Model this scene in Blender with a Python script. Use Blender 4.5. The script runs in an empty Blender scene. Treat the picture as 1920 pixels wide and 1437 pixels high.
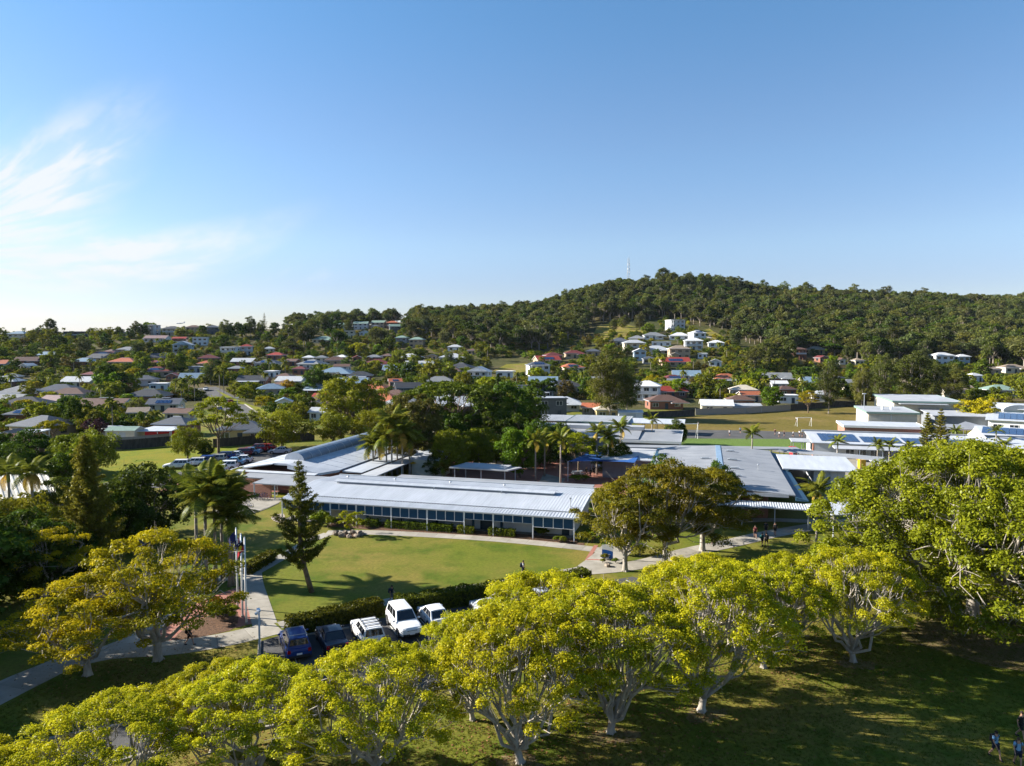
import bpy, bmesh, math, random
import numpy as np
from mathutils import Vector, Matrix

# ------------------------------------------------------------------ camera, sky, sun, exposure
SC = bpy.context.scene
COL = SC.collection
CAMH, PITCH, FPX = 23.0, math.radians(3.35), 1333.0
cam_d = bpy.data.cameras.new('camera')
cam_d.sensor_width = 36.0
cam_d.lens = FPX / 1920.0 * 36.0
cam_d.clip_start = 0.5
cam_d.clip_end = 30000.0
cam = bpy.data.objects.new('camera', cam_d)
cam.location = (0, 0, CAMH)
cam.rotation_euler = (math.radians(90) - PITCH, 0, 0)
COL.objects.link(cam)
SC.camera = cam

SUN_EL = math.radians(25.0)
SUN_DIR = Vector((-0.98, 0.20, 0)).normalized() * math.cos(SUN_EL) + Vector((0, 0, math.sin(SUN_EL)))
sun_d = bpy.data.lights.new('sun', 'SUN')
sun_d.energy = 5.0
sun_d.angle = math.radians(0.5)
sun_d.color = (1.0, 0.93, 0.82)
sun = bpy.data.objects.new('sun', sun_d)
sun.rotation_euler = SUN_DIR.to_track_quat('Z', 'Y').to_euler()
sun.location = (-60, 10, 80)
COL.objects.link(sun)

world = bpy.data.worlds.new('World')
SC.world = world
world.use_nodes = True
def build_sky():
    nt = world.node_tree
    N, L = nt.nodes, nt.links
    N.clear()
    out = N.new('ShaderNodeOutputWorld')
    bg = N.new('ShaderNodeBackground')
    sky = N.new('ShaderNodeTexSky')
    sky.sky_type = 'NISHITA'
    sky.sun_disc = False
    sky.sun_elevation = SUN_EL
    sky.sun_rotation = math.atan2(SUN_DIR.x, SUN_DIR.y)
    sky.altitude = 20
    sky.air_density = 1.0
    sky.dust_density = 0.25
    sky.ozone_density = 2.6
    tc = N.new('ShaderNodeTexCoord')
    sep = N.new('ShaderNodeSeparateXYZ')
    L.new(tc.outputs['Generated'], sep.inputs[0])
    def M(op, a, b=None, c=None, clamp=False):
        n = N.new('ShaderNodeMath'); n.operation = op; n.use_clamp = clamp
        for i, v in enumerate((a, b, c)):
            if v is None: continue
            if isinstance(v, (int, float)): n.inputs[i].default_value = v
            else: L.new(v, n.inputs[i])
        return n.outputs[0]
    def ramp(v, a, b):
        n = N.new('ShaderNodeMapRange'); n.interpolation_type = 'SMOOTHSTEP'
        L.new(v, n.inputs[0]); n.inputs[1].default_value = a; n.inputs[2].default_value = b
        return n.outputs[0]
    az = M('ARCTAN2', sep.outputs[0], sep.outputs[1])
    el = M('ARCSINE', sep.outputs[2])
    # high wispy cirrus: fibres fanning out to the right from beyond the left edge, tails curling up
    da = M('ADD', az, 0.74); de = M('SUBTRACT', el, 0.085)
    r = M('SQRT', M('ADD', M('MULTIPLY', da, da), M('MULTIPLY', de, de)))
    phi = M('SUBTRACT', M('ARCTAN2', de, da), M('MULTIPLY', M('MULTIPLY', r, r), 0.8))
    comb = N.new('ShaderNodeCombineXYZ')
    L.new(M('MULTIPLY', phi, 5.5), comb.inputs[0]); L.new(M('MULTIPLY', r, 5.0), comb.inputs[1])
    warp = N.new('ShaderNodeTexNoise'); warp.inputs['Scale'].default_value = 1.1; warp.inputs['Detail'].default_value = 4
    L.new(comb.outputs[0], warp.inputs['Vector'])
    add = N.new('ShaderNodeVectorMath'); add.operation = 'MULTIPLY_ADD'
    L.new(warp.outputs['Color'], add.inputs[0]); add.inputs[1].default_value = (0.7, 0.5, 0); L.new(comb.outputs[0], add.inputs[2])
    n1 = N.new('ShaderNodeTexNoise'); n1.inputs['Scale'].default_value = 2.1; n1.inputs['Detail'].default_value = 10; n1.inputs['Roughness'].default_value = 0.6
    L.new(add.outputs[0], n1.inputs['Vector'])
    fib = ramp(n1.outputs['Fac'], 0.36, 0.66)
    def bell(v, c, w):
        q = M('DIVIDE', M('SUBTRACT', v, c), w); return M('POWER', 2.718, M('MULTIPLY', M('MULTIPLY', q, q), -1.0))
    rmax = M('ADD', M('ADD', M('MULTIPLY', bell(phi, 0.00, 0.13), 0.26), M('MULTIPLY', bell(phi, 0.52, 0.24), 0.15)), 0.20)
    rr = M('DIVIDE', r, rmax)
    cover = M('SUBTRACT', 1.0, ramp(rr, 0.52, 1.12))
    cover = M('MULTIPLY', cover, ramp(phi, -0.34, -0.06))
    cover = M('MULTIPLY', cover, M('SUBTRACT', 1.0, ramp(phi, 0.62, 0.98)))
    bits = M('MULTIPLY', M('MULTIPLY', bell(az, -0.33, 0.09), bell(M('SUBTRACT', el, M('MULTIPLY', az, 0.25)), 0.155, 0.02)), ramp(n1.outputs['Fac'], 0.52, 0.72))
    cir = M('ADD', M('MULTIPLY', cover, M('ADD', M('MULTIPLY', fib, 0.92), 0.36)), M('MULTIPLY', bits, 0.5), clamp=True)
    # a low bank of cumulus behind the left ridge
    comb2 = N.new('ShaderNodeCombineXYZ')
    L.new(M('MULTIPLY', az, 16.0), comb2.inputs[0]); L.new(M('MULTIPLY', el, 40.0), comb2.inputs[1])
    n2 = N.new('ShaderNodeTexNoise'); n2.inputs['Scale'].default_value = 1.4; n2.inputs['Detail'].default_value = 6
    L.new(comb2.outputs[0], n2.inputs['Vector'])
    top = M('ADD', M('MULTIPLY', n2.outputs['Fac'], 0.034), 0.012)
    cum = ramp(M('SUBTRACT', top, el), -0.002, 0.007)
    cum = M('MULTIPLY', cum, ramp(M('MULTIPLY', az, -1.0), 0.38, 0.52))
    cum = M('MULTIPLY', cum, M('ADD', M('MULTIPLY', n2.outputs['Fac'], 0.6), 0.35), clamp=True)
    cl = M('MAXIMUM', M('MULTIPLY', cir, 0.9), M('MULTIPLY', cum, 0.8), clamp=True)
    mix = N.new('ShaderNodeMix'); mix.data_type = 'RGBA'
    L.new(cl, mix.inputs['Factor'])
    tintn = N.new('ShaderNodeMix'); tintn.data_type = 'RGBA'; tintn.blend_type = 'MULTIPLY'; tintn.inputs['Factor'].default_value = 1.0
    L.new(sky.outputs[0], tintn.inputs['A']); tr = N.new('ShaderNodeValToRGB'); tr.color_ramp.interpolation = 'EASE'
    for k, (pos, col) in enumerate(SKY_TINT):
        e_ = tr.color_ramp.elements[k] if k < 2 else tr.color_ramp.elements.new(pos)
        e_.position = pos; e_.color = (*[q / 1.25 for q in col], 1)
    L.new(M('MULTIPLY', el, 2.0, clamp=True), tr.inputs['Fac'])
    up = N.new('ShaderNodeVectorMath'); up.operation = 'SCALE'; up.inputs['Scale'].default_value = 1.25; L.new(tr.outputs['Color'], up.inputs[0])
    L.new(up.outputs[0], tintn.inputs['B'])
    L.new(tintn.outputs['Result'], mix.inputs['A']); mix.inputs['B'].default_value = CLOUD
    L.new(mix.outputs['Result'], bg.inputs['Color'])
    bg.inputs['Strength'].default_value = SKY_STRENGTH
    L.new(bg.outputs[0], out.inputs[0])
SKY_STRENGTH = 0.054
SKY_TINT = ((0.0, (0.74, 0.73, 0.91)), (0.9, (0.74, 1.03, 1.17)), (0.13, (0.76, 0.755, 0.94)), (0.28, (0.91, 0.92, 1.02)), (0.5, (0.89, 0.98, 1.08)))   # trims the model sky to the blue of the day, by elevation
CLOUD = (5.5, 5.65, 5.85, 1)
build_sky()
SC.view_settings.view_transform = 'Standard'
SC.view_settings.look = 'None'
SC.view_settings.gamma = 1.0
SC.view_settings.exposure = 1.65
SC.view_settings.use_curve_mapping = False
SC.cycles.max_bounces = 5
SC.cycles.diffuse_bounces = 3
SC.cycles.glossy_bounces = 2
SC.cycles.transmission_bounces = 3
SC.cycles.transparent_max_bounces = 8
SC.cycles.use_denoising = True

# ------------------------------------------------------------------ helpers
RNG = random.Random(7)
KIDS = {}

def link(o, parent=None):
    COL.objects.link(o)
    if parent is not None:
        o.parent = parent
        KIDS.setdefault(parent.name, []).append(o)
    return o

def tag(o, label=None, cat=None, group=None, kind=None):
    if label: o['label'] = label
    if cat: o['category'] = cat
    if group: o['group'] = group
    if kind: o['kind'] = kind
    return o

def empty(name, loc, label, cat, rz=0.0, group=None, scale=1.0):
    o = bpy.data.objects.new(name, None)
    o.location = loc
    o.rotation_euler = (0, 0, rz)
    if scale != 1.0: o.scale = (scale,) * 3 if isinstance(scale, (int, float)) else scale
    o.empty_display_size = 0.3
    link(o)
    return tag(o, label, cat, group)

def mobj(name, me, parent=None, loc=None, rz=None, kind=None):
    o = bpy.data.objects.new(name, me)
    if loc is not None: o.location = loc
    if rz is not None: o.rotation_euler = (0, 0, rz)
    if kind: o['kind'] = kind
    return link(o, parent)

def dup(root, loc=None, rz=None, scale=None, label=None, parent=None, group=None):
    r = root.copy()
    link(r, parent)
    if loc is not None: r.location = loc
    if rz is not None: r.rotation_euler = (0, 0, rz)
    if scale is not None: r.scale = (scale,) * 3 if isinstance(scale, (int, float)) else scale
    if label: r['label'] = label
    if group: r['group'] = group
    for ch in list(KIDS.get(root.name, [])):
        dup(ch, parent=r)
    return r

class MB:
    """collects faces and links them as one mesh object"""
    def __init__(s):
        s.v, s.f, s.m = [], [], []
    def face(s, pts, m=0):
        i = len(s.v)
        s.v += [tuple(p) for p in pts]
        s.f.append(tuple(range(i, i + len(pts)))); s.m.append(m)
        return s
    def box(s, c, d, rz=0.0, m=0):
        cx, cy, cz = c; x, y, z = d[0] / 2, d[1] / 2, d[2] / 2
        co, si = math.cos(rz), math.sin(rz)
        i = len(s.v)
        for dz in (-z, z):
            for dx, dy in ((-x, -y), (x, -y), (x, y), (-x, y)):
                s.v.append((cx + dx * co - dy * si, cy + dx * si + dy * co, cz + dz))
        for q in ((0, 3, 2, 1), (4, 5, 6, 7), (0, 1, 5, 4), (1, 2, 6, 5), (2, 3, 7, 6), (3, 0, 4, 7)):
            s.f.append(tuple(i + k for k in q)); s.m.append(m)
        return s
    def prism(s, poly, z0, z1, m=0):
        n = len(poly); i = len(s.v)
        zz0 = z0 if hasattr(z0, '__len__') else [z0] * n
        zz1 = z1 if hasattr(z1, '__len__') else [z1] * n
        s.v += [(p[0], p[1], zz0[k]) for k, p in enumerate(poly)]
        s.v += [(p[0], p[1], zz1[k]) for k, p in enumerate(poly)]
        s.f.append(tuple(range(i + n - 1, i - 1, -1))); s.m.append(m)
        s.f.append(tuple(range(i + n, i + 2 * n))); s.m.append(m)
        for k in range(n):
            j = (k + 1) % n
            s.f.append((i + k, i + j, i + n + j, i + n + k)); s.m.append(m)
        return s
    def tube(s, pts, rad, n=6, m=0, cap=True):
        pts = [Vector(p) for p in pts]
        if not hasattr(rad, '__len__'): rad = [rad] * len(pts)
        i0 = len(s.v)
        for k, p in enumerate(pts):
            a = pts[max(k - 1, 0)]; b = pts[min(k + 1, len(pts) - 1)]
            t = (b - a)
            t = t.normalized() if t.length > 1e-9 else Vector((0, 0, 1))
            ref = Vector((1, 0, 0)) if abs(t.x) < 0.8 else Vector((0, 1, 0))
            e1 = t.cross(ref).normalized(); e2 = t.cross(e1)
            for q in range(n):
                w = 2 * math.pi * q / n
                s.v.append(tuple(p + (e1 * math.cos(w) + e2 * math.sin(w)) * rad[k]))
        for k in range(len(pts) - 1):
            for q in range(n):
                a = i0 + k * n + q; b = i0 + k * n + (q + 1) % n
                s.f.append((a, b, b + n, a + n)); s.m.append(m)
        if cap:
            s.f.append(tuple(i0 + q for q in range(n - 1, -1, -1))); s.m.append(m)
            e = i0 + (len(pts) - 1) * n
            s.f.append(tuple(e + q for q in range(n))); s.m.append(m)
        return s
    def ball(s, c, r, nu=8, nv=6, m=0):
        rx, ry, rz = r if hasattr(r, '__len__') else (r, r, r)
        i0 = len(s.v)
        for b in range(nv + 1):
            th = math.pi * b / nv
            for a in range(nu):
                ph = 2 * math.pi * a / nu
                s.v.append((c[0] + rx * math.sin(th) * math.cos(ph), c[1] + ry * math.sin(th) * math.sin(ph), c[2] - rz * math.cos(th)))
        for b in range(nv):
            for a in range(nu):
                p = i0 + b * nu + a; q = i0 + b * nu + (a + 1) % nu
                s.f.append((p, q, q + nu, p + nu)); s.m.append(m)
        return s
    def mesh(s, name, mats, smooth=False):
        me = bpy.data.meshes.new(name)
        me.from_pydata(s.v, [], s.f)
        for mt in (mats if isinstance(mats, (list, tuple)) else [mats]): me.materials.append(mt)
        if any(s.m): me.polygons.foreach_set('material_index', s.m)
        if smooth: me.polygons.foreach_set('use_smooth', [True] * len(s.f))
        me.update()
        return me
    def build(s, name, mats, parent=None, loc=None, rz=None, smooth=False, kind=None):
        return mobj(name, s.mesh(name, mats, smooth), parent, loc, rz, kind)

_cp, _sp = math.cos(PITCH), math.sin(PITCH)
def ray(px, py):
    x = (px - 960.0) / FPX; y = (718.5 - py) / FPX
    return Vector((x, _cp + y * _sp, -_sp + y * _cp))
def G(px, py, z=0.0):
    """the ground point (height z) that the photograph shows at this pixel"""
    d = ray(px, py); t = (z - CAMH) / d.z
    return Vector((d.x * t, d.y * t, z))
def AT(px, py, Y):
    d = ray(px, py); t = Y / d.y
    return Vector((d.x * t, Y, CAMH + d.z * t))
def PIX(p):
    x, y, z = p[0], p[1], p[2] - CAMH
    dep = y * _cp - z * _sp; up = y * _sp + z * _cp
    if dep < 0.1: dep = 0.1
    return (960 + FPX * x / dep, 718.5 - FPX * up / dep)

# ------------------------------------------------------------------ terrain height
TX = [-2500, -800, 0, 300, 560, 760, 950, 1180, 1300, 1500, 1700, 1920, 2700, 4400]
TD = [0, 255, 295, 340, 390, 430, 470, 530, 570, 620, 700, 780, 860, 1000, 1400, 2600]
TZ = np.array([
    [0, 0, 1, 2, 4, 7, 10, 14, 16, 18, 16, 12, 8, 4, 0, 0],
    [0, 0, 1.6, 4.4, 8, 12, 16, 23, 26, 27, 24, 18, 12, 6, 0, 0],
    [0, 0, 1.6, 4.6, 8.4, 12, 16, 23, 27.5, 28, 25, 18, 12, 6, 0, 0],
    [0, 0, 1.6, 4.6, 8.4, 12, 16, 23, 28, 30, 27, 20, 12, 6, 0, 0],
    [0, 0, 1.8, 4.6, 8.2, 11.7, 15.5, 21, 26, 32, 36, 32, 24, 12, 0, 0],
    [0, 0, 1.8, 4.6, 8.4, 11.7, 15, 20.5, 26, 33, 41, 44, 38, 18, 2, 0],
    [0, 0, 1.8, 4.8, 9, 13, 17, 23, 28, 35, 43, 46, 42, 26, 5, 0],
    [0, 0, 2.2, 6, 12, 17.5, 23, 31, 38, 47, 66, 78, 76, 55, 15, 0],
    [0, 0, 2.2, 6, 12, 17.5, 23, 31, 38, 48, 67, 80, 80, 60, 18, 0],
    [0, 0, 1.2, 4.5, 10.5, 15, 20, 28, 35, 44, 58, 66, 66, 54, 20, 0],
    [0, 0, 1.0, 4, 9.5, 14, 19, 27, 33, 41, 53, 61, 64, 55, 22, 0],
    [0, 0, 1.0, 4, 7.6, 11, 16, 24, 30, 37, 48, 57, 64, 62, 25, 0],
    [0, 0, 1.0, 4, 7, 10, 14, 20, 26, 32, 42, 50, 56, 60, 25, 0],
    [0, 0, 1.0, 3, 6, 8, 11, 16, 20, 26, 34, 40, 46, 50, 20, 0]], float)
def terr_np(X, Y):
    X = np.asarray(X, float); Y = np.asarray(Y, float)
    Ys = np.maximum(Y, 30.0)
    px = np.clip(960 + FPX * X / Ys, TX[0], TX[-1]); d = np.clip(Y, 0, TD[-1])
    i = np.clip(np.searchsorted(TX, px, side='right') - 1, 0, len(TX) - 2)
    j = np.clip(np.searchsorted(TD, d, side='right') - 1, 0, len(TD) - 2)
    tx = np.array(TX, float); td = np.array(TD, float)
    a = (px - tx[i]) / (tx[i + 1] - tx[i]); b = (d - td[j]) / (td[j + 1] - td[j])
    a = a * a * (3 - 2 * a)
    z = TZ[i, j] * (1 - a) * (1 - b) + TZ[i + 1, j] * a * (1 - b) + TZ[i, j + 1] * (1 - a) * b + TZ[i + 1, j + 1] * a * b
    w = np.clip((Y - 262) / 80, 0, 1)
    return z + w * (np.sin(X * 0.021 + Y * 0.011) * np.cos(Y * 0.017 - X * 0.008)) * 1.3
def terr(x, y): return float(terr_np(x, y))
def GT(px, py):
    """the terrain point the photograph shows at this pixel"""
    d = ray(px, py); prev = 60.0
    for t in np.arange(60, 1500, 4.0):
        if CAMH + d.z * t < terr(d.x * t, d.y * t):
            lo, hi = prev, t
            for _ in range(14):
                mid = (lo + hi) / 2
                if CAMH + d.z * mid < terr(d.x * mid, d.y * mid): hi = mid
                else: lo = mid
            return Vector((d.x * hi, d.y * hi, terr(d.x * hi, d.y * hi)))
        prev = t
    t = 640.0
    return Vector((d.x * t, d.y * t, terr(d.x * t, d.y * t)))

# ------------------------------------------------------------------ materials
def rgb(h):
    h = h.lstrip('#'); c = [int(h[i:i + 2], 16) / 255 for i in (0, 2, 4)]
    return tuple(x / 12.92 if x <= 0.04045 else ((x + 0.055) / 1.055) ** 2.4 for x in c)
_MC = {}
def mat(name, c, rough=0.7, var=0.12, scale=1.5, metal=0.0, bump=0.0, bscale=20.0, spec=0.3, c2=None, stretch=None, coat=0.0, rnd=0.0):
    if name in _MC: return _MC[name]
    if isinstance(c, str): c = rgb(c)
    if isinstance(c2, str): c2 = rgb(c2)
    c = tuple(x * 0.86 for x in c); c2 = tuple(x * 0.86 for x in c2) if c2 else None
    m = bpy.data.materials.new(name); m.use_nodes = True
    N, L = m.node_tree.nodes, m.node_tree.links
    b = N['Principled BSDF']
    b.inputs['Roughness'].default_value = rough
    b.inputs['Metallic'].default_value = metal
    b.inputs['Specular IOR Level'].default_value = spec
    if coat: b.inputs['Coat Weight'].default_value = coat; b.inputs['Coat Roughness'].default_value = 0.05
    geo = N.new('ShaderNodeTexCoord')
    vec = geo.outputs['Object']
    if stretch:
        mp = N.new('ShaderNodeMapping'); mp.inputs['Scale'].default_value = stretch
        L.new(vec, mp.inputs['Vector']); vec = mp.outputs[0]
    nz = N.new('ShaderNodeTexNoise'); nz.inputs['Scale'].default_value = scale; nz.inputs['Detail'].default_value = 5; nz.inputs['Roughness'].default_value = 0.6
    L.new(vec, nz.inputs['Vector'])
    cr = N.new('ShaderNodeValToRGB')
    e = cr.color_ramp.elements
    d = c2 if c2 else tuple(x * (1 - 2 * var) for x in c)
    lo = d; hi = c if c2 else tuple(min(1, x * (1 + var)) for x in c)
    e[0].position, e[1].position = 0.32, 0.68
    e[0].color = (*lo, 1); e[1].color = (*hi, 1)
    L.new(nz.outputs['Fac'], cr.inputs['Fac'])
    colour = cr.outputs['Color']
    if rnd:
        oi = N.new('ShaderNodeObjectInfo')
        hs = N.new('ShaderNodeHueSaturation')
        mr = N.new('ShaderNodeMapRange'); L.new(oi.outputs['Random'], mr.inputs[0]); mr.inputs[3].default_value = 1 - rnd; mr.inputs[4].default_value = 1 + rnd
        L.new(mr.outputs[0], hs.inputs['Value']); L.new(colour, hs.inputs['Color']); colour = hs.outputs[0]
    L.new(colour, b.inputs['Base Color'])
    if bump:
        n2 = N.new('ShaderNodeTexNoise'); n2.inputs['Scale'].default_value = bscale; n2.inputs['Detail'].default_value = 4
        L.new(vec, n2.inputs['Vector'])
        bp = N.new('ShaderNodeBump'); bp.inputs['Strength'].default_value = bump; bp.inputs['Distance'].default_value = 0.05
        L.new(n2.outputs['Fac'], bp.inputs['Height']); L.new(bp.outputs[0], b.inputs['Normal'])
    _MC[name] = m
    return m

def leaf_mat(name, c, c2, trans=0.35, gloss=0.05, rnd=0.16, hue=0.02):
    """leaf colour varies leaf by leaf (tint), and a little tree by tree"""
    m = bpy.data.materials.new(name); m.use_nodes = True
    N, L = m.node_tree.nodes, m.node_tree.links
    N.clear()
    out = N.new('ShaderNodeOutputMaterial')
    at = N.new('ShaderNodeAttribute'); at.attribute_name = 'tint'
    mix = N.new('ShaderNodeMix'); mix.data_type = 'RGBA'
    c = tuple(x * 0.78 for x in c); c2 = tuple(x * 0.74 for x in c2)
    mix.inputs['A'].default_value = (*c2, 1); mix.inputs['B'].default_value = (*c, 1)
    L.new(at.outputs['Fac'], mix.inputs['Factor'])
    oi = N.new('ShaderNodeObjectInfo')
    hs = N.new('ShaderNodeHueSaturation')
    def mr(src, a, b):
        n = N.new('ShaderNodeMapRange'); L.new(src, n.inputs[0]); n.inputs[3].default_value = a; n.inputs[4].default_value = b; return n.outputs[0]
    L.new(mr(oi.outputs['Random'], 1 - rnd, 1 + rnd), hs.inputs['Value'])
    fr = N.new('ShaderNodeMath'); fr.operation = 'FRACT'
    mu = N.new('ShaderNodeMath'); mu.operation = 'MULTIPLY'; L.new(oi.outputs['Random'], mu.inputs[0]); mu.inputs[1].default_value = 7.31
    L.new(mu.outputs[0], fr.inputs[0])
    L.new(mr(fr.outputs[0], 0.5 - hue, 0.5 + hue), hs.inputs['Hue'])
    L.new(mix.outputs['Result'], hs.inputs['Color'])
    d = N.new('ShaderNodeBsdfDiffuse'); t = N.new('ShaderNodeBsdfTranslucent'); g = N.new('ShaderNodeBsdfGlossy')
    g.inputs['Roughness'].default_value = 0.38; g.inputs['Color'].default_value = (0.9, 0.95, 1, 1)
    L.new(hs.outputs[0], d.inputs['Color']); L.new(hs.outputs[0], t.inputs['Color'])
    m1 = N.new('ShaderNodeMixShader'); m1.inputs[0].default_value = trans
    L.new(d.outputs[0], m1.inputs[1]); L.new(t.outputs[0], m1.inputs[2])
    m2 = N.new('ShaderNodeMixShader'); m2.inputs[0].default_value = gloss
    L.new(m1.outputs[0], m2.inputs[1]); L.new(g.outputs[0], m2.inputs[2])
    L.new(m2.outputs[0], out.inputs[0])
    return m

def ground_mat(name, cols, scales, rough=0.95, bump=0.35, bscale=14.0):
    """three colours mixed by noises of different size (world position)"""
    m = bpy.data.materials.new(name); m.use_nodes = True
    N, L = m.node_tree.nodes, m.node_tree.links
    b = N['Principled BSDF']; b.inputs['Roughness'].default_value = rough; b.inputs['Specular IOR Level'].default_value = 0.08
    cols = [tuple(x * 0.72 for x in c) for c in cols]
    g = N.new('ShaderNodeNewGeometry')
    def noise(s, det=6, r=0.62):
        n = N.new('ShaderNodeTexNoise'); n.inputs['Scale'].default_value = s; n.inputs['Detail'].default_value = det; n.inputs['Roughness'].default_value = r
        L.new(g.outputs['Position'], n.inputs['Vector']); return n.outputs['Fac']
    def step(v, a, c):
        n = N.new('ShaderNodeMapRange'); n.interpolation_type = 'SMOOTHSTEP'; L.new(v, n.inputs[0]); n.inputs[1].default_value = a; n.inputs[2].default_value = c; return n.outputs[0]
    def mx(f, A, B):
        n = N.new('ShaderNodeMix'); n.data_type = 'RGBA'; L.new(f, n.inputs['Factor'])
        for k, v in (('A', A), ('B', B)):
            if isinstance(v, tuple): n.inputs[k].default_value = (*v, 1)
            else: L.new(v, n.inputs[k])
        return n.outputs['Result']
    c = mx(step(noise(scales[0]), 0.36, 0.64), cols[0], cols[1])
    c = mx(step(noise(scales[1], 8, 0.7), 0.44, 0.66), c, cols[2])
    f = noise(scales[2], 3)
    hs = N.new('ShaderNodeHueSaturation'); L.new(c, hs.inputs['Color'])
    n = N.new('ShaderNodeMapRange'); L.new(f, n.inputs[0]); n.inputs[1].default_value = 0.25; n.inputs[2].default_value = 0.75; n.inputs[3].default_value = 0.70; n.inputs[4].default_value = 1.30
    n2 = N.new('ShaderNodeMapRange'); L.new(noise(scales[2] * 5.5, 2), n2.inputs[0]); n2.inputs[1].default_value = 0.3; n2.inputs[2].default_value = 0.7; n2.inputs[3].default_value = 0.80; n2.inputs[4].default_value = 1.20
    mm = N.new('ShaderNodeMath'); mm.operation = 'MULTIPLY'; L.new(n.outputs[0], mm.inputs[0]); L.new(n2.outputs[0], mm.inputs[1])
    L.new(mm.outputs[0], hs.inputs['Value'])
    L.new(hs.outputs[0], b.inputs['Base Color'])
    bp = N.new('ShaderNodeBump'); bp.inputs['Strength'].default_value = bump; bp.inputs['Distance'].default_value = 0.06
    L.new(noise(bscale, 3), bp.inputs['Height']); L.new(bp.outputs[0], b.inputs['Normal'])
    return m

def brick_mat(name, c1, c2, mortar, scale=1.0, w=0.24, h=0.086, flat=False):
    m = bpy.data.materials.new(name); m.use_nodes = True
    N, L = m.node_tree.nodes, m.node_tree.links
    b = N['Principled BSDF']; b.inputs['Roughness'].default_value = 0.9
    tc = N.new('ShaderNodeTexCoord')
    vec = tc.outputs['Object']
    if not flat:
        s = N.new('ShaderNodeSeparateXYZ'); L.new(vec, s.inputs[0])
        a = N.new('ShaderNodeMath'); a.operation = 'ADD'; L.new(s.outputs[0], a.inputs[0]); L.new(s.outputs[1], a.inputs[1])
        cb = N.new('ShaderNodeCombineXYZ'); L.new(a.outputs[0], cb.inputs[0]); L.new(s.outputs[2], cb.inputs[1]); vec = cb.outputs[0]
    t = N.new('ShaderNodeTexBrick'); L.new(vec, t.inputs['Vector'])
    t.inputs['Color1'].default_value = (*c1, 1); t.inputs['Color2'].default_value = (*c2, 1); t.inputs['Mortar'].default_value = (*mortar, 1)
    t.inputs['Scale'].default_value = scale; t.inputs['Brick Width'].default_value = w; t.inputs['Row Height'].default_value = h; t.inputs['Mortar Size'].default_value = 0.008
    L.new(t.outputs['Color'], b.inputs['Base Color'])
    return m

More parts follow.
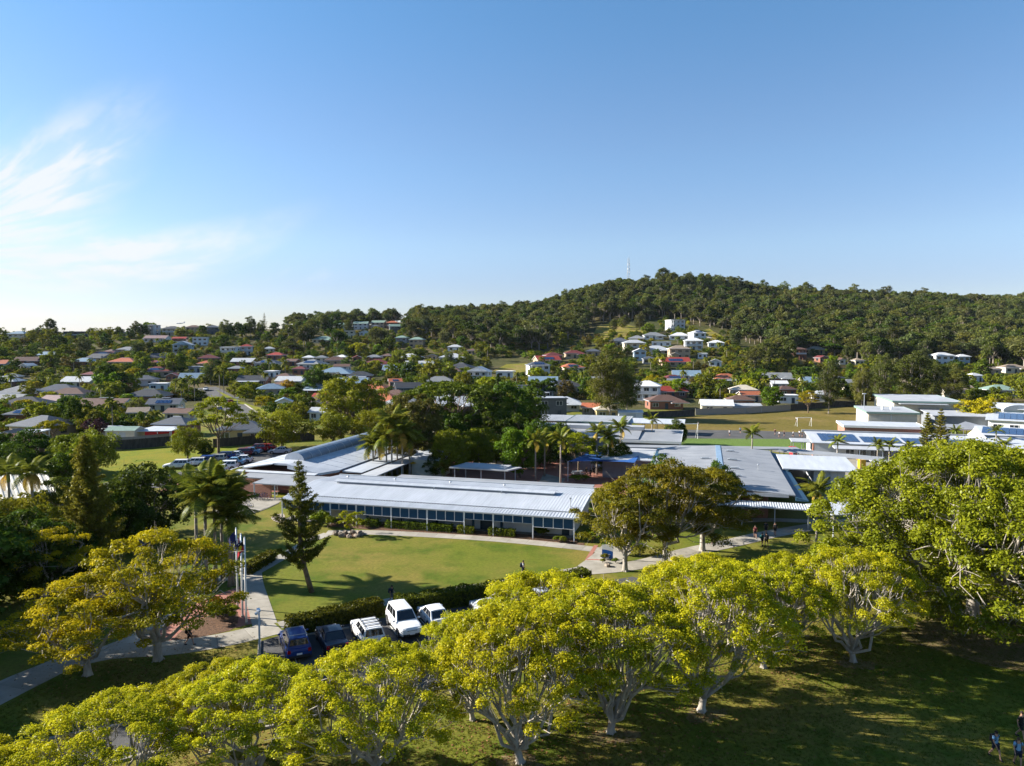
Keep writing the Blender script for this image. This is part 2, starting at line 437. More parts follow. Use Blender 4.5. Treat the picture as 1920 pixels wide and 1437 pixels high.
M = dict(
    concrete=mat('concrete', (0.36, 0.335, 0.29), 0.9, 0.12, 0.6, bump=0.15, c2=(0.25, 0.23, 0.19), rnd=0.13),
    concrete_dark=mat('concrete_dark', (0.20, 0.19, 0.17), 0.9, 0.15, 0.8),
    asphalt=mat('asphalt', (0.085, 0.084, 0.084), 0.92, 0.2, 0.35, bump=0.3, bscale=60),
    white_line=mat('white_line', (0.75, 0.75, 0.72), 0.7, 0.1, 6),
    soil=mat('soil', (0.115, 0.072, 0.042), 0.98, 0.3, 1.6, bump=0.8, bscale=8),
    mulch=mat('mulch', (0.14, 0.075, 0.042), 0.98, 0.35, 5, bump=1.0, bscale=18),
    gravel=mat('gravel', (0.38, 0.32, 0.26), 0.95, 0.25, 6, bump=0.8, bscale=14),
    roof_white=mat('roof_white', (0.50, 0.535, 0.585), 0.6, 0.06, 0.5, spec=0.2, c2=(0.40, 0.43, 0.475), stretch=(2.2, 0.35, 1)),
    roof_grey=mat('roof_grey', (0.30, 0.315, 0.34), 0.6, 0.1, 0.3, c2=(0.23, 0.245, 0.27), spec=0.2),
    roof_pale=mat('roof_pale', (0.41, 0.43, 0.46), 0.6, 0.1, 0.3, spec=0.2),
    steel=mat('steel', (0.55, 0.57, 0.60), 0.35, 0.05, 3, metal=0.6),
    post_grey=mat('post_grey', (0.40, 0.43, 0.46), 0.5, 0.05, 3),
    post_white=mat('post_white', (0.82, 0.83, 0.84), 0.5, 0.05, 3),
    wall_cream=mat('wall_cream', (0.66, 0.62, 0.52), 0.85, 0.06, 0.8),
    wall_white=mat('wall_white', (0.76, 0.76, 0.75), 0.8, 0.04, 0.8),
    wall_pale=mat('wall_pale', (0.50, 0.52, 0.53), 0.85, 0.06, 0.8),
    wall_tan=mat('wall_tan', (0.46, 0.36, 0.25), 0.9, 0.1, 0.8),
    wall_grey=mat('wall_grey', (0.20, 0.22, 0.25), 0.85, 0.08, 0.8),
    wall_yellow=mat('wall_yellow', (0.58, 0.45, 0.22), 0.85, 0.08, 0.8),
    blue_screen=mat('blue_screen', (0.035, 0.10, 0.165), 0.6, 0.06, 1.5),
    door_dark=mat('door_dark', (0.03, 0.05, 0.07), 0.5, 0.1, 2),
    window=mat('window', (0.025, 0.035, 0.045), 0.08, 0.2, 1.5, spec=0.8),
    window_frame=mat('window_frame', (0.62, 0.63, 0.64), 0.5, 0.05, 3),
    solar=mat('solar', (0.015, 0.04, 0.12), 0.12, 0.2, 0.8, spec=0.9, c2=(0.01, 0.025, 0.08)),
    green_trim=mat('green_trim', (0.21, 0.31, 0.27), 0.5, 0.06, 1),
    timber_dark=mat('timber_dark', (0.07, 0.062, 0.055), 0.95, 0.25, 1.2, stretch=(8, 8, 0.6)),
    sheet_fence=mat('sheet_fence', (0.30, 0.27, 0.235), 0.7, 0.06, 0.8),
    bark_white=mat('bark_white', (0.46, 0.42, 0.36), 0.9, 0.2, 2.2, bump=0.6, bscale=9, c2=(0.25, 0.22, 0.18), stretch=(1, 1, 0.5)),
    bark_brown=mat('bark_brown', (0.17, 0.125, 0.085), 0.95, 0.25, 3, bump=0.6, bscale=10),
    bark_gum=mat('bark_gum', (0.40, 0.35, 0.29), 0.85, 0.25, 1.2, c2=(0.18, 0.14, 0.11)),
    palm_trunk=mat('palm_trunk', (0.33, 0.29, 0.24), 0.9, 0.15, 1.0, stretch=(1, 1, 6), c2=(0.22, 0.19, 0.16)),
    rock=mat('rock', (0.26, 0.215, 0.17), 0.95, 0.25, 2.5, bump=0.8, bscale=5),
    blue_sail=mat('blue_sail', (0.012, 0.085, 0.30), 0.8, 0.1, 0.6),
    teal_net=mat('teal_net', (0.0, 0.15, 0.14), 0.9, 0.25, 0.5),
    tyre=mat('tyre', (0.02, 0.02, 0.02), 0.9, 0.1, 5),
    alloy=mat('alloy', (0.42, 0.43, 0.45), 0.3, 0.05, 5, metal=0.8),
    glass=mat('car_glass', (0.012, 0.014, 0.017), 0.04, 0.1, 1, spec=0.9),
    black_trim=mat('black_trim', (0.02, 0.02, 0.022), 0.6, 0.1, 3),
    lamp_red=mat('lamp_red', (0.35, 0.01, 0.01), 0.2, 0.05, 3),
    lamp_clear=mat('lamp_clear', (0.75, 0.77, 0.8), 0.1, 0.05, 3, spec=0.8),
    red_paint=mat('red_paint', (0.55, 0.02, 0.025), 0.5, 0.1, 2),
    yellow_paint=mat('yellow_paint', (0.75, 0.42, 0.01), 0.5, 0.1, 2),
)
M['brick_wall'] = brick_mat('brick_wall', (0.25, 0.085, 0.055), (0.33, 0.125, 0.08), (0.32, 0.27, 0.22))
M['brick_paving'] = brick_mat('brick_paving', (0.34, 0.125, 0.085), (0.25, 0.085, 0.06), (0.17, 0.12, 0.09), w=0.23, h=0.115, flat=True)
M['lawn'] = ground_mat('lawn', ((0.150, 0.172, 0.020), (0.225, 0.185, 0.042), (0.090, 0.132, 0.013)), (0.075, 0.20, 3.2))
M['lawn_lush'] = ground_mat('lawn_lush', ((0.20, 0.225, 0.014), (0.235, 0.215, 0.018), (0.135, 0.185, 0.010)), (0.06, 0.2, 3.0))
M['oval'] = ground_mat('oval', ((0.185, 0.140, 0.036), (0.155, 0.130, 0.028), (0.225, 0.165, 0.055)), (0.02, 0.06, 0.9))
M['turf'] = ground_mat('turf', ((0.13, 0.205, 0.045), (0.14, 0.21, 0.05), (0.12, 0.195, 0.04)), (0.02, 0.06, 2.0), bump=0.1)
M['country'] = ground_mat('country', ((0.085, 0.085, 0.028), (0.125, 0.098, 0.045), (0.060, 0.068, 0.020)), (0.02, 0.05, 0.5))
M['slope_grass'] = ground_mat('slope_grass', ((0.27, 0.225, 0.04), (0.19, 0.19, 0.025), (0.28, 0.20, 0.08)), (0.03, 0.1, 0.7))
M['dirt'] = ground_mat('dirt', ((0.26, 0.185, 0.105), (0.20, 0.155, 0.075), (0.16, 0.15, 0.05)), (0.3, 0.5, 4.0))
# ------------------------------------------------------------------ people: one continuous body per pose, clothes and hair as parts
SKIN = mat('skin', (0.42, 0.24, 0.16), 0.6, 0.05, 6)
def skin_grow(name, verts, edges, radii, material, level=1, root=0):
    me = bpy.data.meshes.new(name); me.from_pydata(verts, edges, [])
    o = bpy.data.objects.new(name + '_grow', me); COL.objects.link(o)
    md = o.modifiers.new('skin', 'SKIN'); md.use_smooth_shade = True; md.branch_smoothing = 0.4
    for i, r in enumerate(radii):
        me.skin_vertices[0].data[i].radius = (r, r) if not hasattr(r, '__len__') else r
    me.skin_vertices[0].data[root].use_root = True
    ss = o.modifiers.new('sub', 'SUBSURF'); ss.levels = level; ss.render_levels = level
    dg = bpy.context.evaluated_depsgraph_get(); ev = o.evaluated_get(dg)
    out = bpy.data.meshes.new_from_object(ev); out.name = name
    bpy.data.objects.remove(o); bpy.data.meshes.remove(me)
    out.materials.clear(); out.materials.append(material)
    return out
def pose(kind):
    """joints of a 1.62 m figure facing -Y"""
    J = dict(pel=(0, 0, .86), wai=(0, .01, 1.0), che=(0, 0, 1.17), sho=(0, .01, 1.32), nec=(0, .0, 1.39), hea=(0, -.02, 1.49), top=(0, -.01, 1.57))
    sw = dict(walk=.18, walk2=-.16, stand=.03, stroll=.14)[kind]
    for s, n in ((1, 'l'), (-1, 'r')):
        a = sw * s
        J['hip' + n] = (.085 * s, 0, .83); J['kne' + n] = (.09 * s, -a * .75 - .03, .46 + abs(a) * .05)
        J['ank' + n] = (.09 * s, -a * 1.35 + (.10 if a < 0 else 0), .08 + (.08 if a < -.1 else 0)); J['toe' + n] = (.10 * s, -a * 1.35 - .15 + (.10 if a < 0 else 0), .035 + (.02 if a < -.1 else 0))
        J['sh' + n] = (.165 * s, .01, 1.31); J['elb' + n] = (.215 * s, .03 + a * .5, 1.06); J['wri' + n] = (.215 * s, -.08 + a * .95, .86); J['han' + n] = (.205 * s, -.11 + a * 1.0, .78)
    return J
def person_kit(kind):
    J = pose(kind); ks = list(J); ix = {k: i for i, k in enumerate(ks)}
    E = [('pel', 'wai'), ('wai', 'che'), ('che', 'sho'), ('sho', 'nec'), ('nec', 'hea'), ('hea', 'top')]
    R = dict(pel=(.125, .10), wai=(.115, .088), che=(.135, .10), sho=(.10, .075), nec=.052, hea=(.078, .092), top=.055)
    for n in 'lr':
        E += [('pel', 'hip' + n), ('hip' + n, 'kne' + n), ('kne' + n, 'ank' + n), ('ank' + n, 'toe' + n), ('sho', 'sh' + n), ('sh' + n, 'elb' + n), ('elb' + n, 'wri' + n), ('wri' + n, 'han' + n)]
        R.update({'hip' + n: .085, 'kne' + n: .056, 'ank' + n: .038, 'toe' + n: .034, 'sh' + n: .055, 'elb' + n: .038, 'wri' + n: .028, 'han' + n: .036})
    V = [J[k] for k in ks]; ED = [(ix[a], ix[b]) for a, b in E]
    body = skin_grow('body', V, ED, [R[k] for k in ks], SKIN, 1)
    def sub(keys, rad, edges, name, extra=None):
        K = list(keys); P = [J[k] if k in J else extra[k] for k in K]; iy = {k: i for i, k in enumerate(K)}
        return skin_grow(name, P, [(iy[a], iy[b]) for a, b in edges], [rad[k] for k in K], M['black_trim'], 1)
    mid = lambda a, b, t: tuple(J[a][i] * (1 - t) + J[b][i] * t for i in range(3))
    ex = {'ul': mid('shl', 'elbl', .72), 'ur': mid('shr', 'elbr', .72), 'low': (0, .0, .84)}
    shirt = sub(['low', 'wai', 'che', 'sho', 'shl', 'shr', 'ul', 'ur'], dict(low=(.145, .12), wai=(.137, .112), che=(.152, .118), sho=(.115, .09), shl=.07, shr=.07, ul=.065, ur=.065),
                [('low', 'wai'), ('wai', 'che'), ('che', 'sho'), ('sho', 'shl'), ('sho', 'shr'), ('shl', 'ul'), ('shr', 'ur')], 'shirt', ex)
    ex2 = {'tl': mid('hipl', 'knel', .8), 'tr': mid('hipr', 'kner', .8)}
    shorts = sub(['pel', 'hipl', 'hipr', 'tl', 'tr'], dict(pel=(.138, .115), hipl=.105, hipr=.105, tl=.088, tr=.088), [('pel', 'hipl'), ('pel', 'hipr'), ('hipl', 'tl'), ('hipr', 'tr')], 'shorts', ex2)
    hx = J['hea']
    b = MB(); b.ball((hx[0], hx[1] + .018, hx[2] + .025), (.090, .098, .098), 10, 7); hair = b.mesh('hair', M['black_trim'], True)
    # face features and fingers are tiny parts of the figure
    b = MB(); b.face([(-.015, hx[1] - .088, hx[2] - .02), (.015, hx[1] - .088, hx[2] - .02), (0, hx[1] - .118, hx[2] - .018)]); b.face([(-.015, hx[1] - .088, hx[2] - .02), (0, hx[1] - .118, hx[2] - .018), (0, hx[1] - .09, hx[2] + .02)]); b.face([(.015, hx[1] - .088, hx[2] - .02), (0, hx[1] - .09, hx[2] + .02), (0, hx[1] - .118, hx[2] - .018)])
    for s in (-1, 1): b.ball((s * .088, hx[1] + .01, hx[2]), (.012, .022, .03), 6, 4)
    for n, s in (('l', 1), ('r', -1)):
        h = J['han' + n]
        for q in range(4): b.tube([(h[0], h[1] - .028 + q * .018, h[2] - .02), (h[0] - s * .006, h[1] - .036 + q * .02, h[2] - .06), (h[0] - s * .016, h[1] - .034 + q * .02, h[2] - .085 - (.008 if q in (1, 2) else 0))], [.010, .009, .007], 4)
        b.tube([(h[0], h[1] - .03, h[2] + .01), (h[0] - s * .01, h[1] - .055, h[2] - .02), (h[0] - s * .012, h[1] - .06, h[2] - .045)], [.011, .010, .008], 4)
    feat = b.mesh('face_and_fingers', SKIN, True)
    b = MB()
    for n in 'lr':
        a, t = J['ank' + n], J['toe' + n]; b.ball(((a[0] + t[0]) / 2, (a[1] + t[1]) / 2 + .0, (a[2] + t[2]) / 2 - .012), (.05, .135, .048), 8, 5)
    shoes = b.mesh('shoes', M['black_trim'], True)
    b = MB(); b.prism([(-.15, .11), (.15, .11), (.14, .27), (.07, .31), (-.07, .31), (-.14, .27)], .93, [1.34, 1.34, 1.30, 1.27, 1.27, 1.30])
    b.box((0, .30, 1.03), (.2, .07, .15))
    for s in (-1, 1): b.tube([(s * .10, .11, 1.30), (s * .105, .02, 1.375), (s * .11, -.10, 1.30), (s * .12, -.125, 1.15), (s * .14, .0, 1.0), (s * .14, .12, .97)], .019, 5)
    pack = b.mesh('backpack', M['black_trim'])
    return dict(body=body, shirt=shirt, shorts=shorts, hair=hair, feat=feat, shoes=shoes, pack=pack)
PKIT = {k: person_kit(k) for k in ('walk', 'walk2', 'stand', 'stroll')}
_CL = {}
def coloured(me, key, c):
    k = (me.name, key)
    if k not in _CL:
        m2 = me.copy(); m2.materials.clear(); m2.materials.append(mat('cloth_' + key, c, 0.85, 0.1, 6)); _CL[k] = m2
    return _CL[k]
CLOTH = dict(white=(.62, .64, .66), sky=(.22, .42, .62), navy=(.012, .018, .04), black=(.012, .012, .014), grey=(.12, .13, .14), maroon=(.09, .014, .02), teal=(.02, .12, .13), hairdark=(.02, .014, .01), hairbrown=(.09, .05, .025), red=(.4, .03, .03))
def person(p, rz, label, kind='walk', shirt='white', shorts='navy', pack=None, hair='hairdark', h=1.6, group=None):
    k = PKIT[kind]; R = empty('person', p, label, 'person', rz, group, h / 1.62)
    mobj('body', k['body'], R); mobj('face_and_fingers', k['feat'], R)
    for part, key in (('shirt', shirt), ('shorts', shorts), ('hair', hair), ('shoes', 'black')): mobj(part, coloured(k[part], key, CLOTH[key]), R)
    if pack:
        mobj('backpack', coloured(k['pack'], pack, CLOTH[pack]), R)
    return R
# ------------------------------------------------------------------ ground, paths, roads
def build_ground():
    ys = [-300, -120, -40, 0, 40, 80, 120, 160, 200, 240, 255] + list(range(265, 900, 10)) + list(range(920, 1500, 40)) + [1600, 1800]
    xs = [-2000, -1800] + list(range(-1500, -700, 60)) + list(range(-700, 701, 12)) + list(range(760, 1501, 60)) + [1800, 2000]
    X, Y = np.meshgrid(np.array(xs, float), np.array(ys, float))
    Z = terr_np(X, Y)
    nx, ny = len(xs), len(ys)
    v = np.stack([X, Y, Z], -1).reshape(-1, 3)
    i = (np.arange(ny - 1)[:, None] * nx + np.arange(nx - 1)[None, :]).reshape(-1)
    f = np.stack([i, i + 1, i + nx + 1, i + nx], -1)
    me = bpy.data.meshes.new('ground')
    me.from_pydata(v.tolist(), [], f.tolist())
    me.materials.append(M['lawn']); me.materials.append(M['country'])
    yc = Y.reshape(-1)[i]
    me.polygons.foreach_set('material_index', [1 if y >= 240 else 0 for y in yc])
    me.polygons.foreach_set('use_smooth', [True] * len(f))
    o = mobj('ground', me); tag(o, kind='structure')
build_ground()

def sheet(name, poly, m, z, sub=None):
    """a flat patch laid on the ground"""
    mb = MB(); mb.face([(p[0], p[1], z) for p in poly])
    o = mb.build(name, m); tag(o, kind='structure'); return o
def pxpoly(pts): return [G(x, y) for x, y in pts]

def smooth_poly(P, n=4):
    P = [Vector((p[0], p[1])) for p in P]; out = []
    for i in range(len(P)):
        a, b, c, d = P[i - 1], P[i], P[(i + 1) % len(P)], P[(i + 2) % len(P)]
        for k in range(n):
            t = k / n
            out.append(0.5 * ((2 * b) + (c - a) * t + (2 * a - 5 * b + 4 * c - d) * t * t + (3 * b - a - 3 * c + d) * t ** 3))
    return out
def smooth_line(P, n=6):
    P = [Vector((p[0], p[1])) for p in P]; P = [P[0] * 2 - P[1]] + P + [P[-1] * 2 - P[-2]]; out = []
    for i in range(1, len(P) - 2):
        a, b, c, d = P[i - 1], P[i], P[i + 1], P[i + 2]
        for k in range(n):
            t = k / n
            out.append(0.5 * ((2 * b) + (c - a) * t + (2 * a - 5 * b + 4 * c - d) * t * t + (3 * b - a - 3 * c + d) * t ** 3))
    out.append(P[-2]); return out

def strip_sides(line, w):
    L, R = [], []
    for i, p in enumerate(line):
        a = line[max(i - 1, 0)]; b = line[min(i + 1, len(line) - 1)]
        t = (b - a).normalized(); n = Vector((-t.y, t.x))
        ww = w[i] if hasattr(w, '__len__') else w
        L.append(p + n * ww / 2); R.append(p - n * ww / 2)
    return L, R

def slab_path(name, line, w, z, pitch=2.4, gap=0.03, m='concrete'):
    """a concrete path poured in slabs with open joints, on a darker bed"""
    L, R = strip_sides(line, w)
    bed = MB()
    for i in range(len(line) - 1):
        bed.face([(R[i].x, R[i].y, z), (R[i + 1].x, R[i + 1].y, z), (L[i + 1].x, L[i + 1].y, z), (L[i].x, L[i].y, z)])
    root = bed.build(name, M['concrete_dark']); tag(root, kind='structure')
    # walk the line in equal lengths
    cum = [0.0]
    for i in range(len(line) - 1): cum.append(cum[-1] + (line[i + 1] - line[i]).length)
    n = max(1, round(cum[-1] / pitch)); step = cum[-1] / n
    def at(s):
        s = min(max(s, 0), cum[-1])
        for i in range(len(line) - 1):
            if s <= cum[i + 1] + 1e-6:
                t = (s - cum[i]) / max(1e-6, cum[i + 1] - cum[i])
                return L[i].lerp(L[i + 1], t), R[i].lerp(R[i + 1], t)
        return L[-1], R[-1]
    for k in range(n):
        m4 = MB(); ss = [k * step + gap / 2, k * step + step / 2, (k + 1) * step - gap / 2]
        q = [at(s) for s in ss]
        poly = [q[0][1], q[1][1], q[2][1], q[2][0], q[1][0], q[0][0]]
        zz = z + 0.012 + RNG.random() * 0.004
        m4.prism(poly, z + 0.002, zz)
        m4.build('slab', M[m], root)
    return root

def band(name, line, w, h, m, z0=0.0):
    """a low raised band (kerb or edging) following a line"""
    L, R = strip_sides(line, w); mb = MB()
    for i in range(len(line) - 1):
        a, b, c, d = R[i], R[i + 1], L[i + 1], L[i]
        mb.face([(a.x, a.y, h), (b.x, b.y, h), (c.x, c.y, h), (d.x, d.y, h)])
        mb.face([(a.x, a.y, z0), (b.x, b.y, z0), (b.x, b.y, h), (a.x, a.y, h)])
        mb.face([(c.x, c.y, z0), (d.x, d.y, z0), (d.x, d.y, h), (c.x, c.y, h)])
    o = mb.build(name, M[m] if isinstance(m, str) else m); tag(o, kind='structure'); return o

# --- school oval, ball court, artificial turf
sheet('playing_field', smooth_poly(pxpoly([(1175, 803), (1250, 786), (1330, 779), (1470, 770), (1640, 757), (1790, 757), (1780, 800), (1640, 826), (1480, 826), (1300, 822), (1200, 815)]), 3), M['oval'], 0.012)
sheet('ball_court', pxpoly([(1268, 822.5), (1272, 806), (1420, 808), (1515, 812), (1516, 824)]), M['asphalt'], 0.03)
sheet('turf', pxpoly([(1253, 846), (1268, 822.5), (1516, 824), (1520, 842)]), M['turf'], 0.034)
# --- far left street, on the slope
def street(name, pts, w, m='asphalt', lift=0.06):
    line = smooth_line([GT(x, y) for x, y in pts], 8)
    L, R = strip_sides(line, w); mb = MB()
    for i in range(len(line) - 1):
        q = [R[i], R[i + 1], L[i + 1], L[i]]
        mb.face([(p.x, p.y, terr(p.x, p.y) + lift) for p in q])
    o = mb.build(name, M[m]); tag(o, kind='structure')
    return line
ST = street('street', [(520, 815), (466, 785), (430, 757), (404, 738), (384, 727)], 9.0)
for sgn, nm in ((1, 'kerb'), (-1, 'kerb')):
    L_, R_ = strip_sides(ST, 9.4); band(nm, L_ if sgn > 0 else R_, 0.4, 0.28, 'concrete', 0.0)
def on_terr(name, pts, m, lift=0.05):
    """a patch that follows the slope"""
    P = [GT(x, y) for x, y in pts]; c = sum(P, Vector()) / len(P); mb = MB()
    rings = 7; n = len(P); sub = 4; Q = []
    for i in range(n):
        for k in range(sub): Q.append(P[i].lerp(P[(i + 1) % n], k / sub))
    for r in range(rings):
        for i in range(len(Q)):
            j = (i + 1) % len(Q)
            q = [c.lerp(Q[i], (r + 1) / rings), c.lerp(Q[j], (r + 1) / rings), c.lerp(Q[j], r / rings), c.lerp(Q[i], r / rings)]
            if r == 0: q = q[:3]
            mb.face([(p.x, p.y, terr(p.x, p.y) + lift) for p in q])
    o = mb.build(name, M[m]); tag(o, kind='structure'); return o
on_terr('verge', [(455, 755), (500, 768), (520, 790), (498, 783)], 'lawn_lush', 0.12)
on_terr('verge', [(405, 731), (440, 748), (470, 760), (440, 758)], 'lawn_lush', 0.12)
on_terr('grass_slope', [(915, 700), (950, 684), (990, 682), (985, 698), (960, 702)], 'slope_grass', 0.3)
on_terr('grass_slope', [(1105, 640), (1120, 612), (1150, 606), (1195, 614), (1225, 620), (1180, 634), (1150, 650)], 'slope_grass', 0.3)
on_terr('grass_slope', [(1310, 622), (1330, 617), (1372, 640), (1360, 650), (1330, 636)], 'slope_grass', 0.3)
on_terr('grass_slope', [(1420, 700), (1440, 690), (1475, 705), (1470, 712)], 'slope_grass', 0.3)
street('driveway', [(1332, 636), (1316, 627), (1306, 619)], 3.0, 'concrete', 0.5)
street('street', [(262, 695), (250, 676), (262, 664)], 7.0, 'asphalt', 0.3)

# --- staff car park on the left, grass bank beside it
sheet('grass_bank', smooth_poly(pxpoly([(198, 905), (190, 850), (245, 846), (330, 840), (440, 838), (420, 862), (340, 890), (280, 898)]), 3), M['lawn_lush'], 0.012)
sheet('car_park', pxpoly([(60, 935), (200, 905), (300, 894), (345, 884), (432, 866), (500, 840), (530, 838), (545, 880), (437, 893), (420, 905), (300, 915), (232, 922), (100, 960)]), M['asphalt'], 0.016)
sheet('forecourt', pxpoly([(330, 905), (420, 900), (440, 916), (600, 900), (610, 925), (520, 930), (300, 921)]), M['brick_paving'], 0.020)
sheet('garden_bed', pxpoly([(332, 903), (345, 893), (432, 889), (436, 905), (400, 912), (345, 913)]), M['mulch'], 0.026)
sheet('lawn_strip', pxpoly([(452, 917), (540, 926), (536, 934), (440, 925)]), M['lawn_lush'], 0.022)
sheet('bike_court', pxpoly([(400, 962), (440, 930), (536, 934), (520, 945), (466, 965), (410, 980)]), M['concrete'], 0.020)
band('kerb', smooth_line(pxpoly([(466, 966), (495, 956), (522, 944)])), 0.2, 0.06, 'concrete_dark')
# --- front car park between the hedges and the fig row
HL = [G(500, 1192), G(620, 1165), G(760, 1140), G(900, 1118), G(1110, 1090), G(1330, 1062)]
drive_axis = Vector((HL[4].x - HL[0].x, HL[4].y - HL[0].y)).normalized()
drive_out = Vector((drive_axis.y, -drive_axis.x))
P0 = Vector((HL[0].x, HL[0].y))
def DP(s, t): return P0 + drive_axis * s + drive_out * t     # s along the hedge, t out from it
sheet('driveway', [DP(-80, 10.2), DP(-30, 10.2), DP(-1.5, 10.2), DP(-0.6, 1.0), DP(1, 0.4), DP(34, 0.6), DP(36, 6), DP(60, 6), DP(60, 13.2), DP(-80, 15.0)], M['asphalt'], 0.014)
for a, b in ((DP(-80, 10.0), DP(-1.7, 10.0)), (DP(36, 13.4), DP(-80, 15.2)), (DP(-0.6, 0.9), DP(-1.7, 10.0))):
    n = max(2, int((b - a).length / 3)); ln = [a.lerp(b, k / n) for k in range(n + 1)]
    band('kerb', ln, 0.22, 0.12, 'concrete')
for k in range(13):
    s = 1.4 + k * 2.62
    mb = MB(); a, b = DP(s, 1.2), DP(s, 6.0); n = Vector((b.y - a.y, a.x - b.x)).normalized() * 0.05
    mb.face([(a.x - n.x, a.y - n.y, 0.019), (b.x - n.x, b.y - n.y, 0.019), (b.x + n.x, b.y + n.y, 0.019), (a.x + n.x, a.y + n.y, 0.019)][::-1])
    tag(mb.build('bay_line', M['white_line']), kind='structure')
    if k < 5:
        w = MB(); c = DP(s + 1.3, 1.35)
        w.box((c.x, c.y, 0.07), (1.7, 0.16, 0.11), math.atan2(drive_axis.y, drive_axis.x))
        tag(w.build('wheel_stop', M['concrete']), 'low concrete wheel stop at the hedge, ' + ('under the dark blue SUV', 'before the black navy sedan', 'before the white wagon with roof bars', 'behind the large white four wheel drive', 'before the small white hatchback')[k], 'wheel stop', 'wheel stops in the front car park')
# --- paths
slab_path('footpath', smooth_line(pxpoly([(-40, 1322), (60, 1272), (125, 1243), (215, 1222), (330, 1214), (420, 1200), (486, 1185), (522, 1176)])), 2.7, 0.006)
slab_path('footpath', smooth_line(pxpoly([(524, 1173), (620, 1152), (690, 1138), (735, 1127), (860, 1106), (960, 1090), (1060, 1073), (1112, 1063)])), 1.5, 0.006, 2.0)
slab_path('footpath', smooth_line(pxpoly([(497, 1172), (484, 1130), (474, 1096), (472, 1074)])), 1.9, 0.010, 2.0)
slab_path('footpath', smooth_line(pxpoly([(470, 1078), (505, 1058), (548, 1034), (585, 1013), (616, 1001)])), 1.5, 0.006, 2.0)
slab_path('footpath', smooth_line(pxpoly([(420, 1090), (438, 1066), (470, 1078)])), 1.4, 0.014, 2.0)
slab_path('footpath', smooth_line(pxpoly([(612, 999), (700, 999), (860, 1007), (980, 1016), (1085, 1027), (1130, 1033)])), 1.9, 0.010, 2.2)
slab_path('footpath', smooth_line(pxpoly([(1112, 1068), (1135, 1050), (1150, 1036), (1160, 1024)])), 3.6, 0.014, 2.4)
slab_path('footpath', smooth_line(pxpoly([(1100, 1070), (1150, 1066), (1215, 1056), (1290, 1036), (1370, 1019), (1440, 1003), (1520, 989), (1600, 978)])), 2.6, 0.018, 2.4)
slab_path('footpath', smooth_line(pxpoly([(1385, 977), (1440, 975), (1500, 977), (1580, 980)])), 1.8, 0.006, 2.4)
slab_path('footpath', smooth_line(pxpoly([(-60, 1318), (0, 1288), (60, 1262), (130, 1236)])), 1.6, 0.002, 2.4)
slab_path('footpath', smooth_line(pxpoly([(150, 1236), (235, 1205), (300, 1172), (330, 1150)])), 1.6, 0.002, 2.4)
sheet('brick_paving', pxpoly([(178, 1232), (240, 1200), (330, 1150), (400, 1118), (455, 1098), (478, 1120), (492, 1165), (400, 1188), (330, 1206), (280, 1212)]), M['brick_paving'], 0.004)
sheet('garden_bed', smooth_poly(pxpoly([(322, 1206), (345, 1180), (400, 1150), (425, 1135), (446, 1150), (440, 1178), (400, 1190), (350, 1200)]), 3), M['mulch'], 0.012)
band('brick_edge', smooth_line(pxpoly([(1096, 1060), (1106, 1042), (1118, 1023)])), 0.45, 0.028, 'brick_paving')
band('brick_edge', smooth_line(pxpoly([(1100, 1050), (1118, 1050), (1136, 1052)])), 0.35, 0.030, 'brick_paving')
band('brick_edge', smooth_line(pxpoly([(453, 1100), (468, 1118), (486, 1160)])), 0.4, 0.020, 'brick_paving')
# --- trodden earth below the trees on the right and round the fig trunks
sheet('bare_earth', smooth_poly(pxpoly([(1690, 1195), (1740, 1160), (1900, 1140), (2060, 1180), (2060, 1310), (1930, 1262), (1860, 1250), (1780, 1226)]), 4), M['dirt'], 0.006)
sheet('yard_ground', pxpoly([(700, 880), (700, 800), (1010, 795), (1200, 838), (1190, 880), (960, 885)]), M['dirt'], 0.006)
# --- inner courtyard behind the long block
sheet('courtyard', pxpoly([(800, 905), (830, 868), (960, 856), (1200, 872), (1230, 930), (1000, 925)]), M['brick_paving'], 0.010)
sheet('courtyard_path', pxpoly([(880, 872), (900, 862), (985, 866), (1000, 880)]), M['concrete'], 0.016)
sheet('courtyard_path', pxpoly([(1010, 905), (1020, 888), (1060, 898), (1050, 912)]), M['concrete'], 0.016)
sheet('school_yard', pxpoly([(1470, 900), (1490, 866), (1560, 850), (1700, 868), (2000, 880), (2000, 960), (1600, 960)]), M['concrete'], 0.010)
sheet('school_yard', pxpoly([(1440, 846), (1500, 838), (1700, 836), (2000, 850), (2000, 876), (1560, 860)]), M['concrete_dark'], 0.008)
sheet('school_yard', pxpoly([(1700, 836), (1745, 822), (1900, 822), (1990, 850)]), M['brick_paving'], 0.014)
# ------------------------------------------------------------------ school buildings (one grid for the whole campus)
SRZ = math.atan2(-10.0, 36.8)
SD = Vector((math.cos(SRZ), math.sin(SRZ), 0)); SN = Vector((-SD.y, SD.x, 0))
def pane_mesh():
    return MB().box((0, 0, 0), (1, 0.03, 1)).mesh('pane', M['window'])
PANE = pane_mesh()
def frame_mesh(name='window_frame'):
    b = MB()
    for x in (-0.5, 0, 0.5): b.box((x, -0.015, 0), (0.05, 0.06, 1.04))
    for z in (-0.5, 0.5): b.box((0, -0.014, z), (1.05, 0.058, 0.05))
    return b.mesh(name, M['window_frame'])
FRAME = frame_mesh()
def add_window(parent, x, y, z, w, h, rz=0.0, frame=True):
    o = mobj('window', PANE, parent, (x, y, z), rz); o.scale = (w, 1, h)
    if frame:
        mobj('window_frame', FRAME, o)
    return o
DOORM = MB().box((0, 0, 0), (1, 0.06, 1)).mesh('door', M['door_dark'])
def add_door(parent, x, y, z0, w, h, rz=0.0):
    o = mobj('door', DOORM, parent, (x, y, z0 + h / 2), rz); o.scale = (w, 1, h)
    return o

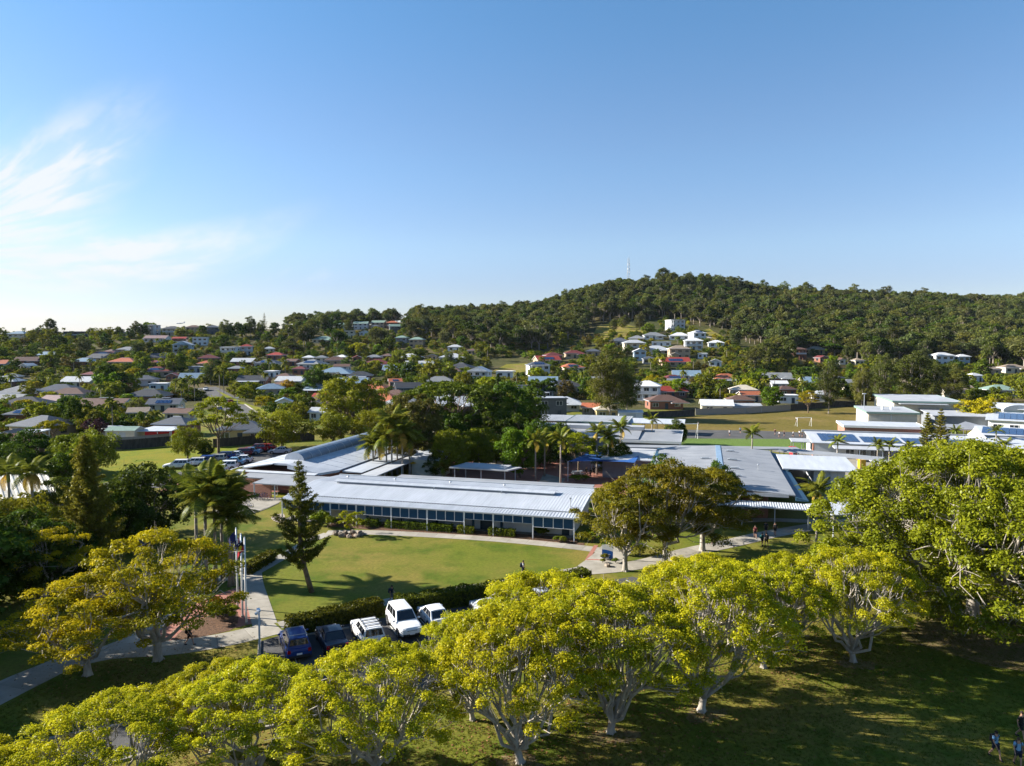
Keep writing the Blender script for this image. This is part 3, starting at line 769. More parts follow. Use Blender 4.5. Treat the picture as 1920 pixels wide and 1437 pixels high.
def ribbed(b, x0, x1, ya, za, yb, zb, pitch, amp, m=0, thick=0.04):
    """ribbed sheet, ribs running down the slope from (yb,zb) to (ya,za)"""
    n = max(2, int((x1 - x0) / pitch)); st = (x1 - x0) / n
    prof = []
    for k in range(n):
        a = x0 + k * st
        prof += [(a, 0), (a + st * 0.62, 0), (a + st * 0.70, amp), (a + st * 0.92, amp)]
    prof.append((x1, 0))
    for (xa, ha), (xb, hb) in zip(prof[:-1], prof[1:]):
        b.face([(xa, ya, za + ha), (xb, ya, za + hb), (xb, yb, zb + hb), (xa, yb, zb + ha)], m)
    t = thick
    b.face([(x0, ya, za - t), (x0, yb, zb - t), (x1, yb, zb - t), (x1, ya, za - t)], m)
    b.face([(x0, ya, za - t), (x1, ya, za - t), (x1, ya, za + amp * .5), (x0, ya, za + amp * .5)], m)
    b.face([(x1, yb, zb - t), (x0, yb, zb - t), (x0, yb, zb + amp * .5), (x1, yb, zb + amp * .5)], m)
    b.face([(x0, yb, zb - t), (x0, ya, za - t), (x0, ya, za), (x0, yb, zb)], m)
    b.face([(x1, ya, za - t), (x1, yb, zb - t), (x1, yb, zb), (x1, ya, za)], m)

def long_block():
    F = Vector((-29.5, 90.7, 0))
    R = empty('classroom_block', F, 'long low classroom block with white ribbed roof and blue louvre screens facing the oval lawn', 'school building', SRZ)
    Lx = 38.2
    def sx(px):      # local x of a pixel column on the front line
        u = (px - 960) / FPX
        return (u * F.y - F.x) / (SD.x - u * SD.y)
    b = MB(); b.box((Lx / 2, 8.1, 1.45), (Lx - 1.6, 12.0, 2.9)); w = b.build('wall', M['wall_white'], R)
    b = MB(); ribbed(b, -0.3, Lx + 0.4, 1.35, 3.08, 8.0, 3.62, 0.38, 0.024); ribbed(b, -0.3, Lx + 0.4, 15.2, 3.06, 8.0, 3.62, 0.38, 0.024)
    roof = b.build('roof', M['roof_white'], R)
    b = MB(); b.prism([(-0.1, 1.7), (0.0, 1.7), (0.0, 8.0), (0.0, 14.9), (-0.1, 14.9), (-0.1, 8.0)], 2.5, [2.98, 2.98, 3.5, 2.98, 2.98, 3.5]); b.build('gable_end', M['wall_white'], R)
    b = MB(); b.prism([(Lx, 1.7), (Lx + .1, 1.7), (Lx + .1, 8.0), (Lx + .1, 14.9), (Lx, 14.9), (Lx, 8.0)], 2.5, [2.98, 2.98, 3.5, 2.98, 2.98, 3.5]); b.build('gable_end', M['wall_white'], R)
    b = MB(); b.box((Lx / 2, 15.4, 2.98), (Lx + 0.8, 0.28, 0.34)); b.build('back_gutter', M['post_grey'], roof)
    b = MB(); ribbed(b, -0.3, Lx + 0.4, -0.45, 2.80, 1.5, 2.96, 0.38, 0.04); b.build('verandah_roof', M['roof_white'], R)
    b = MB(); b.box((Lx / 2, 1.40, 3.02), (Lx + 0.6, 0.10, 0.13)); b.box((Lx / 2, -0.50, 2.74), (Lx + 0.7, 0.12, 0.16)); b.build('gutter', M['post_grey'], R)
    # raised ridge vent
    x0, x1 = 3.4, 34.2
    b = MB(); b.box(((x0 + x1) / 2, 8.0, 3.72), (x1 - x0 - 0.4, 1.3, 0.30), m=1)
    ribbed(b, x0, x1, 7.05, 3.86, 8.05, 4.02, 0.3, 0.02); ribbed(b, x0, x1, 9.05, 3.86, 8.05, 4.02, 0.3, 0.02)
    v = b.build('ridge_vent', [M['roof_white'], M['post_grey']], R)
    for px in (756, 892): 
        mb = MB(); xx = sx(px) + 1.2; mb.tube([(xx, 6.6, 3.55), (xx, 6.6, 3.75), (xx, 7.0, 3.85)], 0.06); mb.build('vent_pipe', M['post_grey'], R)
    for px in (818, 934, 600, 700): 
        mb = MB(); xx = sx(px) - 2.5; mb.tube([(xx, 11.5, 3.2), (xx, 11.5, 3.62)], 0.05); mb.ball((xx, 11.5, 3.68), (0.2, 0.2, 0.13)); mb.build('roof_cowl', M['steel'], R)
    mb = MB(); mb.tube([(Lx - 1.2, 3.0, 3.2), (Lx - 1.2, 3.0, 4.3)], 0.06); mb.box((Lx - 1.2, 3.0, 4.3), (0.25, 0.1, 0.2)); mb.build('roof_mast', M['post_grey'], R)
    cols = [sx(p) for p in (527, 556, 618, 667, 733, 801, 871, 926, 1001, 1079)]
    colm = MB().box((0, 0, 1.37), (0.12, 0.12, 2.74)).mesh('column', M['post_white'])
    for c in cols: mobj('column', colm, R, (c, -0.36, 0))
    b = MB()
    for k in range(10):
        z = -0.5 + 0.05 + k * 0.1
        b.face([(-0.5, -0.04, z - 0.045), (0.5, -0.04, z - 0.045), (0.5, 0.03, z + 0.045), (-0.5, 0.03, z + 0.045)])
        b.face([(-0.5, -0.04, z - 0.052), (-0.5, 0.03, z + 0.038), (0.5, 0.03, z + 0.038), (0.5, -0.04, z - 0.052)])
    b.box((0, 0.05, 0), (0.99, 0.01, 0.99))
    louvre = b.mesh('louvre_panel', M['blue_screen'])
    b = MB()
    for x in (-0.5, 0.5): b.box((x, -0.01, 0), (0.045, 0.10, 1.03))
    for z in (-0.515, 0.515): b.box((0, -0.008, z), (1.04, 0.098, 0.035))
    pf = b.mesh('panel_frame', M['post_white'])
    nper = [2, 4, 3, 4, 4, 4, 3, 4, 4]
    hts = [1.0, 1.0, 0.72, 1.12, 1.15, 1.15, 0.78, 0.80, 1.15]
    for i in range(9):
        a, c = cols[i], cols[i + 1]; n = nper[i]; st = (c - a - 0.12) / n
        for k in range(n):
            o = mobj('louvre_panel', louvre, R, (a + 0.06 + st * (k + 0.5), -0.36, 2.64 - hts[i] / 2)); o.scale = (st - 0.03, 1, hts[i])
            mobj('panel_frame', pf, o)
    # wall behind the screens: high window strip, doors, dark pipes
    for i in range(1, 9):
        a, c = cols[i], cols[i + 1]; n = nper[i]; st = (c - a) / n
        for k in range(n):
            if (i, k) in ((6, 1), (7, 3), (1, 0)): continue
            big = (i in (6, 7))
            o = add_window(R, a + st * (k + 0.5), 2.07, 1.92 if not big else 1.62, st * 0.9, 0.46 if not big else 0.85, frame=True)
        mb = MB(); mb.box((a + 0.35, 2.0, 1.3), (0.28, 0.2, 2.6)); mb.build('downpipe', M['blue_screen'], R)
    for px, wd in ((896, 1.5), (994, 1.0), (1050, 0.9)):
        add_door(R, sx(px) + 0.35, 2.05, 0.02, wd, 2.1)
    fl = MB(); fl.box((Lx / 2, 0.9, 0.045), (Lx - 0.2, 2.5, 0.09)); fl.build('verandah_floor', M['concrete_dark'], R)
    # garden strip and hedges in front of it
    return F, sx
LB_F, lbx = long_block()
def LBP(x, y, z=0.0):
    p = LB_F + SD * x + SN * y; p.z = z; return p
sheet('garden_bed', [LBP(lbx(618), -0.55), LBP(lbx(1085), -0.55), LBP(lbx(1085), 1.0), LBP(lbx(618), 1.0)][::1], M['mulch'], 0.10)
sheet('garden_bed', [LBP(lbx(618), -1.6), LBP(lbx(1100), -1.6), LBP(lbx(1100), -0.5), LBP(lbx(618), -0.5)], M['mulch'], 0.022)

def local(loc, rz):
    d = Vector((math.cos(rz), math.sin(rz), 0)); n = Vector((-d.y, d.x, 0))
    return lambda x, y, z=0.0: Vector(loc) + d * x + n * y + Vector((0, 0, z))

def slab_roof(b, w, d, z0, z1, th=0.16, oh=0.4, m=0):
    """single-slope roof, front edge height z0, back edge z1"""
    b.prism([(-oh, -oh), (w + oh, -oh), (w + oh, d + oh), (-oh, d + oh)], [z0 - th, z0 - th, z1 - th, z1 - th], [z0, z0, z1, z1], m)

def shed_block(name, label, cat, loc, w, d, h, h2=None, wallm='wall_cream', roofm='roof_pale', trim=None, rz=SRZ, oh=0.35, wins=(), doors=(), posts=0, frontless=False, rib=0.0, solar=None, group=None):
    h2 = h if h2 is None else h2
    R = empty(name, loc, label, cat, rz, group)
    if not frontless:
        b = MB(); b.prism([(0, 0), (w, 0), (w, d), (0, d)], 0, [h - .1, h - .1, h2 - .1, h2 - .1]); b.build('wall', M[wallm], R)
    b = MB()
    if rib:
        ribbed(b, -oh, w + oh, -oh, h + 0.05, d + oh, h2 + 0.05, rib, 0.04, thick=0.12)
    else: slab_roof(b, w, d, h + .06, h2 + .06, oh=oh)
    roof = b.build('roof', M[roofm], R)
    if trim:
        b = MB(); t = 0.5
        b.box((w / 2, -oh - .03, h - t / 2 + .12), (w + 2 * oh + .1, 0.06, t)); b.box((w / 2, d + oh + .03, h2 - t / 2 + .12), (w + 2 * oh + .1, 0.06, t))
        b.prism([(-oh - .06, -oh), (-oh, -oh), (-oh, d + oh), (-oh - .06, d + oh)], [h - t + .12, h - t + .12, h2 - t + .12, h2 - t + .12], [h + .12, h + .12, h2 + .12, h2 + .12])
        b.prism([(w + oh, -oh), (w + oh + .06, -oh), (w + oh + .06, d + oh), (w + oh, d + oh)], [h - t + .12, h - t + .12, h2 - t + .12, h2 - t + .12], [h + .12, h + .12, h2 + .12, h2 + .12])
        b.build('fascia', M[trim], R)
    for (x, z, ww, hh) in wins: add_window(R, x, -0.02, z, ww, hh)
    for (x, ww) in doors: add_door(R, x, -0.02, 0.05, ww, 2.1)
    if posts:
        pm = MB().box((0, 0, 0.5), (0.12, 0.12, 1)).mesh('post', M['post_grey'])
        for k in range(posts):
            for yy, hh in ((0, h), (d, h2)):
                o = mobj('post', pm, R, (w * k / (posts - 1), yy, 0)); o.scale = (1, 1, hh - 0.02)
    if solar:
        for (x0, x1, y0, y1, nx, ny) in solar:
            b = MB()
            for i in range(nx):
                for j in range(ny):
                    xa = x0 + (x1 - x0) * (i + .03) / nx; xb = x0 + (x1 - x0) * (i + .97) / nx
                    ya = y0 + (y1 - y0) * (j + .02) / ny; yb = y0 + (y1 - y0) * (j + .98) / ny
                    za = h + (h2 - h) * ya / d + .14; zb = h + (h2 - h) * yb / d + .14
                    b.prism([(xa, ya), (xb, ya), (xb, yb), (xa, yb)], [za, za, zb, zb], [za + .04, za + .04, zb + .04, zb + .04])
            b.build('solar_array', M['solar'], roof)
    return R

# --- grey-roofed hall right of the long block
H_O = Vector((18.0, 93.7, 0))
def big_hall():
    R = empty('assembly_hall', H_O, 'broad school hall with low grey metal roof and blue skylight strip', 'school building', SRZ)
    w, d = 18.0, 37.0
    b = MB(); b.box((w / 2 - 1, d / 2 + 0.6, 1.7), (w - 3.2, d - 2.4, 3.4)); b.build('wall', M['brick_wall'], R)
    b = MB(); xr = 9.6
    for (xa, za, xb, zb) in ((-0.4, 3.75, xr, 4.35), (w + 0.4, 3.75, xr, 4.35)):
        b.prism([(xa, -0.8), (xb, -0.8), (xb, d), (xa, d)] if xb > xa else [(xb, -0.8), (xa, -0.8), (xa, d), (xb, d)],
                [za - .15, zb - .15, zb - .15, za - .15] if xb > xa else [zb - .15, za - .15, za - .15, zb - .15],
                [za, zb, zb, za] if xb > xa else [zb, za, za, zb])
    for k in range(1, 12):
        y = d * k / 12
        for (xa, za, xb, zb) in ((-0.3, 3.75, xr - .2, 4.34), (xr + .2, 4.34, w + 0.3, 3.75)):
            b.prism([(xa, y - .04), (xb, y - .04), (xb, y + .04), (xa, y + .04)], [za, zb, zb, za], [za + .014, zb + .014, zb + .014, za + .014])
    roof = b.build('roof', M['roof_grey'], R)
    sk = mat('skylight_blue', (0.24, 0.35, 0.48), 0.4, 0.08, 1)
    b = MB(); b.prism([(xr - .42, -0.7), (xr + .42, -0.7), (xr + .42, d - .2), (xr - .42, d - .2)], 4.2, [4.39] * 4); b.build('skylight', sk, roof)
    b = MB(); b.box((w / 2 - .3, -0.9, 3.62), (w - .2, 0.1, 0.42)); b.build('front_fascia', M['roof_pale'], R)
    b = MB(); b.prism([(-1.0, -0.5), (-0.3, -0.5), (-0.3, d), (-1.0, d)], 3.3, 3.42); b.build('side_gutter', M['blue_screen'], roof)
    b = MB(); b.prism([(w + .4, -1.2), (w + 1.9, -1.2), (w + 1.9, d), (w + .4, d)], 3.1, [3.55, 3.2, 3.2, 3.55]); b.build('side_awning', M['blue_screen'], R)
    for (xx, ys) in ((xr - 2.2, (12, 22)), (xr + 2.0, (8, 14, 22, 31))):
        for y in ys:
            mb = MB(); mb.box((xx, y, 4.36), (1.5, 0.55, 0.12)); mb.box((xx, y, 4.46), (0.9, 0.35, 0.1)); mb.build('roof_vent', M['post_grey'], R)
    mb = MB(); mb.tube([(w - 3, 15, 4.0), (w - 3, 15, 4.8)], 0.05); mb.ball((w - 3, 15, 4.8), 0.15); mb.build('roof_cowl', M['steel'], R)
    for k in range(4):
        add_window(R, 3 + k * 3.4, 0.52 + 0.6 - 0.65, 1.9, 1.8, 1.0)
    # ribbed awning in front
    b = MB(); ribbed(b, 0, w + 2, -3.4, 2.55, -1.0, 2.75, 0.3, 0.05, thick=0.1); b.build('awning', M['roof_white'], R)
    pm = MB().box((0, 0, 1.25), (0.12, 0.12, 2.5)).mesh('post', M['post_grey'])
    for k in range(6): mobj('post', pm, R, (0.4 + k * (w + 1.2) / 5, -3.2, 0))
    return R
big_hall()
shed_block('annex', 'low grey flat roofed annex with shadowed roof left of the grey hall', 'school building', H_O + SD * -9.3 + SN * 24, 8.4, 12, 3.2, 3.3, 'wall_grey', 'roof_pale')
# white skillion shelter right of the hall, open on its left half
lo = local((42.0, 108.0, 0), SRZ)
R = shed_block('open_shelter', 'white skillion roofed shelter with pale sheeted wall beside the grey hall', 'shelter', (42.0, 107.5, 0), 9.2, 9.5, 3.7, 4.2, roofm='roof_white', frontless=True, posts=4, oh=0.7)
b = MB(); b.box((6.0, 0.4, 1.75), (4.4, 0.16, 3.5)); b.box((3.9, 4.8, 1.75), (0.16, 8.8, 3.5)); b.build('wall', M['wall_pale'], R)
b = MB()
for k in range(1, 4): b.box((3.9 + 4.3 * k / 4, 0.30, 1.75), (0.05, 0.05, 3.4))
b.build('wall_rib', M['post_grey'], R)
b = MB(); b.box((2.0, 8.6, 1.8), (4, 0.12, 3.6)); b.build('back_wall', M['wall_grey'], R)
shed_block('covered_walkway', 'long grey covered walkway running from the grey hall toward the yellow bin', 'walkway', AT(1462, 846, 130).to_2d().to_3d(), 16.5, 2.4, 2.9, 3.05, roofm='roof_grey', frontless=True, posts=6, rz=SRZ - 0.42)
shed_block('open_shelter', 'pale barrel edged canopy tucked against the left of the huge right tree', 'shelter', (46.6, 95, 0), 9.0, 6.0, 3.0, 3.5, roofm='roof_pale', frontless=True, posts=4)
shed_block('open_shelter', 'low white canopy under the palm crown right of the grey hall', 'shelter', (37.6, 82.0, 0), 9.5, 4.5, 2.8, 2.95, roofm='roof_white', frontless=True, posts=4, rz=SRZ + 0.5)
shed_block('open_shelter', 'pale angled canopy at the end of the long covered walkway', 'shelter', (58.3, 108, 0), 10.0, 7.0, 3.3, 3.6, roofm='roof_pale', frontless=True, posts=4, rz=SRZ + 0.2)

# --- long classroom with solar arrays behind, right
CO = AT(1526, 864, 140); CO.z = 0
R = shed_block('classroom_block', 'long classroom block with four solar arrays and a row of dark windows behind the walkway', 'school building', CO, 62, 11, 3.0, 3.9, 'wall_pale', 'roof_white', oh=0.5,
    solar=[(1.5, 8.5, 1.2, 8.5, 7, 4), (9.2, 16.2, 1.2, 6.5, 7, 3), (16.8, 23.8, 1.2, 6.5, 7, 3), (24.5, 31, 1.2, 6.5, 7, 3), (40, 50, 1.2, 7.5, 10, 4), (51, 61, 1.2, 7.5, 10, 4)])
b = MB(); b.box((-0.1, 0.9, 1.5), (0.25, 1.8, 2.9)); b.build('brick_end', M['brick_wall'], R)
for k in range(22): add_window(R, 6.5 + k * 2.2, -0.05, 1.55, 1.5, 1.7)
b = MB(); b.prism([(3.2, -3.6), (60, -3.6), (60, -0.7), (3.2, -0.7)], 2.35, [2.45, 2.45, 2.7, 2.7]); b.build('verandah_roof', M['roof_pale'], R)
pm = MB().box((0, 0, 1.17), (0.12, 0.12, 2.35)).mesh('post', M['post_white'])
for k in range(14): mobj('post', pm, R, (3.6 + k * 4.0, -3.4, 0))
b = MB(); b.box((30, 11.2, 3.95), (62, 0.6, 0.5)); b.build('ridge_flashing', M['roof_grey'], R)
shed_block('classroom_block', 'low white flat roofed block with end brick wall behind the solar classroom', 'school building', AT(1583, 832, 165).to_2d().to_3d(), 17, 9, 3.4, 3.5, 'brick_wall', 'roof_white', trim='wall_white', oh=0.3)
shed_block('covered_walkway', 'short grey canopy with thin posts at the left end of the solar classroom', 'walkway', AT(1487, 858, 142).to_2d().to_3d(), 4.2, 4.0, 2.9, 3.0, roofm='roof_pale', frontless=True, posts=3)
# --- cream halls with green fascias by the oval
A1 = AT(1627, 812, 182); A1.z = 0
R = shed_block('sports_hall', 'front cream hall with green fascia and two roof pipes at the oval edge', 'school building', A1, 11.3, 15, 4.9, 5.1, 'wall_cream', 'roof_pale', trim='green_trim', oh=0.5)
b = MB(); 
for k in range(12): b.box((5.65, -0.03, 0.4 + k * 0.36), (11.2, 0.03, 0.03))
b.build('cladding_joint', M['wall_pale'], R)
for xx in (4.6, 7.0):
    mb = MB(); mb.tube([(xx, 4 + xx * .5, 5.0), (xx, 4 + xx * .5, 6.0)], 0.28, 10); mb.build('roof_pipe', M['post_white'], R)
mb = MB(); mb.box((5.3, -0.12, 2.4), (0.16, 0.16, 4.6)); mb.build('downpipe', M['post_white'], R)
add_window(R, -0.03, 2.2, 3.0, 0.9, 1.2, math.pi / 2); add_door(R, 10.3, -0.04, 0.05, 1.0, 2.1)
A2 = AT(1675, 800, 200); A2.z = 0
R = shed_block('sports_hall', 'taller cream hall with green fascia directly behind the front hall', 'school building', A2, 17, 24, 6.2, 6.4, 'wall_cream', 'roof_pale', trim='green_trim', oh=0.5)
b = MB(); b.box((7, -1.4, 5.6), (12, 2.6, 0.14)); b.build('awning', M['roof_pale'], R)
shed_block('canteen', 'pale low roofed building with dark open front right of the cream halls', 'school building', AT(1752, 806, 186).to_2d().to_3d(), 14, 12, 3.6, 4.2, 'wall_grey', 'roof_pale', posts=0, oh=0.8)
R = shed_block('pavilion', 'dark blue roofed pavilion on slim posts in the brick yard at right', 'shelter', AT(1776, 829, 160).to_2d().to_3d(), 9.5, 8, 3.2, 3.4, roofm='roof_grey', frontless=True, posts=4, oh=0.5)
b = MB(); b.prism([(-.5, -.5), (10, -.5), (4.75, 4), ], [3.3, 3.3, 4.6], [3.34, 3.34, 4.64]); b.build('roof_slope', M['roof_grey'], R)
b = MB()
for x in (6.4, 7.4): b.tube([(x, 3, 0), (x, 3, 1.6)], 0.35, 10)
b.build('red_drum', M['red_paint'], R)
for i, (px, py, YY, w_, d_, lab, sol) in enumerate((
    (1828, 838, 150, 24, 9, 'right hand classroom block with white roof edge running out of the picture', [(1, 23, 1, 8, 18, 4)]),
    (1852, 806, 178, 30, 14, 'large white roofed block carrying a wide solar array under the yellow tree', [(2, 28, 1.5, 12, 20, 6)]),
    (1860, 784, 208, 26, 12, 'white flat roofed block in front of the teal shade net', None))):
    R = shed_block('classroom_block', lab, 'school building', AT(px, py, YY).to_2d().to_3d(), w_, d_, 3.4, 4.2, 'wall_white', 'roof_white', solar=sol, rz=SRZ - 0.35, oh=0.6)
    for k in range(6): add_window(R, 2 + k * 3.4, -0.04, 1.7, 1.8, 1.3)
shed_block('covered_walkway', 'white covered walkway sloping down to the right edge past the brick yard', 'walkway', AT(1835, 828, 158).to_2d().to_3d(), 26, 3, 3.0, 3.1, roofm='roof_white', frontless=True, posts=6, rz=SRZ - 0.40)
# curved white roof by the teal net
R = empty('barrel_shed', AT(1880, 788, 205).to_2d().to_3d(), 'white barrel roofed shed beside the teal shade net', 'shed', SRZ)
b = MB(); n = 10
pts = [(4 - 4 * math.cos(math.pi * k / n), 3.0 + 1.7 * math.sin(math.pi * k / n)) for k in range(n + 1)]
for (xa, za), (xb, zb) in zip(pts[:-1], pts[1:]): b.face([(xa, 0, za), (xb, 0, zb), (xb, 8, zb), (xa, 8, za)])
b.face([(x, 0, z) for x, z in pts]); b.face([(x, 8, z) for x, z in reversed(pts)]); b.build('roof', M['roof_white'], R)
MBw = MB(); MBw.box((4, 4, 1.5), (7.8, 7.8, 3.0)); MBw.build('wall', M['wall_white'], R)
# marquee
def marquee():
    p = AT(1828, 872, 142); p.z = 0
    R = empty('marquee', p, 'white peaked marquee tent standing behind the huge right tree', 'tent', SRZ)
    b = MB(); n = 4; prof = ((4.6, 2.6), (3.3, 3.1), (2.0, 3.9), (0.9, 4.9), (0.0, 6.0))
    for (ra, za), (rb, zb) in zip(prof[:-1], prof[1:]):
        for k in range(n):
            a0, a1 = math.pi / 4 + k * math.pi / 2, math.pi / 4 + (k + 1) * math.pi / 2
            q = [(ra * math.cos(a0), ra * math.sin(a0), za), (ra * math.cos(a1), ra * math.sin(a1), za), (rb * math.cos(a1), rb * math.sin(a1), zb), (rb * math.cos(a0), rb * math.sin(a0), zb)]
            b.face(q if rb > 0 else q[:3])
    for k in range(n):
        a0, a1 = math.pi / 4 + k * math.pi / 2, math.pi / 4 + (k + 1) * math.pi / 2
        b.face([(4.6 * math.cos(a0), 4.6 * math.sin(a0), 2.25), (4.6 * math.cos(a1), 4.6 * math.sin(a1), 2.25), (4.6 * math.cos(a1), 4.6 * math.sin(a1), 2.6), (4.6 * math.cos(a0), 4.6 * math.sin(a0), 2.6)])
    b.build('canopy', M['wall_white'], R)
    for k in range(n):
        a0 = math.pi / 4 + k * math.pi / 2
        t = MB(); t.tube([(4.5 * math.cos(a0), 4.5 * math.sin(a0), 0), (4.5 * math.cos(a0), 4.5 * math.sin(a0), 2.5)], 0.06); t.build('pole', M['steel'], R)
marquee()

# --- brick office wing on the left with a barrel skylight
def office_wing():
    p = Vector((-43.5, 111, 0))
    R = empty('office_wing', p, 'brick school office with wide white roof and dark barrel skylight beside the left car park', 'school building', SRZ)
    w, d = 15.5, 42.0
    b = MB(); b.box((w / 2, d / 2, 1.35), (w - 1.6, d - 1.2, 2.7)); b.build('wall', M['brick_wall'], R)
    b = MB()
    xr0, xr1 = 6.6, 9.2
    # front hip then two long slopes, with seams
    def slope(xa, za, xb, zb, y0, y1):
        q = [(xa, y0), (xb, y0), (xb, y1), (xa, y1)]; zz = [za, zb, zb, za]
        if xb < xa: q = q[::-1]; zz = zz[::-1]
        b.prism(q, [z - .14 for z in zz], zz)
    slope(-0.7, 2.95, xr0, 4.1, 0, d); slope(w + .7, 2.95, xr1, 4.1, 3.5, d)
    b.prism([(xr0, 0.5), (xr1, 0.5), (xr1, d), (xr0, d)], 3.8, 4.1)
    b.prism([(xr1, 0.0), (w - 1, 0.0), (w + .7, 3.5), (xr1, 3.5)], [3.4, 2.6, 2.6, 3.7], [4.1, 2.95, 2.95, 4.1])
    b.prism([(-0.7, -1.0), (w - 1.0, -1.0), (w - 1.0, 0.0), (-0.7, 0.0)], 2.75, [2.85, 2.85, 2.95, 2.95])
    for k in range(1, 14):
        y = 2 + k * 2.9
        for (xa, za, xb, zb) in ((-0.6, 2.96, xr0, 4.1), (xr1, 4.1, w + .6, 2.96)):
            b.prism([(xa, y - .05), (xb, y - .05), (xb, y + .05), (xa, y + .05)], [za - .02, zb - .02, zb - .02, za - .02], [za + .06, zb + .06, zb + .06, za + .06])
    roof = b.build('roof', M['roof_white'], R)
    b = MB(); n = 10; cx, rr = (xr0 + xr1) / 2, 1.75
    prof = [(cx - rr * math.cos(math.pi * k / n), 4.05 + 1.25 * math.sin(math.pi * k / n)) for k in range(n + 1)]
    for j in range(14):
        y0 = 4 + j * 2.7; y1 = y0 + 2.6
        for (xa, za), (xb, zb) in zip(prof[:-1], prof[1:]): b.face([(xa, y0, za), (xb, y0, zb), (xb, y1, zb), (xa, y1, za)], 0)
        s = 1.03
        for (xa, za), (xb, zb) in zip(prof[:-1], prof[1:]):
            b.face([(cx + (xa - cx) * s, y1, 4.05 + (za - 4.05) * s), (cx + (xb - cx) * s, y1, 4.05 + (zb - 4.05) * s), (cx + (xb - cx) * s, y1 + .1, 4.05 + (zb - 4.05) * s), (cx + (xa - cx) * s, y1 + .1, 4.05 + (za - 4.05) * s)], 1)
    b.face([(x, 4, z) for x, z in prof], 1); b.face([(x, 41.8, z) for x, z in reversed(prof)], 1)
    b.build('barrel_skylight', [mat('skylight_grey', (0.20, 0.25, 0.31), 0.35, 0.1, 1), M['roof_white']], roof)
    # entrance canopies and screens
    b = MB(); b.prism([(3.2, -3.4), (w + 8, -3.4), (w + 8, -0.9), (3.2, -0.9)], 2.35, [2.5, 2.5, 2.72, 2.72]); b.build('entry_canopy', M['roof_grey'], R)
    b = MB(); b.prism([(7.6, -6.6), (w + 13, -6.6), (w + 13, -3.5), (7.6, -3.5)], 2.25, [2.4, 2.4, 2.55, 2.55]); b.build('lower_canopy', M['roof_grey'], R)
    b = MB(); b.box((6.2, -5.2, 0.95), (7.2, 0.25, 1.9)); b.build('screen_wall', M['brick_wall'], R)
    pm = MB().box((0, 0, 1.15), (0.14, 0.14, 2.3)).mesh('post', M['post_grey'])
    for k in range(7): mobj('post', pm, R, (7.8 + k * 3.4, -6.4, 0))
    for k in range(4): add_window(R, 6.0 + k * 2.3, 0.52, 1.55, 1.5, 1.3)
    add_door(R, 11.5, 0.55, 0.03, 1.6, 2.1)
    # lower side roofs stepping down to the courtyard
    b = MB(); b.prism([(w + .9, 4), (w + 4.2, 4), (w + 4.2, d - 3), (w + .9, d - 3)], 2.5, [2.75, 2.6, 2.6, 2.75]); b.build('side_roof', M['roof_white'], R)
    b = MB(); b.prism([(w + 4.9, -2.5), (w + 7.6, -2.5), (w + 7.6, d - 12), (w + 4.9, d - 12)], 2.45, 2.6); b.build('walkway_roof', M['roof_pale'], R)
    for k in range(5): mobj('post', pm, R, (w + 7.4, -1 + k * 6.5, 0.1))
    return R
office_wing()
shed_block('covered_walkway', 'grey covered walkway with flat roof right behind the long classroom block', 'walkway', LBP(8, 16.9), 29, 2.6, 2.55, 2.6, roofm='roof_grey', frontless=True, posts=8)
# courtyard shelters
R = empty('picnic_shelter', G(908, 905), 'low flat shelter roof casting shade in the courtyard behind the long block', 'shelter', SRZ)
b = MB(); b.prism([(-5.4, -1.8), (4.6, -2.2), (6.0, 1.2), (-4.4, 2.2)], 2.4, [2.6, 2.6, 2.6, 2.6]); b.prism([(-4.5, -1.2), (3.8, -1.5), (4.4, .7), (-3.6, 1.4)], 2.6, [2.62, 2.62, 2.95, 2.95]); b.build('roof', M['roof_pale'], R)
pm = MB().box((0, 0, 1.2), (0.14, 0.14, 2.4)).mesh('post', M['post_grey'])
for x, y in ((-4.6, -1.4), (4, -1.8), (5, .9), (-3.8, 1.8), (0, -1.7)): mobj('post', pm, R, (x, y, 0))
R = shed_block('kiosk', 'small white gabled kiosk roof between palms and the dark round bush', 'kiosk', G(772, 892), 5.5, 5, 2.9, 3.8, 'wall_cream', 'roof_white')
# blue shade sail over the eating area
def shade_sail(name, label, pts, m):
    R = empty(name, (pts[0][0], pts[0][1], 0), label, 'shade sail'); o = Vector((pts[0][0], pts[0][1], 0))
    b = MB(); n = 6; A, B_, C_, D = [Vector(p) - o for p in pts]
    g = [[None] * (n + 1) for _ in range(n + 1)]
    for i in range(n + 1):
        for j in range(n + 1):
            u, v = i / n, j / n
            p = A * (1 - u) * (1 - v) + B_ * u * (1 - v) + C_ * u * v + D * (1 - u) * v
            pull = 0.10 * (math.sin(math.pi * u) * (abs(v - .5) * 2) ** 2 * (1 if v < .5 else -1))
            p = p + (D - A) * pull; p.z -= 0.5 * math.sin(math.pi * u) * math.sin(math.pi * v)
            g[i][j] = p
    for i in range(n):
        for j in range(n): b.face([g[i][j], g[i + 1][j], g[i + 1][j + 1], g[i][j + 1]])
    b.build('sail', M[m], R)
    for p in (A, B_, C_, D):
        t = MB(); t.tube([(p.x, p.y, 0), (p.x, p.y, p.z + 0.1)], 0.09); t.build('post', M['post_grey'], R)
    return R
def SP(px, py, Y): return AT(px, py, Y)
shade_sail('shade_sail', 'dark blue shade sail over the eating area behind the five courtyard palms', [SP(1065, 866, 116), SP(1190, 868, 112), SP(1200, 852, 124), SP(1110, 846, 126)], 'blue_sail')
shade_sail('shade_sail', 'bright blue triangular shade sail in front of the cream sports hall', [SP(1645, 815, 166), SP(1705, 815, 164), SP(1704, 809, 170), SP(1680, 814, 170)], 'blue_sail')
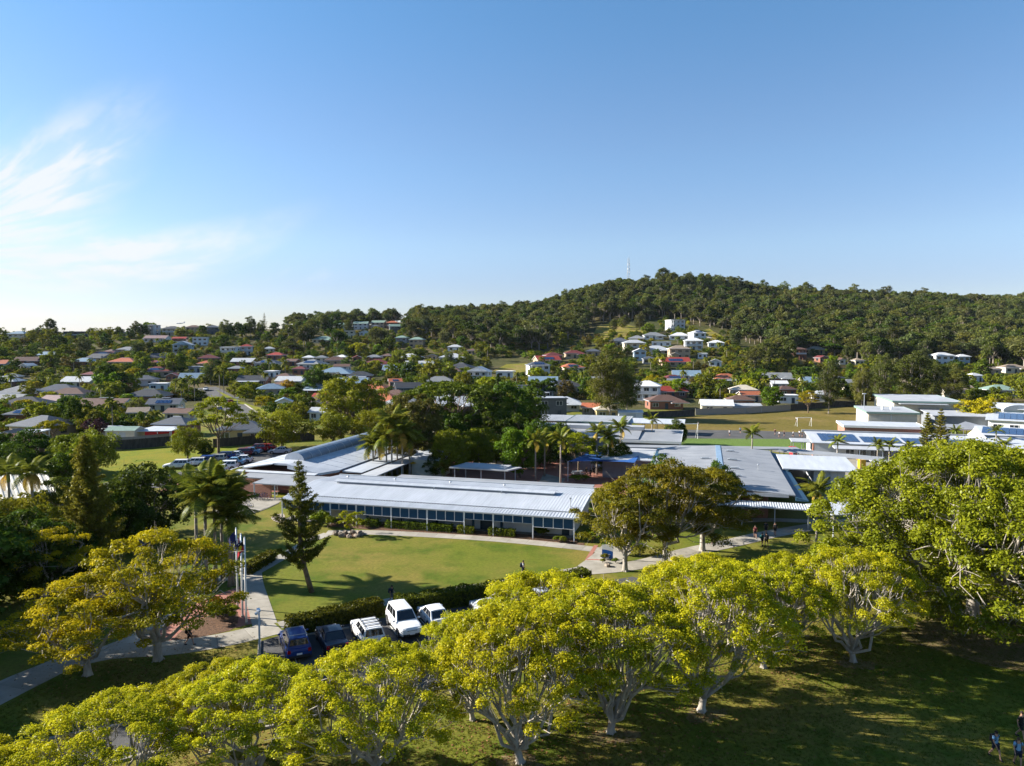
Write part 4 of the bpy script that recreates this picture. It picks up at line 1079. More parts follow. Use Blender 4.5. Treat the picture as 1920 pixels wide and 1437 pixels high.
shade_sail('shade_sail', 'teal shade net slung beyond the barrel shed near the right edge', [SP(1862, 778, 232), SP(1918, 778, 228), SP(1924, 757, 240), SP(1866, 760, 244)], 'teal_net')
# demountables and long covered roofs in front of the oval
for i, (px, py, YY, w_, d_, lab, rf) in enumerate((
    (1000, 812, 178, 12, 13, 'grey roofed demountable classroom left of its blue walled neighbour', 'roof_grey'),
    (1064, 812, 176, 14.5, 14, 'grey roofed demountable classroom with blue end wall below the tall gum', 'roof_grey'))):
    R = shed_block('demountable', lab, 'school building', AT(px, py, YY).to_2d().to_3d(), w_, d_, 3.2, 3.3, 'wall_tan' if i == 0 else 'wall_pale', 'roof_pale', trim='green_trim' if i else None, rib=0.6)
    for k in range(4): add_window(R, 1.8 + k * 2.8, -0.03, 1.7, 1.4, 1.0)
    b = MB(); b.box((w_ + .03, 6, 1.6), (0.05, 11, 2.6)); b.build('end_wall', M['wall_cream' if i == 0 else 'blue_sail'], R)
R = shed_block('classroom_block', 'long block with stepped grey roof behind the courtyard palms', 'school building', AT(988, 836, 148).to_2d().to_3d(), 22.5, 9, 3.4, 4.2, 'wall_grey', 'roof_grey', oh=0.6)
b = MB(); b.prism([(-1, 8), (23.5, 8), (23.5, 10.4), (-1, 10.4)], 4.2, [4.9, 4.9, 5.0, 5.0]); b.build('upper_roof', M['roof_pale'], R)
R = shed_block('shelter_shed', 'open sided white shelter at the oval edge right of the demountables', 'shelter', AT(1180, 812, 176).to_2d().to_3d(), 13, 6, 2.8, 3.3, roofm='roof_white', frontless=True, posts=5)
R = shed_block('classroom_block', 'grey roofed wing with white stepped gable edge near the round bush', 'school building', AT(1168, 840, 142).to_2d().to_3d(), 11, 12, 3.2, 4.0, 'wall_grey', 'roof_grey', trim='wall_white')
shed_block('covered_walkway', 'long flat grey walkway roof crossing behind the blue shade sail', 'walkway', AT(1150, 851, 134).to_2d().to_3d(), 34, 2.2, 3.0, 3.05, roofm='roof_grey', frontless=True, posts=8, rz=SRZ + .17)
# school building cut by the left edge
R = empty('library_block', G(-52, 990), 'brick block with striped cream metal roof and wall air conditioner at the left edge', 'school building', SRZ + 0.95)
b = MB(); b.box((4.2, 5, 1.5), (8.4, 10, 3.0)); b.build('wall', M['brick_wall'], R)
b = MB(); ribbed(b, -0.6, 9.0, -0.8, 3.1, 11, 4.4, 0.75, 0.09); b.build('roof', mat('roof_cream', (0.55, 0.52, 0.44), 0.55, 0.08, 0.5), R)
for k in range(3): add_window(R, 2 + k * 2.4, -0.03, 1.8, 1.6, 1.2)
b = MB(); b.box((8.55, 3.0, 1.2), (0.5, 1.3, 0.9)); b.tube([(8.82, 3.0, 1.2), (8.84, 3.0, 1.2)], 0.33, 12, 0); b.build('air_conditioner', M['post_white'], R)
for k in range(3): add_window(R, 8.45, 5.2 + k * 1.9, 1.8, 1.2, 1.5, math.pi / 2)
# ------------------------------------------------------------------ the suburb: every house a thing with walls, roof, windows
RC = dict(slate=(0.085, 0.095, 0.115), dark=(0.05, 0.052, 0.058), grey=(0.20, 0.21, 0.22), pale=(0.43, 0.45, 0.47), white=(0.62, 0.63, 0.64), red=(0.30, 0.045, 0.03),
          orange=(0.42, 0.13, 0.06), brown=(0.13, 0.075, 0.055), green=(0.20, 0.29, 0.24), blue=(0.17, 0.25, 0.33), maroon=(0.15, 0.035, 0.03), pink=(0.26, 0.18, 0.17), cream=(0.50, 0.45, 0.36), tan=(0.30, 0.24, 0.18))
WC = dict(white=(0.70, 0.71, 0.72), cream=(0.58, 0.53, 0.42), brick=(0.24, 0.11, 0.075), tan=(0.42, 0.32, 0.22), grey=(0.30, 0.31, 0.33), dark=(0.11, 0.12, 0.135), yellow=(0.52, 0.40, 0.20), blue=(0.38, 0.48, 0.56), pale=(0.50, 0.51, 0.52))
for k, c in RC.items(): mat('tiles_' + k, c, 0.6, 0.14, 1.1, bump=0.25, bscale=3.0, stretch=(1, 3, 1))
for k, c in WC.items(): mat('render_' + k, c, 0.85, 0.07, 0.7)
HOUSES = []      # (short name for neighbours' labels, location, pixel box)

def hip_roof(b, w, d, z, pitch, oh=0.55, th=0.22, cx=0.0, cy=0.0, m=0):
    W, D = w / 2 + oh, d / 2 + oh
    r = min(W, D); h = r * pitch
    if W >= D: r0, r1 = (-(W - D), 0), (W - D, 0)
    else: r0, r1 = (0, -(D - W)), (0, D - W)
    c = [(-W, -D), (W, -D), (W, D), (-W, D)]
    P = [(cx + x, cy + y, z) for x, y in c]; A = (cx + r0[0], cy + r0[1], z + h); B = (cx + r1[0], cy + r1[1], z + h)
    if W >= D:
        b.face([P[0], P[1], B, A], m); b.face([P[1], P[2], B], m); b.face([P[2], P[3], A, B], m); b.face([P[3], P[0], A], m)
    else:
        b.face([P[0], P[1], A], m); b.face([P[1], P[2], B, A], m); b.face([P[2], P[3], B], m); b.face([P[3], P[0], A, B], m)
    Q = [(x, y, z - th) for x, y, _ in P]
    for k in range(4):
        j = (k + 1) % 4; b.face([Q[k], Q[j], P[j], P[k]], 1)
    b.face(Q[::-1], 1)
    return h
def gable_roof(b, w, d, z, pitch, axis='x', oh=0.5, th=0.2, cx=0.0, cy=0.0, m=0, wm=2):
    """ridge along axis; gable triangles use material wm"""
    W, D = w / 2, d / 2
    if axis == 'x':
        h = D * pitch; o = oh * pitch
        A = lambda x, y, zz: (cx + x, cy + y, zz)
        for s in (-1, 1):
            q = [A(-W - oh, s * (D + oh), z - o), A(W + oh, s * (D + oh), z - o), A(W + oh, 0, z + h), A(-W - oh, 0, z + h)]
            b.face(q if s < 0 else q[::-1], m); b.face([(p[0], p[1], p[2] - th) for p in (q[::-1] if s < 0 else q)], 1)
            b.face([(q[0][0], q[0][1], q[0][2] - th), (q[1][0], q[1][1], q[1][2] - th), q[1], q[0]], 1)
            for e in ((0, 3), (1, 2)):
                a, c = q[e[0]], q[e[1]]; b.face([(a[0], a[1], a[2] - th), (c[0], c[1], c[2] - th), c, a], 1)
        for s in (-1, 1): b.face([A(s * W, -D, z - .02), A(s * W, D, z - .02), A(s * W, 0, z + h - .05)], wm)
    else:
        h = W * pitch; o = oh * pitch
        for s in (-1, 1):
            q = [(cx + s * (W + oh), cy - D - oh, z - o), (cx + s * (W + oh), cy + D + oh, z - o), (cx, cy + D + oh, z + h), (cx, cy - D - oh, z + h)]
            b.face(q if s > 0 else q[::-1], m); b.face([(p[0], p[1], p[2] - th) for p in q], 1)
            b.face([(q[0][0], q[0][1], q[0][2] - th), (q[1][0], q[1][1], q[1][2] - th), q[1], q[0]], 1)
            for e in ((0, 3), (1, 2)):
                a, c = q[e[0]], q[e[1]]; b.face([(a[0], a[1], a[2] - th), (c[0], c[1], c[2] - th), c, a], 1)
        for s in (-1, 1): b.face([(cx - W, cy + s * D, z - .02), (cx + W, cy + s * D, z - .02), (cx, cy + s * D, z + h - .05)], wm)
    return h

def house(px, py, wpx, kind, st, roof, wall, label, short=None, flags='', rz=None, dr=0.68, depth=None, cat='house'):
    p = AT(px, py, depth) if depth else GT(px, py)
    if depth: p.z = terr(p.x, p.y)
    w = max(5.0, wpx * p.y / FPX * (0.88 if p.y > 300 else 0.97))
    r = random.Random(int(px * 7 + py * 13))
    rz = r.uniform(-0.30, 0.30) if rz is None else rz
    # the photograph shows the house's whole width, so a turned house is narrower than it looks
    d = max(5.0, min(w * dr, 13.0))
    w = max(5.0, w - abs(math.sin(rz)) * d * 0.8)
    H = 2.75 * st
    c = p + Vector((-math.sin(rz), math.cos(rz), 0)) * d / 2
    zmin = min(terr(c.x + a * w / 2, c.y + b_ * d / 2) for a in (-1, 1) for b_ in (-1, 1)) - p.z
    R = empty('house' if 'S' not in flags else 'shed', (c.x, c.y, p.z), label, cat, rz)
    wm, rm = M_('render_' + wall), M_('tiles_' + roof)
    b = MB(); z0 = min(0, zmin) - 0.4
    b.box((0, 0, (z0 + H) / 2), (w, d, H - z0))
    if 'w' in flags: b.box((-w * .27, -d / 2 - 1.0, (z0 + 2.7) / 2), (w * .38, 2.2, 2.7 - z0))
    b.build('wall', wm, R)
    fas = M['wall_white'] if roof not in ('dark', 'slate', 'brown', 'maroon') else M['post_grey']
    b = MB(); pt = 0.40
    if kind == 'h':
        hh = hip_roof(b, w, d, H + .2, pt)
    elif kind == 'g': hh = gable_roof(b, w, d, H + .05, 0.42, 'y')
    elif kind == 's': hh = gable_roof(b, w, d, H + .05, 0.42, 'x')
    else:
        b.box((0, 0, H + .18), (w + .7, d + .7, 0.32)); b.box((0, 0, H + .39), (w - .5, d - .5, 0.1), m=1); hh = 0.4
    if 'w' in flags: gable_roof(b, w * .38, 3.2, 2.72, 0.4, 'y', cx=-w * .27, cy=-d / 2 - .6)
    if 'v' in flags: hip_roof(b, w * .45, d * .6, H - 0.35, pt * .9, cx=w * .38, cy=-d * .42)
    ro = b.build('roof', [rm, fas, wm], R)
    if kind in ('h', 's') and 'c' in flags:
        b = MB(); b.box((0, 0, H + .22 + hh), (max(1.0, abs(w - d)), 0.35, 0.14)); b.build('ridge_cap', M['wall_white'], ro)
    # windows on the faces one can see, storey by storey
    n = max(2, int(w / 3.2))
    for s in range(st):
        z = 1.55 + 2.75 * s
        for k in range(n):
            x = -w / 2 + w * (k + .5) / n
            if 'w' in flags and x < -w * .06 and s == 0: continue
            if s == 0 and k == n // 2: add_door(R, x, -d / 2 - .02, 0.05, 1.1, 2.05); continue
            add_window(R, x, -d / 2 - .02, z, min(1.9, w / n * .6), 1.25, frame=(p.y < 330))
        for sg in (-1, 1): add_window(R, sg * (w / 2 + .02), 0, z, 1.6, 1.2, math.pi / 2, frame=False)
    if 'b' in flags:      # balcony with rail
        for s in range(1, st):
            b = MB(); b.box((0, -d / 2 - .85, 2.75 * s - .02), (w * .86, 1.7, 0.22)); b.box((0, -d / 2 - 1.66, 2.75 * s + .55), (w * .86, 0.08, 0.9), m=1)
            b.build('balcony', [wm, M_('render_pale')], R)
        b = MB()
        for k in range(4): b.box((-w * .42 + w * .84 * k / 3, -d / 2 - 1.55, (2.75 * st + z0) / 2), (0.28, 0.28, 2.75 * st - z0))
        b.box((0, -d / 2 - .8, 2.75 * st + .1), (w * .9, 2.0, 0.16)); b.build('balcony_post', wm, R)
    if 'p' in flags:      # patio roof on posts in front
        b = MB(); b.prism([(-w * .45, -d / 2 - 3.4), (w * .3, -d / 2 - 3.4), (w * .3, -d / 2 - .1), (-w * .45, -d / 2 - .1)], 2.2, [2.32, 2.32, 2.5, 2.5]); b.build('patio_roof', M['roof_white'], R)
        b = MB()
        for x in (-w * .44, -w * .1, w * .29): b.box((x, -d / 2 - 3.3, (2.2 + z0) / 2), (0.12, 0.12, 2.2 - z0))
        b.build('patio_post', M['post_white'], R)
    if 'e' in flags:      # solar panels on the front slope
        b = MB(); W, D = w / 2 + .55, d / 2 + .55
        nx, ny = max(3, int(w * .5)), 2; base = -D * .86; top = -D * .36
        for i in range(nx):
            for j in range(ny):
                xa = -w * .25 + w * .5 * (i + .05) / nx; xb = -w * .25 + w * .5 * (i + .95) / nx
                ya = base + (top - base) * (j + .04) / ny; yb = base + (top - base) * (j + .96) / ny
                f = (lambda y: H + .2 + (D + y) * pt + .08) if kind == 'h' else ((lambda y: H + .05 + (D - .55 + y + 0) * .42 + .1) if kind == 's' else (lambda y: H + .55))
                b.prism([(xa, ya), (xb, ya), (xb, yb), (xa, yb)], [f(ya), f(ya), f(yb), f(yb)], [f(ya) + .05, f(ya) + .05, f(yb) + .05, f(yb) + .05])
        b.build('solar_array', M['solar'], ro)
    if 'k' in flags:
        b = MB(); b.box((w * .2, d * .1, H + hh * .9 + .2), (0.9, 0.7, 1.6)); b.build('chimney', M_('render_brick'), ro)
    top = PIX((c.x, c.y, p.z + H + hh)); h0 = wpx / 2
    HOUSES.append((short or label, c, (px - h0, min(top[1], py - 8), px + h0, py)))
    return R
def M_(n): return _MC[n]

HT = [
 # left ridge skyline
 (318, 630, 36, 'h', 2, 'dark', 'cream', 'house with dark pyramid roof and tiered verandahs on the left ridge skyline', 'the pyramid roofed ridge house', 'b'),
 (361, 627, 28, 'h', 2, 'brown', 'tan', 'brown brick house with hipped roof just right of the pyramid roofed ridge house', 'the brown brick ridge house', ''),
 (398, 627, 28, 'h', 2, 'slate', 'dark', 'dark house with low hipped roof between ridge trees, right of the brown brick one', 'the dark ridge house', ''),
 (279, 630, 30, 'f', 3, 'white', 'pale', 'stepped pale modern house with flat roofs on the left ridge', 'the stepped ridge house', 'b'),
 (236, 630, 22, 'f', 1, 'grey', 'grey', 'small flat grey house half sunk in trees on the left ridge', 'the flat grey ridge house', ''),
 (142, 636, 52, 'f', 2, 'slate', 'dark', 'long dark flat roofed house on the far left ridge', 'the long dark ridge house', 'b'),
 (30, 640, 36, 'h', 2, 'blue', 'cream', 'pale bluish roofed house at the far left end of the skyline', 'the bluish roofed skyline house', ''),
 (289, 642, 46, 's', 1, 'pink', 'white', 'long low house with lilac grey roof and white columns below the ridge', 'the lilac roofed house', 'b'),
 (335, 650, 28, 's', 2, 'red', 'brick', 'house with dark red roof and red walls below the pyramid roofed house', 'the red walled house', 'b'),
 (375, 648, 34, 'f', 2, 'white', 'white', 'white flat roofed modern house right of the red walled one', 'the white flat house', ''),
 (341, 662, 40, 'g', 2, 'white', 'blue', 'pale blue gabled house with tall windows under the red walled house', 'the pale blue gabled house', 'b'),
 (428, 668, 36, 'f', 2, 'white', 'white', 'white cubic house with stepped parapets among dark trees', 'the white cubic house', 'b'),
 (462, 666, 28, 'h', 2, 'red', 'white', 'white house with red hipped roof beside the white cubic house', 'the red roofed white house', 'b'),
 (234, 664, 36, 'h', 1, 'grey', 'tan', 'broad grey roofed house on the left slope above the street end', 'the broad grey slope house', 'v'),
 (203, 668, 26, 'h', 1, 'brown', 'tan', 'low brown roofed house left of the broad grey slope house', 'the low brown slope house', ''),
 (386, 692, 36, 'h', 1, 'orange', 'tan', 'house with two orange tiled roofs above the palm avenue', 'the orange tiled house', 'v'),
 (366, 699, 28, 'f', 1, 'blue', 'pale', 'flat blue grey roof in front of the orange tiled house', 'the flat blue house', ''),
 (441, 702, 30, 'h', 1, 'grey', 'brick', 'grey hipped house right of the orange tiled house', 'the grey hip house', ''),
 (45, 695, 22, 'g', 1, 'white', 'white', 'small white gabled house peeping from trees at far left', 'the small white gable', ''),
 (140, 727, 66, 's', 1, 'pale', 'cream', 'long white edged low roof across the left suburb', 'the long white edged house', ''),
 (20, 718, 34, 'h', 1, 'grey', 'tan', 'grey roofed house at the left picture edge below the small white gable', 'the left edge grey house', ''),
 (165, 714, 34, 'h', 1, 'maroon', 'brick', 'dark red roofed house behind the long white edged roof', 'the dark red suburb house', ''),
 (270, 724, 48, 'h', 1, 'slate', 'pale', 'slate blue hipped house above the low white roofs', 'the slate blue hip house', 'c'),
 (296, 733, 40, 'f', 1, 'white', 'white', 'pair of low white flat roofs left of the palm avenue', 'the low white roofs', ''),
 (322, 715, 22, 'g', 1, 'red', 'brick', 'little red gable roof left of the palm avenue', 'the little red gable', ''),
 (28, 745, 50, 'h', 1, 'grey', 'brick', 'grey hip roofed house among palms at the left edge', 'the palm side grey house', ''),
 (95, 768, 70, 's', 1, 'pink', 'brick', 'pinkish brown tiled house behind the solar roof on the left', 'the pinkish brown house', ''),
 # near left rows
 (38, 797, 62, 'h', 1, 'slate', 'brick', 'slate hipped house with long row of solar panels at left', 'the left solar house', 'e'),
 (52, 822, 112, 'h', 1, 'slate', 'tan', 'wide slate tiled brick house with sagging verandah on the far left', 'the wide slate house', ''),
 (12, 842, 46, 'g', 1, 'dark', 'dark', 'dark tiled gable roof at the left edge beside the white carport', 'the dark left gable', ''),
 (36, 850, 66, 's', 1, 'maroon', 'brick', 'low maroon roof at lower left in front of the white carport', 'the maroon roof', ''),
 (305, 773, 62, 's', 1, 'slate', 'cream', 'slate house with white ridge capping and a solar array in the middle row', 'the white capped slate house', 'ce'),
 (330, 792, 50, 's', 1, 'brown', 'cream', 'brown tiled house with pale gable cap behind the navy hip roof', 'the pale capped house', 'c'),
 (318, 818, 74, 'h', 1, 'slate', 'brick', 'navy tiled hip house with white patio roof behind the paling fence', 'the navy hip house', 'cp'),
 (450, 829, 92, 'h', 1, 'slate', 'yellow', 'slate tiled yellow walled house behind the car park trees', 'the yellow walled house', 'cv'),
 (258, 790, 40, 's', 1, 'tan', 'dark', 'dark open garage with tan roof left of the navy hip house', 'the dark garage', ''),
 # middle suburb
 (556, 626, 14, 'f', 2, 'tan', 'tan', 'small tan tower like house on the middle ridge', 'the tan tower house', ''),
 (642, 622, 32, 'h', 2, 'green', 'pale', 'green hip roofed townhouse, leftmost of the upper green row', 'the first green townhouse', 'b'),
 (676, 618, 30, 's', 2, 'green', 'pale', 'long green roofed townhouse in the centre of the upper green row', 'the centre green townhouse', ''),
 (708, 616, 30, 's', 2, 'green', 'tan', 'green roofed townhouse beneath the brick ridge house', 'the high green townhouse', ''),
 (604, 644, 46, 'h', 1, 'green', 'cream', 'wide pale green roofed house lowest of the left green group', 'the wide pale green house', 'v'),
 (682, 630, 20, 'g', 1, 'green', 'white', 'small gabled green unit with pale yellow front', 'the small green gable', ''),
 (742, 624, 28, 's', 2, 'green', 'dark', 'shaded green roofed townhouse right of the upper row', 'the shaded green townhouse', ''),
 (752, 648, 26, 'h', 2, 'green', 'grey', 'dark green hip roof below the shaded green townhouse', 'the low green hip', ''),
 (780, 652, 32, 'h', 2, 'green', 'tan', 'green hip roofed block at the right end of the green group', 'the right green block', ''),
 (655, 634, 22, 'f', 2, 'cream', 'cream', 'cream flat walled unit under the leftmost green townhouse', 'the cream unit', ''),
 (735, 605, 24, 'h', 2, 'orange', 'brick', 'orange brick house on top of the middle ridge', 'the orange ridge house', 'b'),
 (703, 603, 16, 'h', 1, 'slate', 'grey', 'small slate roof left of the orange brick ridge house', 'the small slate ridge roof', ''),
 (756, 605, 12, 'h', 1, 'orange', 'cream', 'tiny peach house right of the orange brick ridge house', 'the tiny peach house', ''),
 (505, 662, 24, 'h', 1, 'pale', 'cream', 'pale hipped house at the foot of the middle ridge trees', 'the pale foot house', ''),
 (515, 675, 36, 'h', 1, 'red', 'brick', 'broad dark red roof below the pale hipped house', 'the broad dark red roof', ''),
 (578, 680, 24, 'h', 1, 'white', 'cream', 'white pyramid roofed house left of the grey middle houses', 'the white pyramid house', ''),
 (602, 680, 24, 'h', 1, 'grey', 'cream', 'grey hip house right next to the white pyramid house', 'the grey pyramid neighbour', ''),
 (545, 686, 28, 's', 1, 'brown', 'brick', 'brown roofed house with two gables left of the white pyramid house', 'the two gable brown house', 'w'),
 (638, 679, 28, 'h', 1, 'white', 'tan', 'white hip roofed house behind a bright green hedge', 'the white hip house', ''),
 (670, 679, 22, 'g', 1, 'red', 'brick', 'small red tiled gable right of the white hip house', 'the red tiled gable', ''),
 (700, 679, 30, 'h', 1, 'grey', 'brick', 'grey hip house with front gable right of the red tiled gable', 'the grey front gable house', 'w'),
 (724, 676, 24, 'h', 1, 'brown', 'brick', 'brown hipped house at the end of the middle house row', 'the end brown house', ''),
 (640, 697, 32, 's', 1, 'brown', 'white', 'white walled house with brown tiles in front of the white hip house', 'the white walled brown roof', ''),
 (560, 703, 30, 'h', 1, 'maroon', 'brick', 'maroon hip roofed house left of the big olive tree', 'the maroon hip house', ''),
 (505, 708, 28, 'f', 1, 'white', 'white', 'white flat house with blue shadowed front, centre left', 'the white flat centre house', ''),
 (530, 718, 36, 'h', 1, 'brown', 'brick', 'brown hip house below the maroon hip roof', 'the brown centre house', ''),
 (540, 726, 60, 's', 1, 'pale', 'pale', 'long pale roofed house in the row left of the olive tree', 'the long pale house', ''),
 (527, 734, 44, 'h', 1, 'brown', 'brick', 'low brown roofed house between the long pale one and the slate one', 'the low centre brown house', ''),
 (508, 743, 58, 'h', 1, 'blue', 'tan', 'wide grey blue hip roofed house above the yellow bush', 'the wide blue hip house', ''),
 (602, 758, 40, 's', 1, 'red', 'brick', 'red walled house peeping left of the olive tree', 'the red walled centre house', ''),
 (532, 768, 22, 'g', 1, 'blue', 'white', 'small blue gabled garage with white front', 'the small blue garage', ''),
 (596, 790, 34, 's', 1, 'pale', 'white', 'pale garage roof behind the rounded olive shrubs', 'the pale garage', ''),
 (895, 719, 52, 'g', 2, 'white', 'white', 'big white two storey house with balconies and gable in the centre', 'the big white villa', 'b'),
 (946, 708, 40, 'f', 1, 'white', 'white', 'low white flat house right of the big white villa', 'the low white neighbour', ''),
 (768, 739, 58, 's', 1, 'dark', 'dark', 'dark roofed house with glazed front above the spreading tree', 'the glazed dark house', ''),
 (742, 727, 30, 's', 1, 'orange', 'brick', 'orange roofed house with solar panels behind the glazed dark house', 'the orange solar house', 'e'),
 (810, 676, 18, 'g', 1, 'brown', 'tan', 'small brown gabled house under the valley gums', 'the valley gable', ''),
 (852, 659, 30, 'h', 1, 'pale', 'white', 'pale roofed house tucked deep among valley trees', 'the valley pale house', ''),
 (884, 666, 18, 'h', 1, 'brown', 'tan', 'small tan house right of the valley pale house', 'the valley tan house', ''),
 # hillside houses
 (1271, 622, 38, 'f', 3, 'white', 'white', 'three level white modern house alone at the top of the clearing', 'the top white house', 'b'),
 (1274, 638, 46, 'h', 1, 'white', 'white', 'white house with very broad hipped roof below the top house', 'the broad white hip house', ''),
 (1312, 641, 34, 'h', 2, 'white', 'white', 'white hipped house with roof solar panels beside the concrete drive', 'the white solar hip house', 'e'),
 (1226, 637, 42, 'h', 1, 'grey', 'white', 'grey hip roofed white house left of the broad white roof', 'the grey hip white house', 'v'),
 (1193, 643, 38, 'h', 1, 'grey', 'tan', 'large grey hipped house at the left of the hillside cluster', 'the large grey hillside house', ''),
 (1160, 648, 42, 'h', 1, 'slate', 'grey', 'slate hip house lowest on the left end of the hillside row', 'the slate hillside house', 'v'),
 (1240, 650, 44, 'f', 1, 'white', 'white', 'long white flat roofed modern house across the hillside', 'the long white modern house', ''),
 (1190, 661, 44, 'h', 2, 'pale', 'cream', 'pale cream house with terraces below the slate one', 'the terraced cream house', 'b'),
 (1301, 657, 40, 'h', 2, 'white', 'white', 'tall white two storey house with blue shaded front at the hill foot', 'the tall white house', 'b'),
 (1343, 652, 36, 'h', 1, 'white', 'white', 'white hipped house at the right end of the hillside cluster', 'the right white house', ''),
 (1232, 665, 54, 'h', 1, 'pale', 'pale', 'pale grey double hip roof in the middle of the hillside', 'the double hip house', 'v'),
 (1275, 673, 44, 'h', 2, 'tan', 'tan', 'brownish two storey house with tan garage front', 'the tan garage house', 'w'),
 (1200, 677, 26, 'g', 2, 'white', 'blue', 'narrow white gabled house with blue front behind the tall gum', 'the narrow white gable', ''),
 (1218, 683, 26, 'h', 1, 'slate', 'grey', 'small slate house right of the narrow white gable', 'the small slate house', ''),
 (1268, 688, 60, 's', 1, 'red', 'tan', 'long bright red roof with dark solar panels below the hillside', 'the long red roof', 'e'),
 (1341, 688, 30, 'g', 1, 'pale', 'white', 'pale gabled house with white bargeboards right of the long red roof', 'the pale bargeboard house', ''),
 (1317, 673, 22, 'f', 1, 'white', 'white', 'small white flat garage right of the tan garage house', 'the small white garage', ''),
 (1040, 676, 40, 'h', 1, 'maroon', 'brick', 'dark red hip house, left of the dark red hillside pair', 'the left maroon hill house', ''),
 (1078, 672, 40, 'h', 1, 'maroon', 'tan', 'dark red hip house with front wing near the mast hill foot', 'the maroon wing house', 'v'),
 (1112, 668, 30, 'h', 1, 'slate', 'tan', 'slate roofed house between the dark red ones and the yellow grass', 'the slate grass house', ''),
 (1030, 684, 58, 's', 1, 'red', 'tan', 'vivid red roofed long house with panels below the dark red ones', 'the vivid red roof', 'e'),
 (1012, 706, 50, 'h', 2, 'slate', 'white', 'white two storey house with slate hip and panels near the grass slope', 'the white slate hip house', 'eb'),
 (1077, 700, 54, 'h', 1, 'orange', 'cream', 'orange tiled hip house with panels right of the white slate hip', 'the orange hip house', 'e'),
 # right of the gum, behind the oval
 (1212, 752, 58, 'h', 2, 'white', 'white', 'white two storey modern house beside the tall gum behind the oval', 'the white modern house', 'b'),
 (1262, 747, 60, 's', 1, 'red', 'brick', 'bright red roofed low house right of the white modern house', 'the bright red roof', ''),
 (1250, 768, 66, 'h', 1, 'brown', 'brick', 'brown tiled house behind the dark paling fence', 'the brown fence house', 'v'),
 (1345, 776, 64, 's', 1, 'white', 'cream', 'cream shed with white roof and blue gable stripe behind the sheet fence', 'the cream shed', ''),
 (1395, 745, 54, 'h', 1, 'cream', 'cream', 'cream roofed house with orange lower roof behind bushes', 'the cream roofed house', ''),
 (1410, 754, 40, 's', 1, 'orange', 'tan', 'orange tiled gable in front of the cream roofed house', 'the orange gable', ''),
 (1390, 766, 50, 'h', 1, 'brown', 'brick', 'brown hip house between the cream shed and the sheet fence bushes', 'the brown hip by the shed', ''),
 (1055, 772, 66, 'h', 1, 'pale', 'pale', 'pale grey roofed house with broad gables behind the demountables', 'the broad pale house', 'v'),
 (1035, 783, 60, 'f', 2, 'slate', 'dark', 'dark grey boxy two level house in front of the broad pale house', 'the dark box house', ''),
 (1108, 780, 40, 's', 1, 'orange', 'tan', 'small terracotta roofed house left of the tall gum trunk', 'the terracotta house', ''),
 (1140, 787, 44, 'h', 1, 'cream', 'yellow', 'cream walled house half hidden by the tall gum trunk', 'the cream gum house', ''),
 (1500, 674, 26, 'h', 2, 'brown', 'brick', 'brown brick two storey house at the forest edge on the right', 'the brown forest house', 'b'),
 (1532, 664, 36, 'h', 1, 'tan', 'yellow', 'yellowish house with pale roof behind the brown forest house', 'the yellow forest house', ''),
 (1545, 680, 22, 'g', 1, 'maroon', 'brick', 'dark red gable just below the yellowish forest house', 'the forest red gable', ''),
 (1583, 684, 20, 'g', 1, 'brown', 'white', 'small white gable front facing left at the forest foot', 'the forest white gable', ''),
 (1612, 686, 22, 'h', 1, 'tan', 'cream', 'small cream house right of the white gable front', 'the forest cream house', ''),
 (1772, 686, 40, 'h', 2, 'white', 'white', 'white hip roofed two storey house under the forest at right', 'the white forest house', ''),
 (1808, 688, 24, 'h', 2, 'white', 'blue', 'smaller white house right of the white forest house', 'the small white forest house', ''),
 (1833, 716, 32, 'h', 1, 'white', 'white', 'low white hip house below the tan roofs at right', 'the low white right house', ''),
 (1862, 703, 34, 'h', 1, 'tan', 'tan', 'tan hip roofed house left of the edge house at right', 'the tan right house', ''),
 (1905, 700, 44, 'h', 1, 'tan', 'cream', 'tan roofed house at the right edge under the forest', 'the right edge house', 'v'),
 (1597, 744, 32, 'h', 2, 'grey', 'cream', 'cream two storey house with grey roof between oval gums', 'the cream oval house', 'p'),
 (1478, 744, 38, 'h', 1, 'brown', 'brick', 'brown roofed house beside the round oval tree', 'the brown oval house', ''),
 (1462, 731, 34, 's', 1, 'white', 'white', 'white roofed house behind the brown oval house', 'the white oval house', ''),
 (1478, 757, 40, 'f', 1, 'white', 'white', 'white carport like house behind the paling fence of the oval', 'the white fence house', ''),
 (1540, 754, 40, 'h', 1, 'pale', 'cream', 'pale house behind the small leafy oval tree', 'the pale oval house', ''),
 (1800, 745, 60, 's', 1, 'tan', 'cream', 'long tan roof behind the right hand gums', 'the long tan house', ''),
 (1880, 745, 60, 'h', 1, 'green', 'cream', 'muted green roofed house near the teal net', 'the muted green house', ''),
]
for (px, py, w_, kd, st_, rf, wl, lab, sh, fl) in HT:
    house(px, py, w_, kd, st_, rf, wl, lab, sh, fl)
